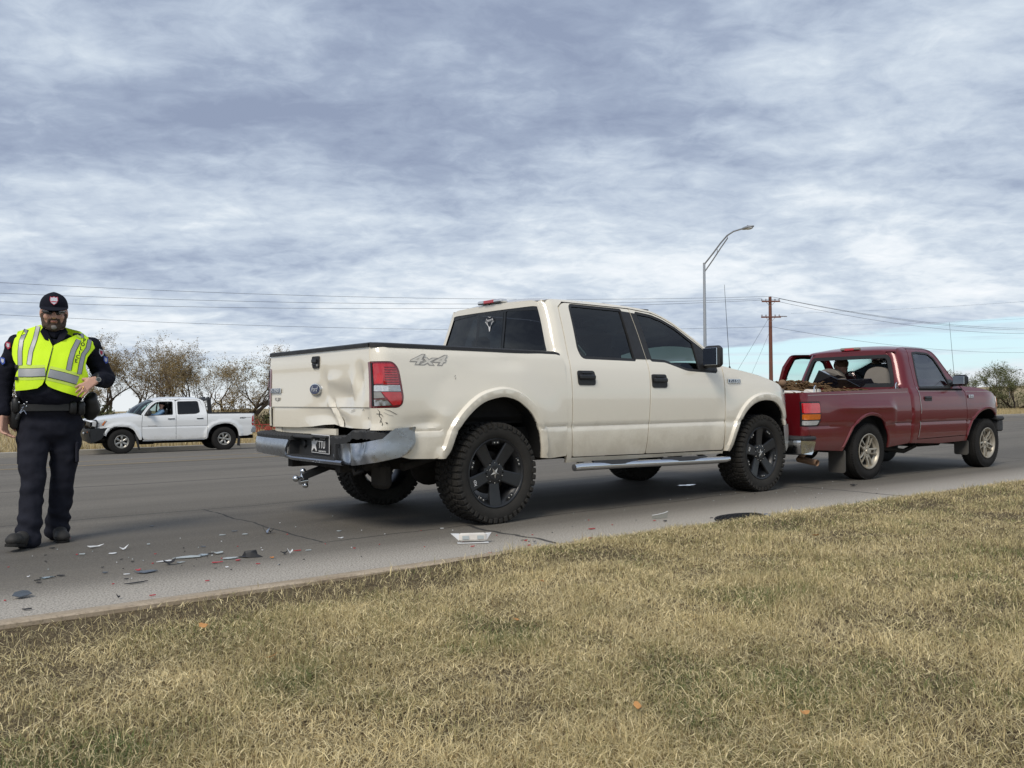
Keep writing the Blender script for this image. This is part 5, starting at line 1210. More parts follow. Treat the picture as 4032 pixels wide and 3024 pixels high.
        # thin pinstripe along the belt
        for x0, x1, fm_ in ((-1.18, .84, bmap(sg, .0015)), (1.10, 2.15, cmap(sg, .0015)), (2.26, 3.02, cmap(sg, .0015))):
            if sg > 0: continue
            v = []; n = 12
            for i in range(n+1):
                x = x0+(x1-x0)*i/n; z = 1.0+.035*(x+1.18)/2.02 if x < .9 else 1.045-.012*max(0, x-2.1)**1.5
                v += [fm_(x, z-.0022), fm_(x, z+.0022)]
            b = MB(); b.add(v, [(2*i, 2*i+1, 2*i+3, 2*i+2) for i in range(n)]); b.build('pinstripe', M['decal'], T)
        # mud flaps
        for x, y_, z0, z1, w_ in ((-.46 if True else 0, .72, .10, .37, .22), (2.33, .74, .19, .39, .19)):
            b = MB(); b.prism(rpoly([(-w_/2, z0), (w_/2, z0), (w_/2, z1), (-w_/2, z1)], .035), lambda u, v, t, x=x, y_=y_: (x+t*.012, sg*y_+u, v)); b.build('mud_flap', M['flap'], T, recalc=True)
        b = MB(); b.box((1.2, sg*.40, .40), (4.2, .07, .11)); b.build('frame_rail', M['rustframe'], T)
    xs = [.945, .96, .977, 1.01, 1.065, 1.165, 1.3, 1.45, 1.58, 1.68, 1.74, 1.78, 1.81]
    loft('roof', xs, roof_e, cy, lambda x: .010+.022*sstep(.94, 1.2, x), pt, T, bow=lambda x, t: -.045*(1-t*t)*sstep(1.12, .95, x)+.07*(1-t*t)*sstep(1.6, 1.81, x))
    loft('windscreen', [1.815, 1.84, 1.87, 1.90, 1.94, 1.98, 2.02, 2.06, 2.11, 2.16, 2.21, 2.26], roof_e, cy, lambda x: .030, M['clearglass'], T, bow=lambda x, t: (.07+.09*sstep(1.8, 2.26, x))*(1-t*t))
    we = spline([2.27, 2.45, 2.63, 2.80, 2.936, 3.05, 3.12], [1.108, 1.103, 1.090, 1.072, 1.045, 1.012, .97])
    loft('bonnet', [2.265, 2.4, 2.5, 2.63, 2.72, 2.80, 2.87, 2.936, 3.0, 3.05, 3.09, 3.12], we, cy, lambda x: .030, pt, T, bow=lambda x, t: .10*(1-t*t)*sstep(2.4, 3.1, x))
    b = MB(); b.box((3.13, 0, .80), (.10, 1.44, .22), ch=.03); b.build('grille', M['satin'], T)
    b = MB(); b.box((3.20, 0, .60), (.14, 1.30, .15), ch=.03); fb = b.build('front_bumper', M['dullchrome'], T)
    for sg in (-1, 1):
        b = MB(); b.box((3.19, sg*.79, .665), (.20, .16, .06), ch=.02); b.box((3.20, sg*.79, .565), (.13, .14, .16), ch=.02); b.build('bumper_end_cap', M['greyplastic'], fb)
        b = MB(); b.box((3.16, sg*.79, .42), (.10, .06, .15), ch=.02); b.build('air_dam', M['blackplastic'], fb)
    # rear wall with the empty, broken window
    def wx(y, z): return xr(z)-.035*(1-min(1, abs(y)/.70)**2)
    pl = [(prof(z)-RCB+.006, z) for z in (1.06, 1.12, 1.25, 1.4, 1.5, 1.556)]; tops = [(y, 1.568+.010*(1-(y/.5)**2)) for y in (.45, .25, 0, -.25, -.45)]
    poly = pl+tops+[(-p[0], p[1]) for p in pl][::-1]
    wn = rpoly([(.675, 1.105), (.645, 1.25), (.580, 1.46), (.54, 1.512), (-.54, 1.512), (-.580, 1.46), (-.645, 1.25), (-.675, 1.105)], [.03, 0, .03, .03, .03, .03, 0, .03], 3)
    rm = lambda d: (lambda y, z: (wx(y, z)-d, y, z))
    cw = panel('cab_rear_wall', poly, rm(0), pt, T, holes=[wn], step=.05, ostep=.035, flange=(.03, 0, 0), flip=True)
    panel('window_frame', off_poly(wn, -.004), rm(.003), M['blackplastic'], cw, holes=[off_poly(wn, .042)], step=.05, flange=(.05, 0, 0), flip=True)
    rs = random.Random(4); pts = []
    for i in range(24): t = i/23; pts.append((-.63+1.26*t, 1.145+abs(rs.gauss(0, .012))))
    jag = [(-.63, 1.12)]+pts+[(.63, 1.12)]
    panel('glass_remnant', jag, rm(-.01), M['darkglass'], cw, step=.1, flip=True)
    b = MB(); b.box((.955, 0, 1.578+.030), (.070, .27, .034), Matrix.Rotation(R(12), 3, 'Y'), ch=.008); hl = b.build('high_stop_lamp', M['fabric'], T)
    b = MB(); b.box((.921, 0, 1.604), (.012, .135, .028), Matrix.Rotation(R(12), 3, 'Y'), ch=.003); b.build('red_lens', M['redlens'], hl)
    # interior
    for y in (-.36, .36):
        b = MB(); b.box((1.32, y, .82), (.46, .48, .16), ch=.05); 
        pr = rpoly([(-.22, .80), (.22, .80), (.21, 1.18), (.15, 1.33), (.0, 1.375), (-.15, 1.33), (-.21, 1.18)], [.04, .04, .06, .10, .12, .10, .06], 5)
        b.prism(pr, lambda u, v, t, y=y: (1.15-.10*(v-.8)-.12*t, y+u, v)); b.build('seat', M['fabric'], T, recalc=True, bevel=.02)
    b = MB(); b.box((1.98, 0, 1.02), (.36, 1.4, .16), ch=.05); b.build('dashboard', M['darkfabric'], T)
    b = MB(); b.lathe([(.165, 0), (.170, .012), (.182, .012), (.188, 0), (.182, -.012), (.170, -.012), (.165, 0)], 28, axis='x'); b.box((0, 0, 0), (.02, .33, .04), ch=.005); b.lathe([(0, -.02), (.05, -.02), (.05, .02), (0, .02)], 14, axis='x'); sw = b.build('steering_wheel', M['darkfabric'], T, loc=(1.66, .40, 1.17), rot=(0, R(-24), 0))
    b = MB(); b.box((1.74, .06, 1.455), (.03, .24, .065), ch=.012); rv = b.build('rear_view_mirror', M['satin'], T); b = MB(); b.box((1.722, .06, 1.455), (.006, .21, .045)); b.build('mirror_glass', M['mirror'], rv); b = MB(); b.tube([(1.75, .06, 1.48), (1.80, .06, 1.56)], .008, 6); b.build('mirror_stalk', M['satin'], rv)
    b = MB(); b.tube([(1.72, -.02, 1.43), (1.72, -.02, 1.345)], .0025, 4); b.lathe([(0, 1.345), (.008, 1.343), (.012, 1.32), (.022, 1.305), (0, 1.305)], 10, axis='z', c=(1.72, -.02, 0)); tag(b.build('hanging_bell', M['satin'], None), 'small dark bell hanging from the mirror inside the red pickup', 'bell').matrix_world = Matrix.Translation((3.7223, 10.90753, 0)) @ Matrix.Rotation(R(35.56), 4, 'Z')
    b = MB(); b.box((1.45, 0, 1.592), (.7, 1.05, .012)); b.build('headliner', M['fabric'], T)
    b = MB(); b.box((1.45, 0, .55), (1.5, 1.5, .06)); b.box((1.66, -.83, .78), (1.05, .02, .60)); b.build('cab_floor', M['underbody'], T)
    b = MB(); b.tube([(2.28, -.70, 1.11), (2.275, -.70, 1.15)], [.012, .006], 8); b.tube([(2.275, -.70, 1.15), (2.155, -.70, 1.97)], [.003, .0018], 6); b.build('aerial', M['satin'], T)
    # bumper, exhaust, running gear
    b = MB(); vs = []; n = 30
    for i in range(n+1):
        t = -1+2*i/n; y = t*.86; x = -1.43+.11*abs(t)**4; vs += [(x+.05, y, .525), (x, y, .505), (x-.006, y, .44), (x+.02, y, .36), (x+.06, y, .345)]
    b.add(vs, [(i*5+j, i*5+j+1, i*5+j+6, i*5+j+5) for i in range(n) for j in range(4)])
    for sg in (-1, 1): b.add([(-1.32, sg*.86, .505), (-1.10, sg*.895, .49), (-1.31, sg*.86, .36), (-1.16, sg*.885, .345), (-1.12, sg*.88, .38)], [(0, 1, 4, 2), (2, 4, 3)])
    rb = b.build('rear_bumper', M['chrome'], T, recalc=True)
    b = MB(); vs = []
    for i in range(n+1):
        t = -1+2*i/n; y = t*.87; x = -1.425+.11*abs(t)**4; vs += [(x, y, .515), (x+.004, y, .548), (x+.16, y, .556), (x+.17, y, .51)]
    b.add(vs, [(i*4+j, i*4+j+1, i*4+j+5, i*4+j+4) for i in range(n) for j in range(3)])
    for sg in (-1, 1): b.box((-1.20, sg*.868, .525), (.24, .06, .045), Matrix.Rotation(R(0), 3, 'Z'), ch=.015)
    b.build('step_pad', M['greyplastic'], rb, recalc=True)
    b = MB(); b.tube([(-.35, -.45, .40), (-.8, -.52, .33), (-1.0, -.60, .275), (-1.00, -.84, .245)], [.033, .033, .036, .036], 14, cap=False); b.build('exhaust_pipe', M['rustpipe'], T)
    b = MB(); b.tube([(0, -.7, .334), (0, .7, .334)], .04, 10); b.ell((0, 0, .334), (.14, .13, .14)); b.tube([(2.835, -.7, .33), (2.835, .7, .33)], .03, 8); b.box((1.5, .15, .38), (1.3, .3, .14), ch=.04); b.tube([(.8, -.5, .33), (1.3, -.52, .27), (1.6, -.5, .33)], .03, 8); b.box((2.3, 0, .36), (.6, .7, .14), ch=.04); b.box((-.8, 0, .42), (.5, .6, .16), ch=.06); b.build('chassis', M['rustframe'], T)
    wheels(T, road_wheel(.3337, .208, .118, 'five'), [(0, -.735, 20), (2.835, -.735, 44), (0, .735, 0), (2.835, .735, 10)], .3337)
    return T
MAZDA = mazda()
MM = Matrix.Translation((3.7223, 10.90753, 0)) @ Matrix.Rotation(R(35.56), 4, 'Z')

# ================================================================== the white double-cab pickup across the road
def tacoma():
    ZT = -.7139
    T = thing('pickup_truck', 'white double cab pickup with black steel front bumper across the road', 'pickup truck', (-10.37284, 30.4547, ZT), R(211.92))
    pt = M['white']
    prof = spline([.35, .46, .60, .845, .858, .872, 1.05, 1.16, 1.25, 1.29, 1.6, 1.68, 1.74, 1.80], [.88, .905, .915, .925, .917, .927, .932, .922, .895, .872, .705, .665, .622, .56])
    ar = np.array([(.545, .47), (.52, .63), (.44, .77), (.29, .875), (.05, .93), (-.15, .925), (-.30, .865), (-.42, .75), (-.475, .60), (-.49, .50)])[::-1]
    af = np.array([(3.70, .60), (3.65, .72), (3.52, .83), (3.35, .885), (3.15, .885), (2.98, .84), (2.86, .74), (2.79, .60), (2.72, .47)])[::-1]
    ar, af = crom(ar, 3), crom(af, 3)
    def fl(x, z, A): d = pdist(x, z, A); return .035*(1-sstep(.10, .135, d))-.015*(1-sstep(0, .03, d))
    def by(x, z): return prof(z)+fl(x, z, ar)
    def cy(x, z): return prof(z)+(fl(x, z, af) if x > 2.4 else (fl(x, z, ar) if x < .8 else 0))-.10*max(0, (x-3.5)/.6)**2
    roof_e = spline([.56, .585, .61, .65, .72, .882, 1.33, 1.9, 2.05, 2.17, 2.27, 2.39, 2.50, 2.64], [1.40, 1.56, 1.65, 1.712, 1.755, 1.788, 1.800, 1.795, 1.775, 1.742, 1.690, 1.590, 1.460, 1.275])
    XR, RC = -1.03, .09
    def bmap(sg, off=0):
        def f(s, z):
            lean = .03*(1.28-z)
            if s > XR+RC: x, y = s, by(s, z)
            else: a = min(pi/2, (XR+RC-s)/RC); Y = by(XR+RC, z); x = XR+RC-(RC+off)*sin(a)-0*lean; y = Y-RC+RC*cos(a)
            return (x, sg*(y+off), z)
        return f
    cmap = lambda sg, off=0.: (lambda x, z: (x, sg*(cy(x, z)+off), z))
    bed = [(XR-.05, 1.268), (-.2, 1.272), (.545, 1.278), (.553, 1.0), (.560, .50), (.550, .46)]+[tuple(p) for p in ar[::-1]]+[(-.52, .49), (-.80, .50), (-.95, .56), (-1.0, .80), (XR-.05, .83)]
    lampo = [(XR-.048, 1.19), (-.965, 1.19), (-.935, 1.12), (-.925, .90), (-.95, .84), (XR-.048, .84)]
    rd = rpoly([(.572, 1.27), (.572, .52), (.63, .456), (1.560, .442), (1.565, 1.0), (1.548, 1.72), (1.30, 1.755), (.86, 1.745), (.76, 1.72), (.72, 1.60)], [0, .1, .05, .01, 0, .05, .0, .05, .05, .1], 3)
    fd = rpoly([(1.572, .442), (2.595, .452), (2.622, .60), (2.630, .965), (2.600, 1.265), (2.47, 1.44), (2.36, 1.565), (2.24, 1.68), (2.13, 1.725), (1.95, 1.750), (1.558, 1.748), (1.577, 1.0)], [.01, .06, 0, 0, .02, 0, 0, .02, .02, 0, .05, 0], 3)
    rwn = rpoly([(.800, 1.33), (.83, 1.695), (1.478, 1.684), (1.50, 1.272), (.93, 1.284)], [.05, .06, .03, .03, .05], 4)
    fwn = rpoly([(1.675, 1.264), (1.645, 1.686), (2.05, 1.684), (2.165, 1.655), (2.30, 1.555), (2.44, 1.40), (2.555, 1.238)], [.03, .04, .03, .03, .0, 0, .03], 4)
    cab = [(.566, .46), (.566, 1.27), (.60, 1.60)]+[(x, roof_e(x)) for x in (.65, .72, .80, .882, 1.1, 1.33, 1.6, 1.9, 2.05, 2.11, 2.17, 2.22, 2.27, 2.33, 2.39, 2.45, 2.50, 2.57, 2.64)]+[(2.63, 1.235), (2.603, 1.268), (2.473, 1.446), (2.363, 1.571), (2.243, 1.688), (2.13, 1.733), (1.95, 1.758), (1.30, 1.763), (.856, 1.753), (.752, 1.725), (.712, 1.60), (.580, 1.27), (.580, .524), (.628, .448), (2.60, .444), (2.60, .40), (.60, .42)]
    for sg in (1, -1):
        kw = dict(flange=(0, -sg*.02, 0), flip=(sg > 0)); cm = cmap(sg)
        o_ = bed+[(XR-.048, .84)]+lampo[1:-1][::-1]+[(XR-.048, 1.19)]
        panel('bed_side', o_, bmap(sg), pt, T, step=.05, ostep=.035, lines=[offl(ar, d_)[1:-1] for d_ in (-.03, -.10, -.137)], **kw)
        lb = panel('tail_light', off_poly(lampo, .004), bmap(sg, .002), M['redlens'], T, step=.05, **kw)
        panel('reverse_lens', rpoly([(-1.05, .975), (-.945, .975), (-.945, .925), (-1.05, .925)], .01), bmap(sg, .006), M['clearlens'], lb, step=.06, **kw)
        panel('cab_side', cab, cm, pt, T, step=.05, ostep=.03, **kw)
        for nm, dr, wn in (('rear_door', rd, rwn), ('front_door', fd, fwn)):
            d = panel(nm, dr, cm, pt, T, holes=[off_poly(wn, -.012)], step=.05, ostep=.03, lines=[[((.60 if nm == 'rear_door' else 1.59), z_), ((1.55 if nm == 'rear_door' else 2.61), z_)] for z_ in (.845, .858, .872)], **kw)
            panel('window_trim', off_poly(wn, -.014), cmap(sg, .002), M['blackplastic'], d, holes=[off_poly(wn, .012)], step=.06, **kw)
            if not (nm == 'front_door' and sg > 0): panel('window_glass', wn, cmap(sg, -.008), M['darkglass'] if nm == 'rear_door' else M['sideglass'], d, step=.12, flip=(sg > 0))
            hx = .80 if nm == 'rear_door' else 1.72; b = MB(); f1 = cmap(sg, .012)
            p = f1(hx, 1.118); b.box(p, (.22, .022, .030), ch=.008); h = b.build('door_handle', M['satin'], d); b = MB(); p = cmap(sg, .010)(hx, 1.137); b.box(p, (.14, .026, .016), ch=.006); b.build('grip', pt, h)
        wing = [(2.625, .45)]+[(2.68, .45)]+[tuple(p) for p in af]+[(3.74, .60), (3.80, .845), (4.06, .86), (4.075, .93), (3.80, .925), (3.70, 1.07), (4.05, 1.05), (4.06, 1.075), (3.90, 1.115), (3.6, 1.155), (3.2, 1.20), (2.9, 1.225), (2.645, 1.245), (2.612, 1.25), (2.640, .965), (2.632, .60)]
        wing = [(2.640, .45), (2.70, .45)]+[tuple(p) for p in af]+[(3.76, .62), (3.80, .845), (4.02, .86), (3.98, .90), (3.77, .925), (3.66, 1.085), (3.75, 1.105), (4.08, 1.075), (3.90, 1.118), (3.6, 1.160), (3.2, 1.202), (2.9, 1.227), (2.645, 1.245), (2.616, 1.25), (2.642, .965), (2.634, .60)]
        panel('front_wing', wing, cm, pt, T, step=.05, ostep=.035, lines=[offl(af, d_)[1:-1] for d_ in (-.03, -.10, -.137)], **kw)
        panel('head_light', rpoly([(3.985, .905), (3.785, .93), (3.68, 1.080), (3.755, 1.10), (4.09, 1.07), (4.09, .92)], .01), cmap(sg, -.004), M['clearlens'], T, step=.06, **kw)
        panel('indicator_lens', rpoly([(3.785, .94), (3.70, 1.075), (3.745, 1.085), (3.83, .95)], .008), cmap(sg, .003), M['amber'], T, step=.06, **kw)
        wheel_liner(T, ar, sg, by, .42, M['underbody']); wheel_liner(T, af, sg, cy, .42, M['underbody'])
        b = MB(); b.prism([(-.535, .14), (-.44, .16), (-.49, .68), (-.56, .62)], lambda u, v, t: (u, sg*(.88-.02*t), v)); b.build('mud_flap', M['blackplastic'], T, recalc=True)
        b = MB(); b.prism([(2.675, .125), (2.73, .125), (2.85, .62), (2.78, .64)], lambda u, v, t: (u, sg*(.90-.06*t), v)); b.build('mud_flap', M['blackplastic'], T, recalc=True)
        b = MB(); b.box((1.4, sg*.42, .44), (5.0, .08, .12)); b.build('frame_rail', M['underbody'], T)
        b = MB(); b.box((1.6, sg*.885, .41), (1.9, .03, .03)); b.build('sill_strip', M['dullchrome'], T)
        b = MB(); b.box((2.42, sg*1.03, 1.335), (.12, .20, .17), ch=.04); b.box((2.47, sg*.92, 1.27), (.08, .12, .05), ch=.012); b.build('door_mirror', M['blackplastic'], T)
        b = MB(); b.box((.05, sg*.915, 1.283), (1.05*2*.96, .05, .016), ch=.004); b.build('bed_rail_cap', M['blackplastic'], T) if False else None
        b = MB(); b.tube([(-1.0, sg*.885, 1.278), (.54, sg*.885, 1.288)], .016, 6); b.build('bed_rail_cap', M['blackplastic'], T)
        b = MB(); b.tube([(-1.0, sg*.62, .60), (-.90, sg*.62, .60)], .03, 6); b.build('bumper_bracket', M['underbody'], T)
        fr = frame((-.71, sg*(by(-.71, 1.11)+.004), 1.112), (-sg, 0, .05*sg), (0, 0, 1)); text('side_decal', 'TRD', .060, M['letterblack'], T, fr @ Matrix.Translation((-.10, 0, 0)), .001, shear=.3, bold=.003, width=.20)
        text('side_decal', 'OFF ROAD', .030, M['decal'], T, fr @ Matrix.Translation((.10, .004, 0)), .001, shear=.3, bold=.001, width=.19)
        text('door_lettering', 'TACOMA', .034, M['decal'], T, frame((2.30, sg*(cy(2.3, .89)+.003), .893), (-sg, 0, 0), (0, 0, 1)), .001, bold=.001, width=.30)
        b = MB(); N = 18; cx, cz = .33, 1.115; pts = [(cx+.075*(abs(cos(2*pi*k/N))**.6)*math.copysign(1, cos(2*pi*k/N)), cz+.075*(abs(sin(2*pi*k/N))**.6)*math.copysign(1, sin(2*pi*k/N))) for k in range(N)]
        if sg > 0: panel('fuel_door', pts, bmap(sg, .004), pt, T, step=.08, **kw)
    xs = [.60, .625, .65, .70, .80, .95, 1.2, 1.5, 1.8, 1.95, 2.05, 2.12, 2.18, 2.23]
    loft('roof', xs, roof_e, cy, lambda x: .02+.035*sstep(.6, .9, x), pt, T, bow=lambda x, t: .10*(1-t*t)*sstep(1.95, 2.23, x)-.03*(1-t*t)*sstep(.8, .6, x))
    loft('windscreen', [2.235, 2.27, 2.33, 2.39, 2.45, 2.50, 2.57, 2.63], roof_e, cy, lambda x: .055-.02*sstep(2.2, 2.6, x), M['clearglass'], T, bow=lambda x, t: (.10+.26*sstep(2.23, 2.63, x))*(1-t*t))
    we = spline([2.645, 2.9, 3.2, 3.6, 3.9, 4.08, 4.14], [1.245, 1.227, 1.202, 1.160, 1.118, 1.075, 1.03])
    loft('bonnet', [2.64, 2.8, 3.0, 3.2, 3.4, 3.6, 3.75, 3.9, 4.0, 4.08, 4.12], we, cy, lambda x: .07+.02*sstep(3.9, 3.2, x), pt, T, bow=lambda x, t: (.28-.12*sstep(2.7, 3.3, x))*(1-t*t)+.06*(1-t*t)*sstep(3.6, 4.1, x))
    # rear wall, tailgate, roll rack in the bed
    b = MB(); b.add([(.57, -.84, 1.20), (.57, .84, 1.20), (.615, .64, 1.70), (.615, -.64, 1.70)], [(0, 1, 2, 3)]); b.build('cab_rear_wall', pt, T)
    b = MB(); b.add([(.575, -.70, 1.31), (.575, .70, 1.31), (.600, .58, 1.64), (.600, -.58, 1.64)], [(0, 1, 2, 3)]); b.build('rear_window', M['darkglass'], T)
    b = MB(); b.box((XR+.0, 0, 1.04), (.05, 1.60, .44), ch=.01); b.build('tailgate', pt, T)
    b = MB(); b.box((-.22, 0, .80), (1.5, 1.6, .04)); b.box((.53, 0, 1.02), (.03, 1.7, .48)); b.build('cargo_box', M['underbody'], T)
    b = MB(); b.box((XR-.02, 0, .70), (.12, 1.60, .20), ch=.03)
    for sg in (-1, 1): b.box((XR+.05, sg*.86, .70), (.20, .12, .22), ch=.03)
    b.build('rear_bumper', M['dullchrome'], T)
    b = MB()
    for sg in (-1, 1): b.box((.46, sg*.74, 1.52), (.13, .10, .50), Matrix.Rotation(R(4), 3, 'Y'), ch=.02)
    b.box((.47, 0, 1.755), (.13, 1.50, .09), ch=.02); b.box((.46, 0, 1.50), (.05, 1.4, .04)); b.build('headache_rack', M['blackplastic'], T)
    b = MB(); b.tube([(.43, -.60, 1.81), (.43, -.10, 1.82)], .035, 8); b.box((.44, .45, 1.81), (.10, .16, .06), ch=.02); b.build('rack_lights', M['satin'], T)
    # black steel bumper with loop
    b = MB(); n = 24; vs = []
    for i in range(n+1):
        t = -1+2*i/n; y = t*.90; x = 4.33-.16*abs(t)**3; vs += [(x-.14, y, .845), (x, y, .83), (x+.01, y, .62), (x-.05, y, .44), (x-.22, y, .36)]
    b.add(vs, [(i*5+j, i*5+j+1, i*5+j+6, i*5+j+5) for i in range(n) for j in range(4)])
    for sg in (-1, 1):
        b.add([(4.17, sg*.90, .84), (3.78, sg*.935, .85), (3.76, sg*.935, .62), (3.85, sg*.93, .50), (4.0, sg*.92, .42), (4.14, sg*.90, .40)], [(0, 1, 2, 3, 4, 5)])
        b.add([(3.80, sg*.938, .852), (3.36, sg*.965, .905), (3.38, sg*.96, .87), (3.55, sg*.95, .82), (3.68, sg*.94, .72), (3.74, sg*.938, .60)], [(0, 1, 2, 3, 4, 5)])
    fb = b.build('front_bumper', M['satin'], T, recalc=True)
    for sg in (-1, 1):
        b = MB(); b.tube([(4.24, sg*.40, .84), (4.30, sg*.40, 1.02), (4.26, sg*.40, 1.10), (4.15, sg*.60, 1.115), (3.98, sg*.86, 1.10), (3.95, sg*.90, 1.04), (3.98, sg*.90, .86)], .028, 8); b.build('bull_bar', M['satin'], fb)
        b = MB(); b.ell((4.32, sg*.62, .70), (.03, .05, .04), 10, 8); b.build('fog_lamp', M['clearlens'], fb)
        b = MB(); b.box((4.24, sg*.80, .74), (.02, .09, .03)); b.build('indicator_lens', M['amber'], fb)
    b = MB(); b.box((4.10, 0, 1.0), (.06, 1.1, .18), ch=.02); b.build('grille', M['satin'], T)
    b = MB(); b.box((1.95, 0, .62), (3.2, 1.6, .06)); b.build('cab_floor', M['underbody'], T)
    for y in (-.38, .38):
        b = MB(); b.box((1.85, y, 1.15), (.14, .46, .56), Matrix.Rotation(R(-14), 3, 'Y'), ch=.05); b.box((1.72, y, 1.52), (.10, .24, .18), ch=.04); b.box((2.05, y, .92), (.46, .46, .14), ch=.04); b.build('front_seat', M['darkfabric'], T)
    b = MB(); b.box((1.20, 0, 1.25), (.16, 1.3, .50), ch=.05); b.build('rear_bench', M['darkfabric'], T)
    b = MB(); b.box((2.75, 0, 1.10), (.30, 1.5, .22), ch=.05); b.build('dashboard', M['darkfabric'], T)
    b = MB(); b.lathe([(.17, 0), (.175, .012), (.186, .012), (.19, 0), (.186, -.012), (.175, -.012), (.17, 0)], 20, axis='x'); b.box((0, 0, 0), (.02, .33, .03)); b.build('steering_wheel', M['darkfabric'], T, loc=(2.42, .38, 1.27), rot=(0, R(-25), 0))
    b = MB(); b.tube([(0, -.75, .405), (0, .75, .405)], .045, 8); b.ell((0, 0, .405), (.15, .14, .15)); b.tube([(3.236, -.75, .40), (3.236, .75, .40)], .03, 8); b.box((1.3, -.2, .36), (1.8, .5, .16), ch=.04); b.box((2.4, .1, .34), (.5, .6, .14), ch=.04); b.box((3.9, 0, .42), (.5, 1.0, .14), ch=.04); b.build('chassis', M['underbody'], T)
    wheels(T, road_wheel(.4052, .215, .135, 'six'), [(0, .80, 12), (3.236, .80, 33), (0, -.80, 5), (3.236, -.80, 21)], .4052)
    return T
TACOMA = tacoma()
MT = Matrix.Translation((-10.37284, 30.4547, -.7139)) @ Matrix.Rotation(R(211.92), 4, 'Z')
# ================================================================== people
M['skin'] = mat('skin', (.56, .32, .235), .55, var=.12, vscale=20)
M['navy'] = mat('navy_uniform_cloth', (.012, .013, .021), .9, var=.25, vscale=14, bump=.5, bscale=150, spec=.15)
M['navytrouser'] = mat('dark_navy_trouser_cloth', (.021, .022, .031), .92, var=.25, vscale=9, bump=.5, bscale=120, spec=.12)
M['vest'] = mat('hi_vis_yellow', (.62, .88, .015), .75, var=.04, vscale=5, emit=((.60, 1, .02), .07))
M['vestpale'] = mat('hi_vis_border_yellow', (.62, .80, .12), .7, var=.05)
M['tape'] = mat('silver_reflective_tape', (.33, .34, .35), .45, .3, var=.1)
M['leather'] = mat('black_leather', (.012, .012, .012), .45, var=.3, bump=.3, bscale=90)
M['boot'] = mat('dusty_black_boot', (.028, .026, .024), .7, var=.4, vscale=14)
M['hairdark'] = mat('short_dark_hair', (.045, .030, .020), .8, var=.5, vscale=60, bump=.6, bscale=200)
M['hairbrown'] = mat('brown_hair', (.15, .092, .055), .7, var=.6, vscale=50, bump=.8, bscale=160)
M['beard'] = mat('brown_beard', (.075, .052, .038), .9, var=.5, vscale=70, bump=.6, bscale=250)
M['greybeard'] = mat('grey_chin_beard', (.26, .245, .23), .9, var=.4, vscale=70)
M['lip'] = mat('lips', (.36, .14, .11), .5)
M['shades'] = mat('dark_sunglasses', (.004, .004, .005), .12, 0, 1.)
M['denimshirt'] = mat('pale_blue_hoodie', (.17, .29, .45), .9, var=.15, vscale=9, bump=.4, bscale=80)
M['maroon'] = mat('maroon_shirt_cloth', (.07, .018, .018), .9, var=.2, bump=.4, bscale=90)
M['jeans'] = mat('blue_jeans', (.05, .07, .12), .9, var=.2, bump=.4, bscale=90)
M['gold'] = mat('gold_ring', (.8, .55, .2), .2, 1.)
M['patchwhite'] = mat('patch_white', (.6, .62, .68), .8); M['patchblue'] = mat('patch_blue', (.05, .10, .42), .8); M['patchred'] = mat('patch_red', (.45, .04, .08), .8)
def cap(b, p0, p1, r0, r1, n=14, flat=1.):
    p0, p1 = Vector(p0), Vector(p1); d = p1-p0; L_ = d.length; d = d/L_; k = 5
    pts, rs = [], []
    for i in range(k): a = pi/2*(i/k); pts.append(p0-d*r0*cos(a)*.999); rs.append(max(r0*sin(a), r0*.04))
    for i in range(6): t = i/5; pts.append(p0+d*L_*t); rs.append(r0+(r1-r0)*t)
    for i in range(k-1, -1, -1): a = pi/2*(i/k); pts.append(p1+d*r1*cos(a)*.999); rs.append(max(r1*sin(a), r1*.04))
    b.tube(pts, rs, n, True, flat=flat)
def chain(b, pts, rs, **k):
    for i in range(len(pts)-1): cap(b, pts[i], pts[i+1], rs[i], rs[i+1], **k)
def wrinkle(ax, az, fx, fz, seed):
    def f(c): 
        return ax*noise.noise(Vector((c[0]*fx, c[1]*fx, c[2]*fz+seed)))+az*noise.noise(Vector((c[0]*fx*2.3+seed, c[1]*fx*2.3, c[2]*fz*2.1)))
    return f
def head(b, c, tilt=0., s=1., nose=True):
    """skull, jaw, nose, brow and ears into a mesh builder; c = centre of the skull; the face looks towards -y"""
    rot = Matrix.Rotation(tilt, 3, 'X'); P_ = lambda x, y, z: tuple(Vector(c)+rot @ (Vector((x, y, z))*s))
    b.ell(P_(0, .010, .02), (.076*s, .094*s, .095*s), 20, 14, rot=rot); b.ell(P_(0, -.030, -.045), (.064*s, .062*s, .075*s), 18, 12, rot=rot)
    b.ell(P_(0, -.055, -.092), (.038*s, .036*s, .030*s), 14, 10, rot=rot); b.ell(P_(0, -.070, .018), (.058*s, .022*s, .016*s), 14, 8, rot=rot)
    for sg in (-1, 1):
        b.ell(P_(sg*.040, -.062, -.030), (.026*s, .025*s, .026*s), 12, 8, rot=rot); b.ell(P_(sg*.079, .008, -.012), (.011*s, .022*s, .034*s), 12, 8, rot=rot)
    if nose: cap(b, P_(0, -.082, .012), P_(0, -.106, -.028), .010*s, .017*s); b.ell(P_(0, -.086, -.062), (.024*s, .012*s, .009*s), 12, 8, rot=rot)
    return P_, rot
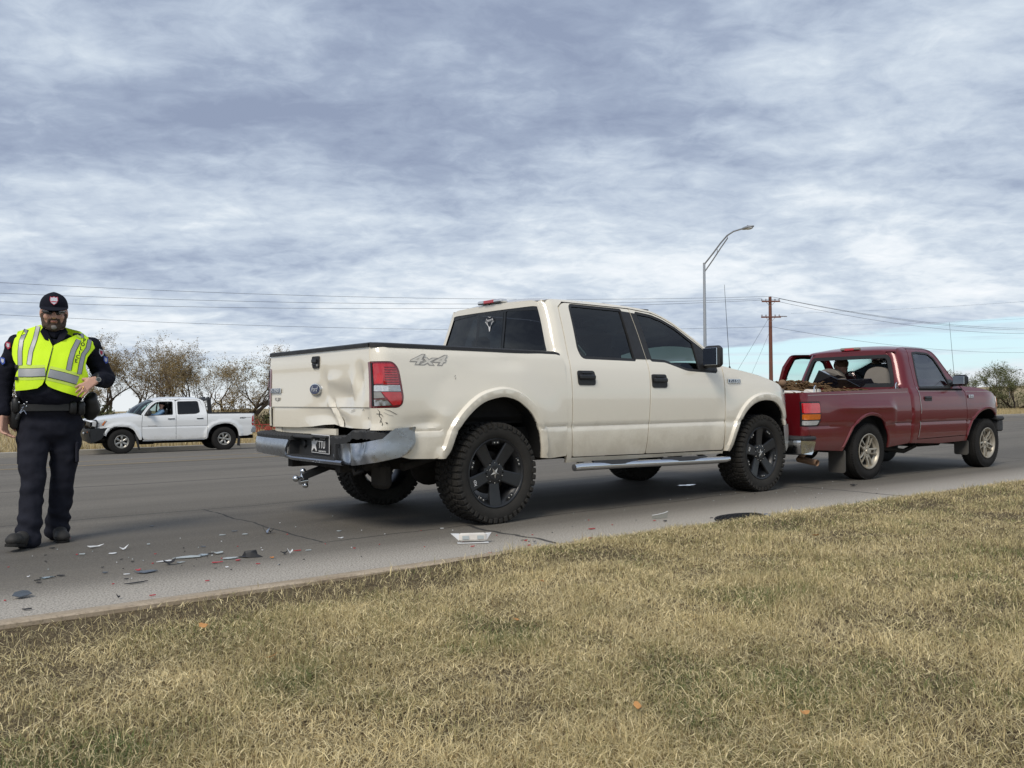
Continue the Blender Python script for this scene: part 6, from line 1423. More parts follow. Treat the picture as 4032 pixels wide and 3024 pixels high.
def hand(b, w_, dirn, palm_n, side, curl=.5, s=1.):
    """five-fingered hand: w_ wrist point, dirn towards the fingers, palm_n out of the palm, side = +1/-1 thumb side"""
    w_, d, n_ = Vector(w_), Vector(dirn).normalized(), Vector(palm_n).normalized(); a = d.cross(n_).normalized()*side
    pc = w_+d*.05*s
    for t in (-1.2, -.4, .4, 1.2): cap(b, w_+a*t*.014*s, w_+d*.088*s+a*t*.020*s, .015*s, .0125*s, 8)
    Ls = (.072, .080, .075, .058)
    for i, t in enumerate((1.5, .5, -.5, -1.5)):
        p = w_+d*.090*s+a*t*.0225*s; q = (d+a*t*.07).normalized(); L_ = Ls[i]*s; pts = [p]; rs = [.0092*s]
        for k, fr in enumerate((.45, .30, .25)):
            q = (q+n_*(curl*(.9+.12*i)*(.75 if k == 0 else 1.1))).normalized(); p = p+q*L_*fr; pts.append(p); rs.append((.0086-.0008*k)*s)
        chain(b, pts, rs, n=8)
    q = (d*.62+a*.72+n_*.25).normalized(); p = w_+d*.022*s+a*.026*s; p1 = p+q*.040*s; q2 = (d*.85+a*.15+n_*.5).normalized(); p2 = p1+q2*.030*s; p3 = p2+q2*.022*s
    chain(b, [p, p1, p2, p3], [.0145*s, .0115*s, .0105*s, .009*s], n=8)
    return pc
def officer():
    T = thing('person', 'bearded officer in black cap, sunglasses and yellow POLICE vest walking over the debris', 'person', (-3.2156, 6.078, 0), R(27.9))
    v3 = lambda x, y: (x*.000573-.358, 1.8088-y*.000647)
    # --- body: one continuous skin
    b = MB(); hc = (-.008, -.035, 1.615)
    P_, rot = head(b, hc, R(7))
    cap(b, (-.006, .02, 1.42), (-.008, .0, 1.53), .066, .062)
    # trunk
    for (x, y, z, rx, ry, rz) in ((-.02, 0, 1.28, .17, .11, .18), (-.03, -.01, 1.08, .17, .13, .16), (-.03, .02, .93, .16, .11, .12)): b.ell((x, y, z), (rx, ry, rz), 24, 16)
    cap(b, (-.20, .01, 1.385), (.19, .01, 1.385), .06, .06)
    armL = [(-.232, .01, 1.385), (-.318, .035, 1.13), (-.308, -.03, .90)]; armR = [(.222, .01, 1.38), (.318, .055, 1.145), (.250, -.165, 1.135)]
    chain(b, armL, [.05, .04, .030]); chain(b, armR, [.05, .04, .030])
    legL = [(-.115, .02, .88), (-.132, -.075, .46), (-.155, -.135, .09)]; legR = [(.050, .03, .88), (.052, .05, .46), (.018, .15, .09)]
    chain(b, legL, [.085, .06, .042]); chain(b, legR, [.085, .06, .042])
    cap(b, (-.160, -.13, .06), (-.215, -.235, .075), .030, .024); cap(b, (.018, .14, .04), (.03, .02, .035), .035, .03)
    hand(b, (-.308, -.035, .895), (-.02, -.12, -1), (.75, -.45, 0), -1, .85, 1.08)
    hand(b, (.244, -.185, 1.135), (-.74, -.28, -.58), (-.15, .90, -.40), -1, .42, 1.0)
    body = fuse('body', b, M['skin'], T, .0052, 1)
    # --- face details
    bd = MB()
    for sg in (-1, 1): cap(bd, P_(sg*.070, -.012, -.020), P_(sg*.052, -.052, -.092), .015, .022)
    bd.ell(P_(0, -.066, -.098), (.050, .030, .036), 16, 12, rot=rot); bd.ell(P_(0, -.088, -.047), (.030, .012, .009), 12, 8, rot=rot)
    for sg in (-1, 1): cap(bd, P_(sg*.030, -.086, -.050), P_(sg*.034, -.076, -.085), .009, .013)
    be = fuse('beard', bd, M['beard'], T, .005, 1, disp=lambda c: .0025*noise.noise(Vector(c)*160))
    b = MB(); b.ell(P_(0, -.086, -.100), (.024, .012, .018), 14, 10, rot=rot); b.build('grey_patch', M['greybeard'], be)
    b = MB(); b.ell(P_(0, -.0945, -.063), (.021, .007, .0055), 12, 8, rot=rot); b.build('mouth', M['lip'], T)
    b = MB()
    for sg in (-1, 1): cap(b, P_(sg*.070, .02, .012), P_(sg*.060, .062, -.03), .018, .024)
    b.ell(P_(0, .055, .0), (.066, .052, .07), 16, 10, rot=rot); fuse('hair', b, M['hairdark'], T, .007, 2)
    b = MB(); vs = []; n = 20
    for i in range(n+1):
        t = -1+2*i/n; x = .070*t; y = -.098+.052*t*t*abs(t)**.3; h = .022-.004*t*t+(-.010 if abs(t) < .12 else 0)
        vs += [P_(x, y, .012), P_(x*.98, y-.004, .012-h*.5), P_(x*.95, y+.002, .012-h*1.25)]
    b.add(vs, [(i*3+j, i*3+j+1, i*3+j+4, i*3+j+3) for i in range(n) for j in range(2)])
    for sg in (-1, 1): b.tube([P_(sg*.070, -.048, .008), P_(sg*.082, .01, .004)], .003, 6)
    b.build('sunglasses', M['shades'], T)
    # cap
    b = MB(); vs = []; nu, nv = 28, 9
    for i in range(nv+1):
        ph = pi/2*i/nv
        for j in range(nu):
            th = 2*pi*j/nu; r_ = cos(ph)**.75; fr = -sin(th)
            vs.append(P_(.090*r_*cos(th), .006+.104*r_*sin(th), .030+(.100+.012*max(0, fr))*sin(ph)**.9))
    b.add(vs, [(i*nu+j, i*nu+(j+1) % nu, (i+1)*nu+(j+1) % nu, (i+1)*nu+j) for i in range(nv) for j in range(nu)]); b.ell(P_(0, .006, .131), (.007, .007, .005), 8, 6)
    cp = b.build('cap', M['navy'], T, smooth=60)
    b = MB(); vs = []; n = 20
    for i in range(n+1):
        a = pi*(i/n); cx, sy = cos(a), sin(a)
        for k, (r_, dz_) in enumerate(((.95, .034), (1.0, .038))): pass
        x0, y0 = .086*cx, .006-.098*sy; x1, y1 = .088*cx, -.040-.128*sy**.8
        vs += [P_(x0, y0, .040), P_(x1, min(y0, y1), .030-.012*sy+.008*(1-sy)), P_(x1*.99, min(y0, y1)+.001, .025-.012*sy+.006*(1-sy)), P_(x0, y0, .030)]
    b.add(vs, [(i*4+j, i*4+(j+1) % 4, (i+1)*4+(j+1) % 4, (i+1)*4+j) for i in range(n) for j in range(4)]); b.build('brim', M['navy'], cp, recalc=True)
    sh = [(-.024, .030), (-.012, .026), (0, .032), (.012, .026), (.024, .030), (.026, .005), (.018, -.014), (0, -.028), (-.018, -.014), (-.026, .005)]
    cm_ = lambda k, d: (lambda u, v, t=0: P_(u*k, -.100-d-.05*0+.30*max(0, v-.0)*.55, .085+v*k))
    b = MB(); b.prism(sh, lambda u, v, t: P_(u, -.1015+.0-t*.003+(v+.02)*.42, .080+v)); bad = b.build('cap_badge', M['patchred'], cp, recalc=True)
    b = MB(); b.prism([(u*.84, v*.84) for u, v in sh], lambda u, v, t: P_(u, -.1045-t*.001+(v+.02)*.42, .080+v)); b.build('badge_field', M['patchwhite'], bad, recalc=True)
    b = MB(); b.prism([(-.017, -.001), (.017, -.001), (.015, -.008), (-.015, -.008)], lambda u, v, t: P_(u, -.1057-t*.001+(v+.02)*.42, .080+v)); b.build('badge_band', M['patchred'], bad, recalc=True)
    # --- shirt
    b = MB()
    for (x, y, z, rx, ry, rz) in ((-.005, .01, 1.33, .195, .125, .12), (-.02, -.02, 1.20, .215, .165, .16), (-.028, -.035, 1.06, .212, .175, .14), (-.028, 0, .97, .198, .150, .06)): b.ell((x, y, z), (rx, ry, rz), 28, 16)
    cap(b, (-.205, .01, 1.380), (.19, .01, 1.375), .062, .062)
    cap(b, (-.10, .01, 1.405), (-.04, .0, 1.455), .055, .040); cap(b, (.09, .01, 1.405), (.03, .0, 1.455), .055, .040)
    chain(b, [armL[0], armL[1], (-.308, -.025, .925)], [.072, .064, .048]); chain(b, [armR[0], (.322, .055, 1.150), (.262, -.135, 1.140)], [.072, .068, .050])
    shirt = fuse('shirt', b, M['navy'], T, .011, 3, disp=wrinkle(.010, .005, 9, 17, 2))
    b = MB()
    for sg in (-1, 1):
        q = [(sg*.004, -.118, 1.385), (sg*.060, -.130, 1.425), (sg*.085, -.105, 1.475), (sg*.070, -.06, 1.505), (sg*.045, -.075, 1.49), (sg*.030, -.095, 1.45)]
        b.add([(x-.006, y, z) for x, y, z in q]+[(x-.006, y+.008, z-.006) for x, y, z in q], [tuple(range(6)), tuple(range(6, 12))[::-1]]+[(i, (i+1) % 6, (i+1) % 6+6, i+6) for i in range(6)])
    b.tube([(-.066, 0, 1.475), (-.05, -.055, 1.47), (0, -.08, 1.45), (.045, -.055, 1.47), (.056, 0, 1.475), (.04, .05, 1.48), (-.05, .05, 1.48)], .017, 8, closed=True, flat=1.5); b.build('collar', M['navy'], shirt, recalc=True)
    # --- vest on an oval trunk surface; outlines are in front-view metres
    av = spline([.98, 1.05, 1.12, 1.20, 1.30, 1.37, 1.41, 1.45, 1.48, 1.53], [.248, .252, .258, .262, .262, .262, .252, .20, .15, .10]); bv = spline([.98, 1.06, 1.15, 1.25, 1.33, 1.40, 1.47, 1.53], [.218, .232, .228, .200, .160, .125, .085, .05])
    def vy(x, z, off=0.):
        cx = -.012-.012*sstep(1.3, 1.0, z); a = av(z)+.012; t = min(.999, abs(x-cx)/a)
        w_ = .004*noise.noise(Vector((x*12, z*9, 4)))+.004*noise.noise(Vector((x*25, z*14, 8)))
        return -(bv(z)*(1-t**2.5)**(1/2.2))-off+w_
    fm = lambda off: (lambda x, z: (x, vy(x, z, off), z)); bk = lambda x, z: (x, -vy(x, z)*.85, z)
    V = lambda L_: [v3(*p) for p in L_]
    left = V([(475, 440), (345, 478), (225, 515), (195, 600), (172, 690), (172, 770), (188, 830), (218, 880), (240, 930), (222, 960), (208, 1010), (208, 1080), (210, 1155), (330, 1145), (440, 1128), (490, 1090), (512, 1045), (528, 960), (560, 830), (598, 680), (560, 600), (520, 545)])
    right = V([(610, 668), (680, 630), (760, 590), (850, 545), (905, 500), (960, 540), (1030, 590), (1088, 650), (1030, 720), (975, 790), (955, 860), (958, 920), (985, 985), (975, 1060), (962, 1130), (958, 1195), (930, 1222), (890, 1220), (800, 1195), (700, 1165), (600, 1130), (550, 1105), (524, 1070), (528, 1000), (565, 850)])
    back = V([(475, 440), (225, 515), (172, 690), (172, 770), (218, 880), (208, 1155), (500, 1170), (958, 1195), (985, 985), (955, 860), (1088, 650), (905, 500), (690, 440)])
    vest = thing('vest', None, None); vest.parent = T
    kw = dict(step=.022, flange=(0, .012, 0))
    for pl in (left, right): panel('vest_front', pl, fm(0), M['vest'], vest, **kw)
    panel('vest_back', back, bk, M['vest'], vest, step=.03, flange=(0, -.012, 0), flip=True)
    def band(pts, w_, mat_, off, nm):
        pts = V(pts); L_, R_ = [], []
        for i, p in enumerate(pts):
            d = Vector(pts[min(i+1, len(pts)-1)])-Vector(pts[max(0, i-1)]); q = Vector((-d.y, d.x)).normalized()*w_/2; L_.append((p[0]+q.x, p[1]+q.y)); R_.append((p[0]-q.x, p[1]-q.y))
        panel(nm, L_+R_[::-1], fm(off), mat_, vest, step=.03)
    for pts, w_ in (([(318, 492), (268, 620), (255, 740), (258, 885)], .023), ([(442, 458), (412, 600), (368, 740), (350, 880)], .023), ([(880, 598), (820, 720), (790, 820), (768, 935)], .028), ([(908, 522), (916, 575)], .024), ([(1005, 590), (982, 690), (930, 760), (905, 860), (884, 975)], .024)):
        band(pts, w_+.007, M['greyplastic'], .0035, 'tape_edge'); band(pts, w_, M['tape'], .006, 'reflective_tape')
    for pts in ([(240, 965), (380, 965), (520, 958)], [(556, 968), (720, 1005), (868, 1046)]):
        band(pts, .100, M['vestpale'], .002, 'waist_band'); band(pts, .060, M['greyplastic'], .0045, 'tape_edge'); band(pts, .053, M['tape'], .007, 'reflective_tape')
    band([(905, 575), (860, 545)], .014, M['vestpale'], .009, 'mic_tab'); b = MB(); b.tube([(lambda q: (q[0], vy(q[0], q[1], .003), q[1]))(v3(600-t*82, 690+t*360)) for t in [i/14 for i in range(15)]], .0028, 6); b.build('zip', M['letterblack'], vest)
    for y in (900, 1025):
        p = v3(228, y); b = MB(); b.box((p[0]-.004, vy(p[0], p[1])-.010, p[1]), (.018, .02, .025), ch=.003); b.build('side_strap', M['greyplastic'], vest)
    for ch_, px_2, py_2 in [(c_, 942-18.5*i_, 606+46*i_) for i_, c_ in enumerate('POLICE')]:
        x, z = v3(px_2, py_2); y = vy(x, z, .020); text('vest_lettering', ch_, .036, M['letterblack'], vest, frame((x, y, z), (1, .55, -.10), (.10, .20, 1)), .001, bold=.0012)
    # shoulder radio strap, patches, name details
    b = MB(); b.box((.135, -.055, 1.462), (.05, .03, .016), ch=.004); b.build('shoulder_mic', M['leather'], T)
    for (x, y, z, m_) in ((.292, -.062, 1.335, 'patchwhite'), (.322, -.045, 1.285, 'patchblue'), (-.285, -.058, 1.375, 'patchred'), (-.318, -.040, 1.27, 'patchblue')):
        b = MB(); b.prism([(-.020, .022), (.020, .022), (.022, -.010), (0, -.028), (-.022, -.010)], lambda u, v, t: (x+u*.7, y+(u*.6)*(1 if x > 0 else -1)-t*.003, z+v-u*.25)); pt_ = b.build('sleeve_patch', M[m_], shirt, recalc=True)
        b = MB(); b.prism([(-.012, .013), (.012, .013), (.012, -.006), (0, -.016), (-.012, -.006)], lambda u, v, t: (x+u*.7, y+(u*.6)*(1 if x > 0 else -1)-.004-t*.001, z+v-u*.25)); b.build('patch_centre', M['patchred' if m_ == 'patchwhite' else 'patchwhite'], pt_, recalc=True)
    # --- trousers
    b = MB(); b.ell((-.030, .015, .925), (.205, .145, .085), 28, 14); b.ell((-.030, .03, .82), (.215, .155, .13), 28, 14)
    chain(b, [(-.122, .02, .83), (-.138, -.03, .64), (-.136, -.070, .45), (-.150, -.105, .22), (-.160, -.135, .060)], [.116, .096, .080, .074, .082])
    chain(b, [(.062, .03, .83), (.062, .04, .64), (.050, .055, .45), (.028, .11, .22), (.014, .140, .075)], [.116, .096, .082, .078, .082])
    tr = fuse('trousers', b, M['navytrouser'], T, .011, 3, disp=lambda c: .012*noise.noise(Vector((c[0]*8, c[1]*8, c[2]*13)))*sstep(.95, .8, c[2])+.007*noise.noise(Vector((c[0]*22+5, c[1]*20, c[2]*22)))+.006*sin(c[2]*70+c[0]*30)*sstep(.30, .12, c[2])*sstep(.03, .1, c[2]))
    for sg, x in ((-1, -.218), (1, .138)):
        b = MB(); b.box((x+sg*.0, .0, .63), (.024, .13, .15), ch=.010); b.build('cargo_pocket', M['navytrouser'], tr)
    # --- belt and gear
    b = MB(); n = 40; vs = []
    for i in range(n):
        a = 2*pi*i/n; x, y = -.030+.212*math.copysign(abs(cos(a))**.85, cos(a)), .005+.165*math.copysign(abs(sin(a))**.85, sin(a))
        vs += [(x, y, .925), (x*1.01, y*1.01, .925), (x*1.01, y*1.01, .972), (x, y, .972)]
    b.add(vs, [(i*4+j, i*4+(j+1) % 4, ((i+1) % n)*4+(j+1) % 4, ((i+1) % n)*4+j) for i in range(n) for j in range(4)]); belt = b.build('duty_belt', M['leather'], T, recalc=True)
    def gear(nm, c, d, m='leather', rz=0): b = MB(); b.box((0, 0, 0), d, ch=min(d)*.28); return b.build(nm, M[m], belt, loc=c, rot=(0, 0, rz), smooth=60)
    gear('pouch', (.110, -.130, .945), (.05, .05, .09)); gear('pouch', (.160, -.105, .940), (.05, .05, .10), rz=.4); gear('holster', (-.245, .0, .90), (.06, .12, .20)); gear('radio', (-.235, -.07, .965), (.05, .06, .11)); 
    b = MB(); cap(b, (.225, .02, .99), (.235, .04, .93), .050, .058); cap(b, (.235, .04, 1.02), (.225, .05, .90), .040, .050); fuse('side_bag', b, M['leather'], belt, .012, 2)
    b = MB()
    for x, z in ((-.215, .985), (-.185, .972), (-.17, .985), (-.172, .958)): b.ell((x, -.135, z), (.006, .005, .006), 8, 6)
    b.build('snap_studs', M['chrome'], belt)
    b = MB(); b.tube([(-.190, -.155, .955), (-.205, -.170, .925), (-.232, -.175, .885), (-.226, -.175, .88), (-.20, -.175, .92), (-.185, -.165, .93), (-.172, -.170, .905)], .0028, 5); b.tube([(-.205, -.165, .93), (-.198, -.175, .955), (-.190, -.165, .93)], .003, 5); b.build('key_chain', M['chrome'], belt)
    b = MB(); cap(b, (-.225, -.175, .872), (-.215, -.178, .905), .013, .010); b.build('key_fob', M['leather'], belt)
    # --- boots, watch, ring
    b = MB(); rot2 = Matrix.Rotation(R(20), 3, 'Z')
    def boot(hx, hy, dx_, dy_, toe_z):
        b = MB(); h = Vector((hx, hy, .045)); t = Vector((hx+dx_, hy+dy_, toe_z)); cap(b, h, h+Vector((0, .0, .06)), .046, .050); cap(b, h+Vector((0, 0, -.005)), t, .044, .047); b.ell(t, (.052, .056, .038), 16, 10); m1 = h*.6+t*.4; b.ell(m1+Vector((0, 0, .02)), (.048, .07, .045), 14, 10)
        o = fuse('boot', b, M['boot'], T, .008, 2)
        s_ = MB(); d = (t-h).normalized(); a_ = d.cross(Vector((0, 0, 1))).normalized(); up = a_.cross(d); ln = (t-h).length; pr = [(-.055, -.030), (-.05, .030), (ln*.4, .034), (ln*.75, .050), (ln+.035, .040), (ln+.058, 0), (ln+.035, -.042), (ln*.75, -.048), (ln*.4, -.032), (-.05, -.030)][1:]
        pr = rpoly(pr, .015); s_.prism(pr, lambda u, v, w_: tuple(h+d*u+a_*v+up*(-.044+.018*w_))); s_.build('sole', M['rubber'], o, recalc=True)
    boot(-.165, -.13, -.075, -.155, .078); boot(.020, .15, .028, -.165, .040)
    b = MB(); c = Vector((.262, -.150, 1.140)); b.tube([c+Vector((.0, .036*cos(a), .036*sin(a))) @ Matrix.Rotation(0, 3, 'Z') for a in [2*pi*i/16 for i in range(16)]], .009, 6, closed=True, flat=1.3); wt = b.build('watch', M['leather'], T)
    b = MB(); b.lathe([(0, -.010), (.015, -.010), (.018, -.006), (.018, 0)], 16, c=(.268, -.188, 1.140)); b.build('watch_face', M['shades'], wt); b = MB(); b.lathe([(.013, -.0105), (.017, -.0105)], 16, c=(.268, -.189, 1.140)); b.build('watch_bezel', M['alloy'], wt)
    b = MB(); b.tube([(.172, -.228+.010*cos(a), 1.083+.010*sin(a)) for a in [2*pi*i/12 for i in range(12)]], .0022, 5, closed=True); b.build('ring', M['gold'], T)
    return T
officer()
def simple_person(label, mw, joints, shirt_m, leg_m, hair_m, cat='person', hat=None, headtilt=0., scale=1., head_c=None, headrz=0, legs=True):
    """joints: dict with hip, chest, shL, elL, wrL, shR, elR, wrR, kneeL, footL, kneeR, footR"""
    T = thing('person', label, cat); T.matrix_world = mw; J = {k: Vector(v) for k, v in joints.items()}
    b = MB(); hc = Vector(head_c)
    hb = MB(); P_, rot = head(hb, (0, 0, 0), headtilt); RZ = Matrix.Rotation(headrz, 3, 'Z')
    b.add([tuple(RZ @ Vector(v)+hc) for v in hb.v], hb.f); PP = lambda x, y, z: tuple(RZ @ Vector(P_(x, y, z))+hc)
    cap(b, J['chest'], hc+Vector((0, 0, -.05)), .06, .055); chain(b, [J['hip'], J['chest']], [.12, .12]); cap(b, J['shL'], J['shR'], .05, .05)
    for s_ in 'LR':
        chain(b, [J['sh'+s_], J['el'+s_], J['wr'+s_]], [.045, .038, .028]); d = (J['wr'+s_]-J['el'+s_]).normalized(); hand(b, J['wr'+s_], d, (0, .3, -1) if abs(d.z) < .8 else (0, -1, 0), 1 if s_ == 'L' else -1, .5)
        if legs: chain(b, [J['hip'], J['knee'+s_], J['foot'+s_]], [.09, .06, .04])
    fuse('body', b, M['skin'], T, .009, 2)
    b = MB(); chain(b, [J['hip'], (J['hip']+J['chest'])/2, J['chest']], [.15, .155, .145]); cap(b, J['shL'], J['shR'], .068, .068); cap(b, J['chest'], J['chest']*.6+hc*.4, .11, .07)
    for s_ in 'LR': chain(b, [J['sh'+s_], J['el'+s_], J['wr'+s_]*.9+J['el'+s_]*.1], [.068, .058, .045])
    fuse('shirt', b, shirt_m, T, .014, 3, disp=wrinkle(.010, .006, 9, 12, 5))
    if legs:
        b = MB(); b.ell(J['hip'], (.17, .15, .13)); chain(b, [J['hip']+Vector((.0, 0, -.03)), J['kneeL'], J['footL']], [.12, .085, .065]); chain(b, [J['hip']+Vector((0, 0, -.03)), J['kneeR'], J['footR']], [.12, .085, .065]); fuse('trousers', b, leg_m, T, .014, 3, disp=wrinkle(.01, .006, 9, 12, 8))
        for s_ in 'LR': b = MB(); f_ = J['foot'+s_]; cap(b, (f_.x, f_.y, f_.z-.04), (f_.x+.12, f_.y, f_.z-.04), .042, .042); b.build('shoe', M['boot'], T)
    b = MB(); b.ell(PP(0, .018, .040), (.086, .100, .088), 18, 12, rot=RZ); b.ell(PP(0, .05, -.01), (.074, .062, .075), 16, 10, rot=RZ)
    if hat is None:
        rs = random.Random(3)
        for i in range(60): a, e_ = rs.uniform(0, 2*pi), rs.uniform(.1, 1.4); d = Vector((cos(a)*cos(e_), sin(a)*cos(e_)*1.05+.15, sin(e_))); p = Vector(PP(0, .02, .04))+Vector(RZ @ d)*.085; cap(b, p, p+Vector((RZ @ d).x*.03+rs.uniform(-.02, .02) for _ in range(1)) if False else p+(RZ @ d)*.020+Vector((rs.uniform(-.015, .015), rs.uniform(-.015, .015), rs.uniform(-.01, .015))), .007, .003, n=6)
    hr = fuse('hair', b, hair_m, T, .006, 1)
    if hat: b = MB(); b.ell(PP(0, .01, .065), (.092, .106, .072), 18, 12, rot=RZ); b.ell(PP(0, -.09, .045), (.07, .06, .010), 14, 6, rot=RZ); b.build('cap', hat, T)
    return T
# driver of the white pickup across the road, at the open window, looking this way
simple_person('driver in pale blue hoodie at the window of the white pickup across the road', MT, dict(hip=(1.98, .38, .98), chest=(1.93, .38, 1.30), shL=(1.93, .55, 1.36), elL=(2.12, .66, 1.22), wrL=(2.30, .62, 1.26), shR=(1.93, .20, 1.36), elR=(2.12, .12, 1.18), wrR=(2.34, .26, 1.28)),
              M['denimshirt'], M['jeans'], M['hairdark'], hat=M['navy'], head_c=(1.95, .46, 1.565), headrz=R(160), legs=False)
# someone leaning in at the driver's door of the red pickup
simple_person('brown haired person with lowered head inside the cab of the red pickup', MM, dict(hip=(1.42, .48, .95), chest=(1.37, .44, 1.18), shL=(1.42, .62, 1.20), elL=(1.60, .60, 1.02), wrL=(1.78, .45, 1.02), shR=(1.38, .27, 1.20), elR=(1.50, .15, 1.02), wrR=(1.62, .05, .98), kneeL=(1.78, .58, .90), footL=(1.86, .55, .68), kneeR=(1.78, .36, .90), footR=(1.86, .32, .68)),
              M['maroon'], M['jeans'], M['hairbrown'], head_c=(1.32, .385, 1.395), headtilt=R(35), headrz=R(-10), legs=False)
# ================================================================== trees, poles and wires beyond the road
M['bark'] = mat('dark_mesquite_bark', (.065, .050, .038), .9, var=.4, vscale=4, spec=.1)
M['twig'] = mat('brown_twigs', (.155, .115, .080), .9, var=.3, vscale=2, spec=.1)
M['leaf'] = mat('olive_brown_leaflets', (.235, .175, .085), .85, var=.45, vscale=1.2, spec=.1)
M['leafgreen'] = mat('dull_green_leaflets', (.105, .115, .050), .85, var=.4, vscale=1.2, spec=.1)
def ground_z(x, y):
    u = x*UD.x+y*UD.y; return far_z(x, y, u)+(.25*noise.noise(Vector((x*.05, y*.05, 0)))*min(1, max(0, (u-34)/10))) if u > 33 else road_z(u)
def tree(x, y, H, W, seed, label, stems=4, leafn=3500, leafm='leaf', lean=0., group=None, low=False, dens_=1.):
    rs = random.Random(seed); z0 = ground_z(x, y)-.08; root = thing('mesquite_tree', label, 'tree', (x, y, z0), 0, group); tk, tw_ = MB(), MB(); tips = []
    def grow(p, d, L_, r, lvl):
        k = 4 if lvl < 3 else 3; pts = [p]; rr = [r]
        for i in range(k):
            d = (d+Vector((rs.gauss(0, .20), rs.gauss(0, .20), rs.gauss(.05 if lvl else .0, .13)))).normalized()
            p = p+d*L_/k; 
            if p.z < .25: p.z = .25
            pts.append(p); rr.append(r*(1-.45*(i+1)/k))
        (tk if lvl < 2 else tw_).tube(pts, rr, 6 if lvl < 2 else (4 if lvl == 2 else 3), cap=False)
        if lvl >= 4: tips.extend(pts[1:])
        if lvl >= 5: return
        n = (3, 4, 4, 4, 4)[lvl] if lvl < 5 else 0
        if dens_ < 1 and lvl > 2: n = max(2, n-1)
        for j in range(n):
            t = rs.uniform(.35, 1.0) if j else 1.0; q = pts[min(k, max(1, int(round(t*k))))]
            ax = Vector((rs.gauss(0, 1), rs.gauss(0, 1), rs.gauss(0, .6))).normalized(); nd = (d+ax*rs.uniform(.55, .95)+Vector((0, 0, .10))).normalized()
            ex = Vector((q.x/(W*.5), q.y/(W*.5), (q.z-H*.55)/(H*.5)))
            if ex.length > .95: nd = (nd-Vector((ex.x, ex.y, ex.z)).normalized()*.7).normalized()
            grow(q, nd, L_*rs.uniform(.55, .80), rr[min(k, max(1, int(round(t*k))))]*rs.uniform(.50, .68), lvl+1)
    for s_ in range(stems):
        a = 2*pi*s_/stems+rs.uniform(-.4, .4); o = rs.uniform(.45, 1.0)
        d = Vector((cos(a)*o*W/H*1.1+lean, sin(a)*o, rs.uniform(.7, 1.1))).normalized(); grow(Vector((cos(a)*.08, sin(a)*.08, -.05)), d, H*rs.uniform(.36, .48), .12*H/5, 0)
    tk.build('trunk', M['bark'], root, smooth=60)
    b = tw_; nt = len(b.f)
    for i in range(int(leafn*3.0)):
        p = rs.choice(tips); q = p+Vector((rs.gauss(0, .045), rs.gauss(0, .045), rs.gauss(0, .045))); s_ = rs.uniform(.014, .034)*(1.9 if low else 1)
        a = Vector((rs.gauss(0, 1), rs.gauss(0, 1), rs.gauss(0, 1))).normalized()*s_; c_ = a.orthogonal().normalized()*s_*rs.uniform(.5, 1)
        b.add([q-a, q+c_, q+a, q-c_], [(0, 1, 2, 3)], 1)
    b.build('crown', [M['twig'], M[leafm]], root, smooth=0)
    return root
GT = 'bare mesquite trees behind the far verge'
tree(-22.4, 46.0, 5.3, 5.2, 11, 'dense brown mesquite tree right behind the officer, leftmost of the row', 5, 9500, 'leaf', group=GT)
tree(-19.7, 46.5, 5.0, 3.8, 23, 'slender sparse mesquite tree above the bonnet of the white pickup', 3, 3200, 'leaf', group=GT, dens_=1)
tree(-17.5, 46.5, 5.2, 5.6, 35, 'wide forked mesquite tree rising behind the white pickup cab', 4, 6000, 'leaf', group=GT)
tree(-14.6, 47.5, 5.0, 5.4, 47, 'spreading mesquite tree behind the tailgate of the white pickup', 4, 5500, 'leaf', group=GT)
tree(-30.5, 52.0, 4.3, 4.6, 59, 'small grey tree at the left edge of the view', 4, 3500, 'leafgreen', group=GT)
tree(-10.2, 52.0, 4.4, 4.6, 61, 'mesquite tree mostly hidden behind the pearl pickup tailgate', 4, 4000, 'leaf', group=GT)
GB = 'bushy mesquites beyond the road on the right'
tree(55.6, 95.5, 5.4, 8.5, 71, 'open branched mesquite with a dark forked trunk at the right edge', 4, 4200, 'leafgreen', low=True, group=GB)
tree(50.6, 95.0, 5.4, 8.5, 73, 'leafy olive mesquite just ahead of the red pickup bonnet', 5, 7500, 'leafgreen', low=True, group=GB)
tree(46.5, 98.0, 5.4, 7.5, 79, 'bushy mesquite half hidden by the red pickup mirror', 4, 5000, 'leafgreen', low=True, group=GB)
def thicket(x, y, W, H, seed, label, n=5200, m_='leafgreen'):
    rs = random.Random(seed); root = thing('thicket', label, 'bush', (x, y, ground_z(x, y)-.05)); b = MB(); t_ = MB()
    for i in range(150):
        a = rs.uniform(0, 2*pi); r_ = rs.random()**.5*W/2; p = Vector((cos(a)*r_, sin(a)*r_*.6, 0)); q = p+Vector((rs.gauss(0, .25), rs.gauss(0, .25), H*rs.uniform(.4, 1)*(1-.5*(r_/(W/2))**2))); m = (p+q)/2+Vector((rs.gauss(0, .1), rs.gauss(0, .1), 0)); t_.tube([p, m, q], [.02, .013, .005], 3, cap=False)
    for i in range(n):
        a = rs.uniform(0, 2*pi); r_ = rs.random()**.5*W/2; h = H*(1-.6*(r_/(W/2))**2)*(rs.random()**.7)*rs.uniform(.7, 1.1); q = Vector((cos(a)*r_, sin(a)*r_*.6, h)); s_ = rs.uniform(.03, .07)
        if noise.noise(q*1.6) < -.12: continue
        d = Vector((rs.gauss(0, 1), rs.gauss(0, 1), rs.gauss(0, 1))).normalized()*s_; c_ = d.orthogonal().normalized()*s_*.6; b.add([q-d, q+c_, q+d, q-c_], [(0, 1, 2, 3)])
    t_.build('stems', M['bark'], root); b.build('leaves', M[m_], root, smooth=0)
thicket(-22.6, 44.5, 4.6, 2.1, 1, 'dark tangled bush at the foot of the leftmost trees behind the officer', 5200)
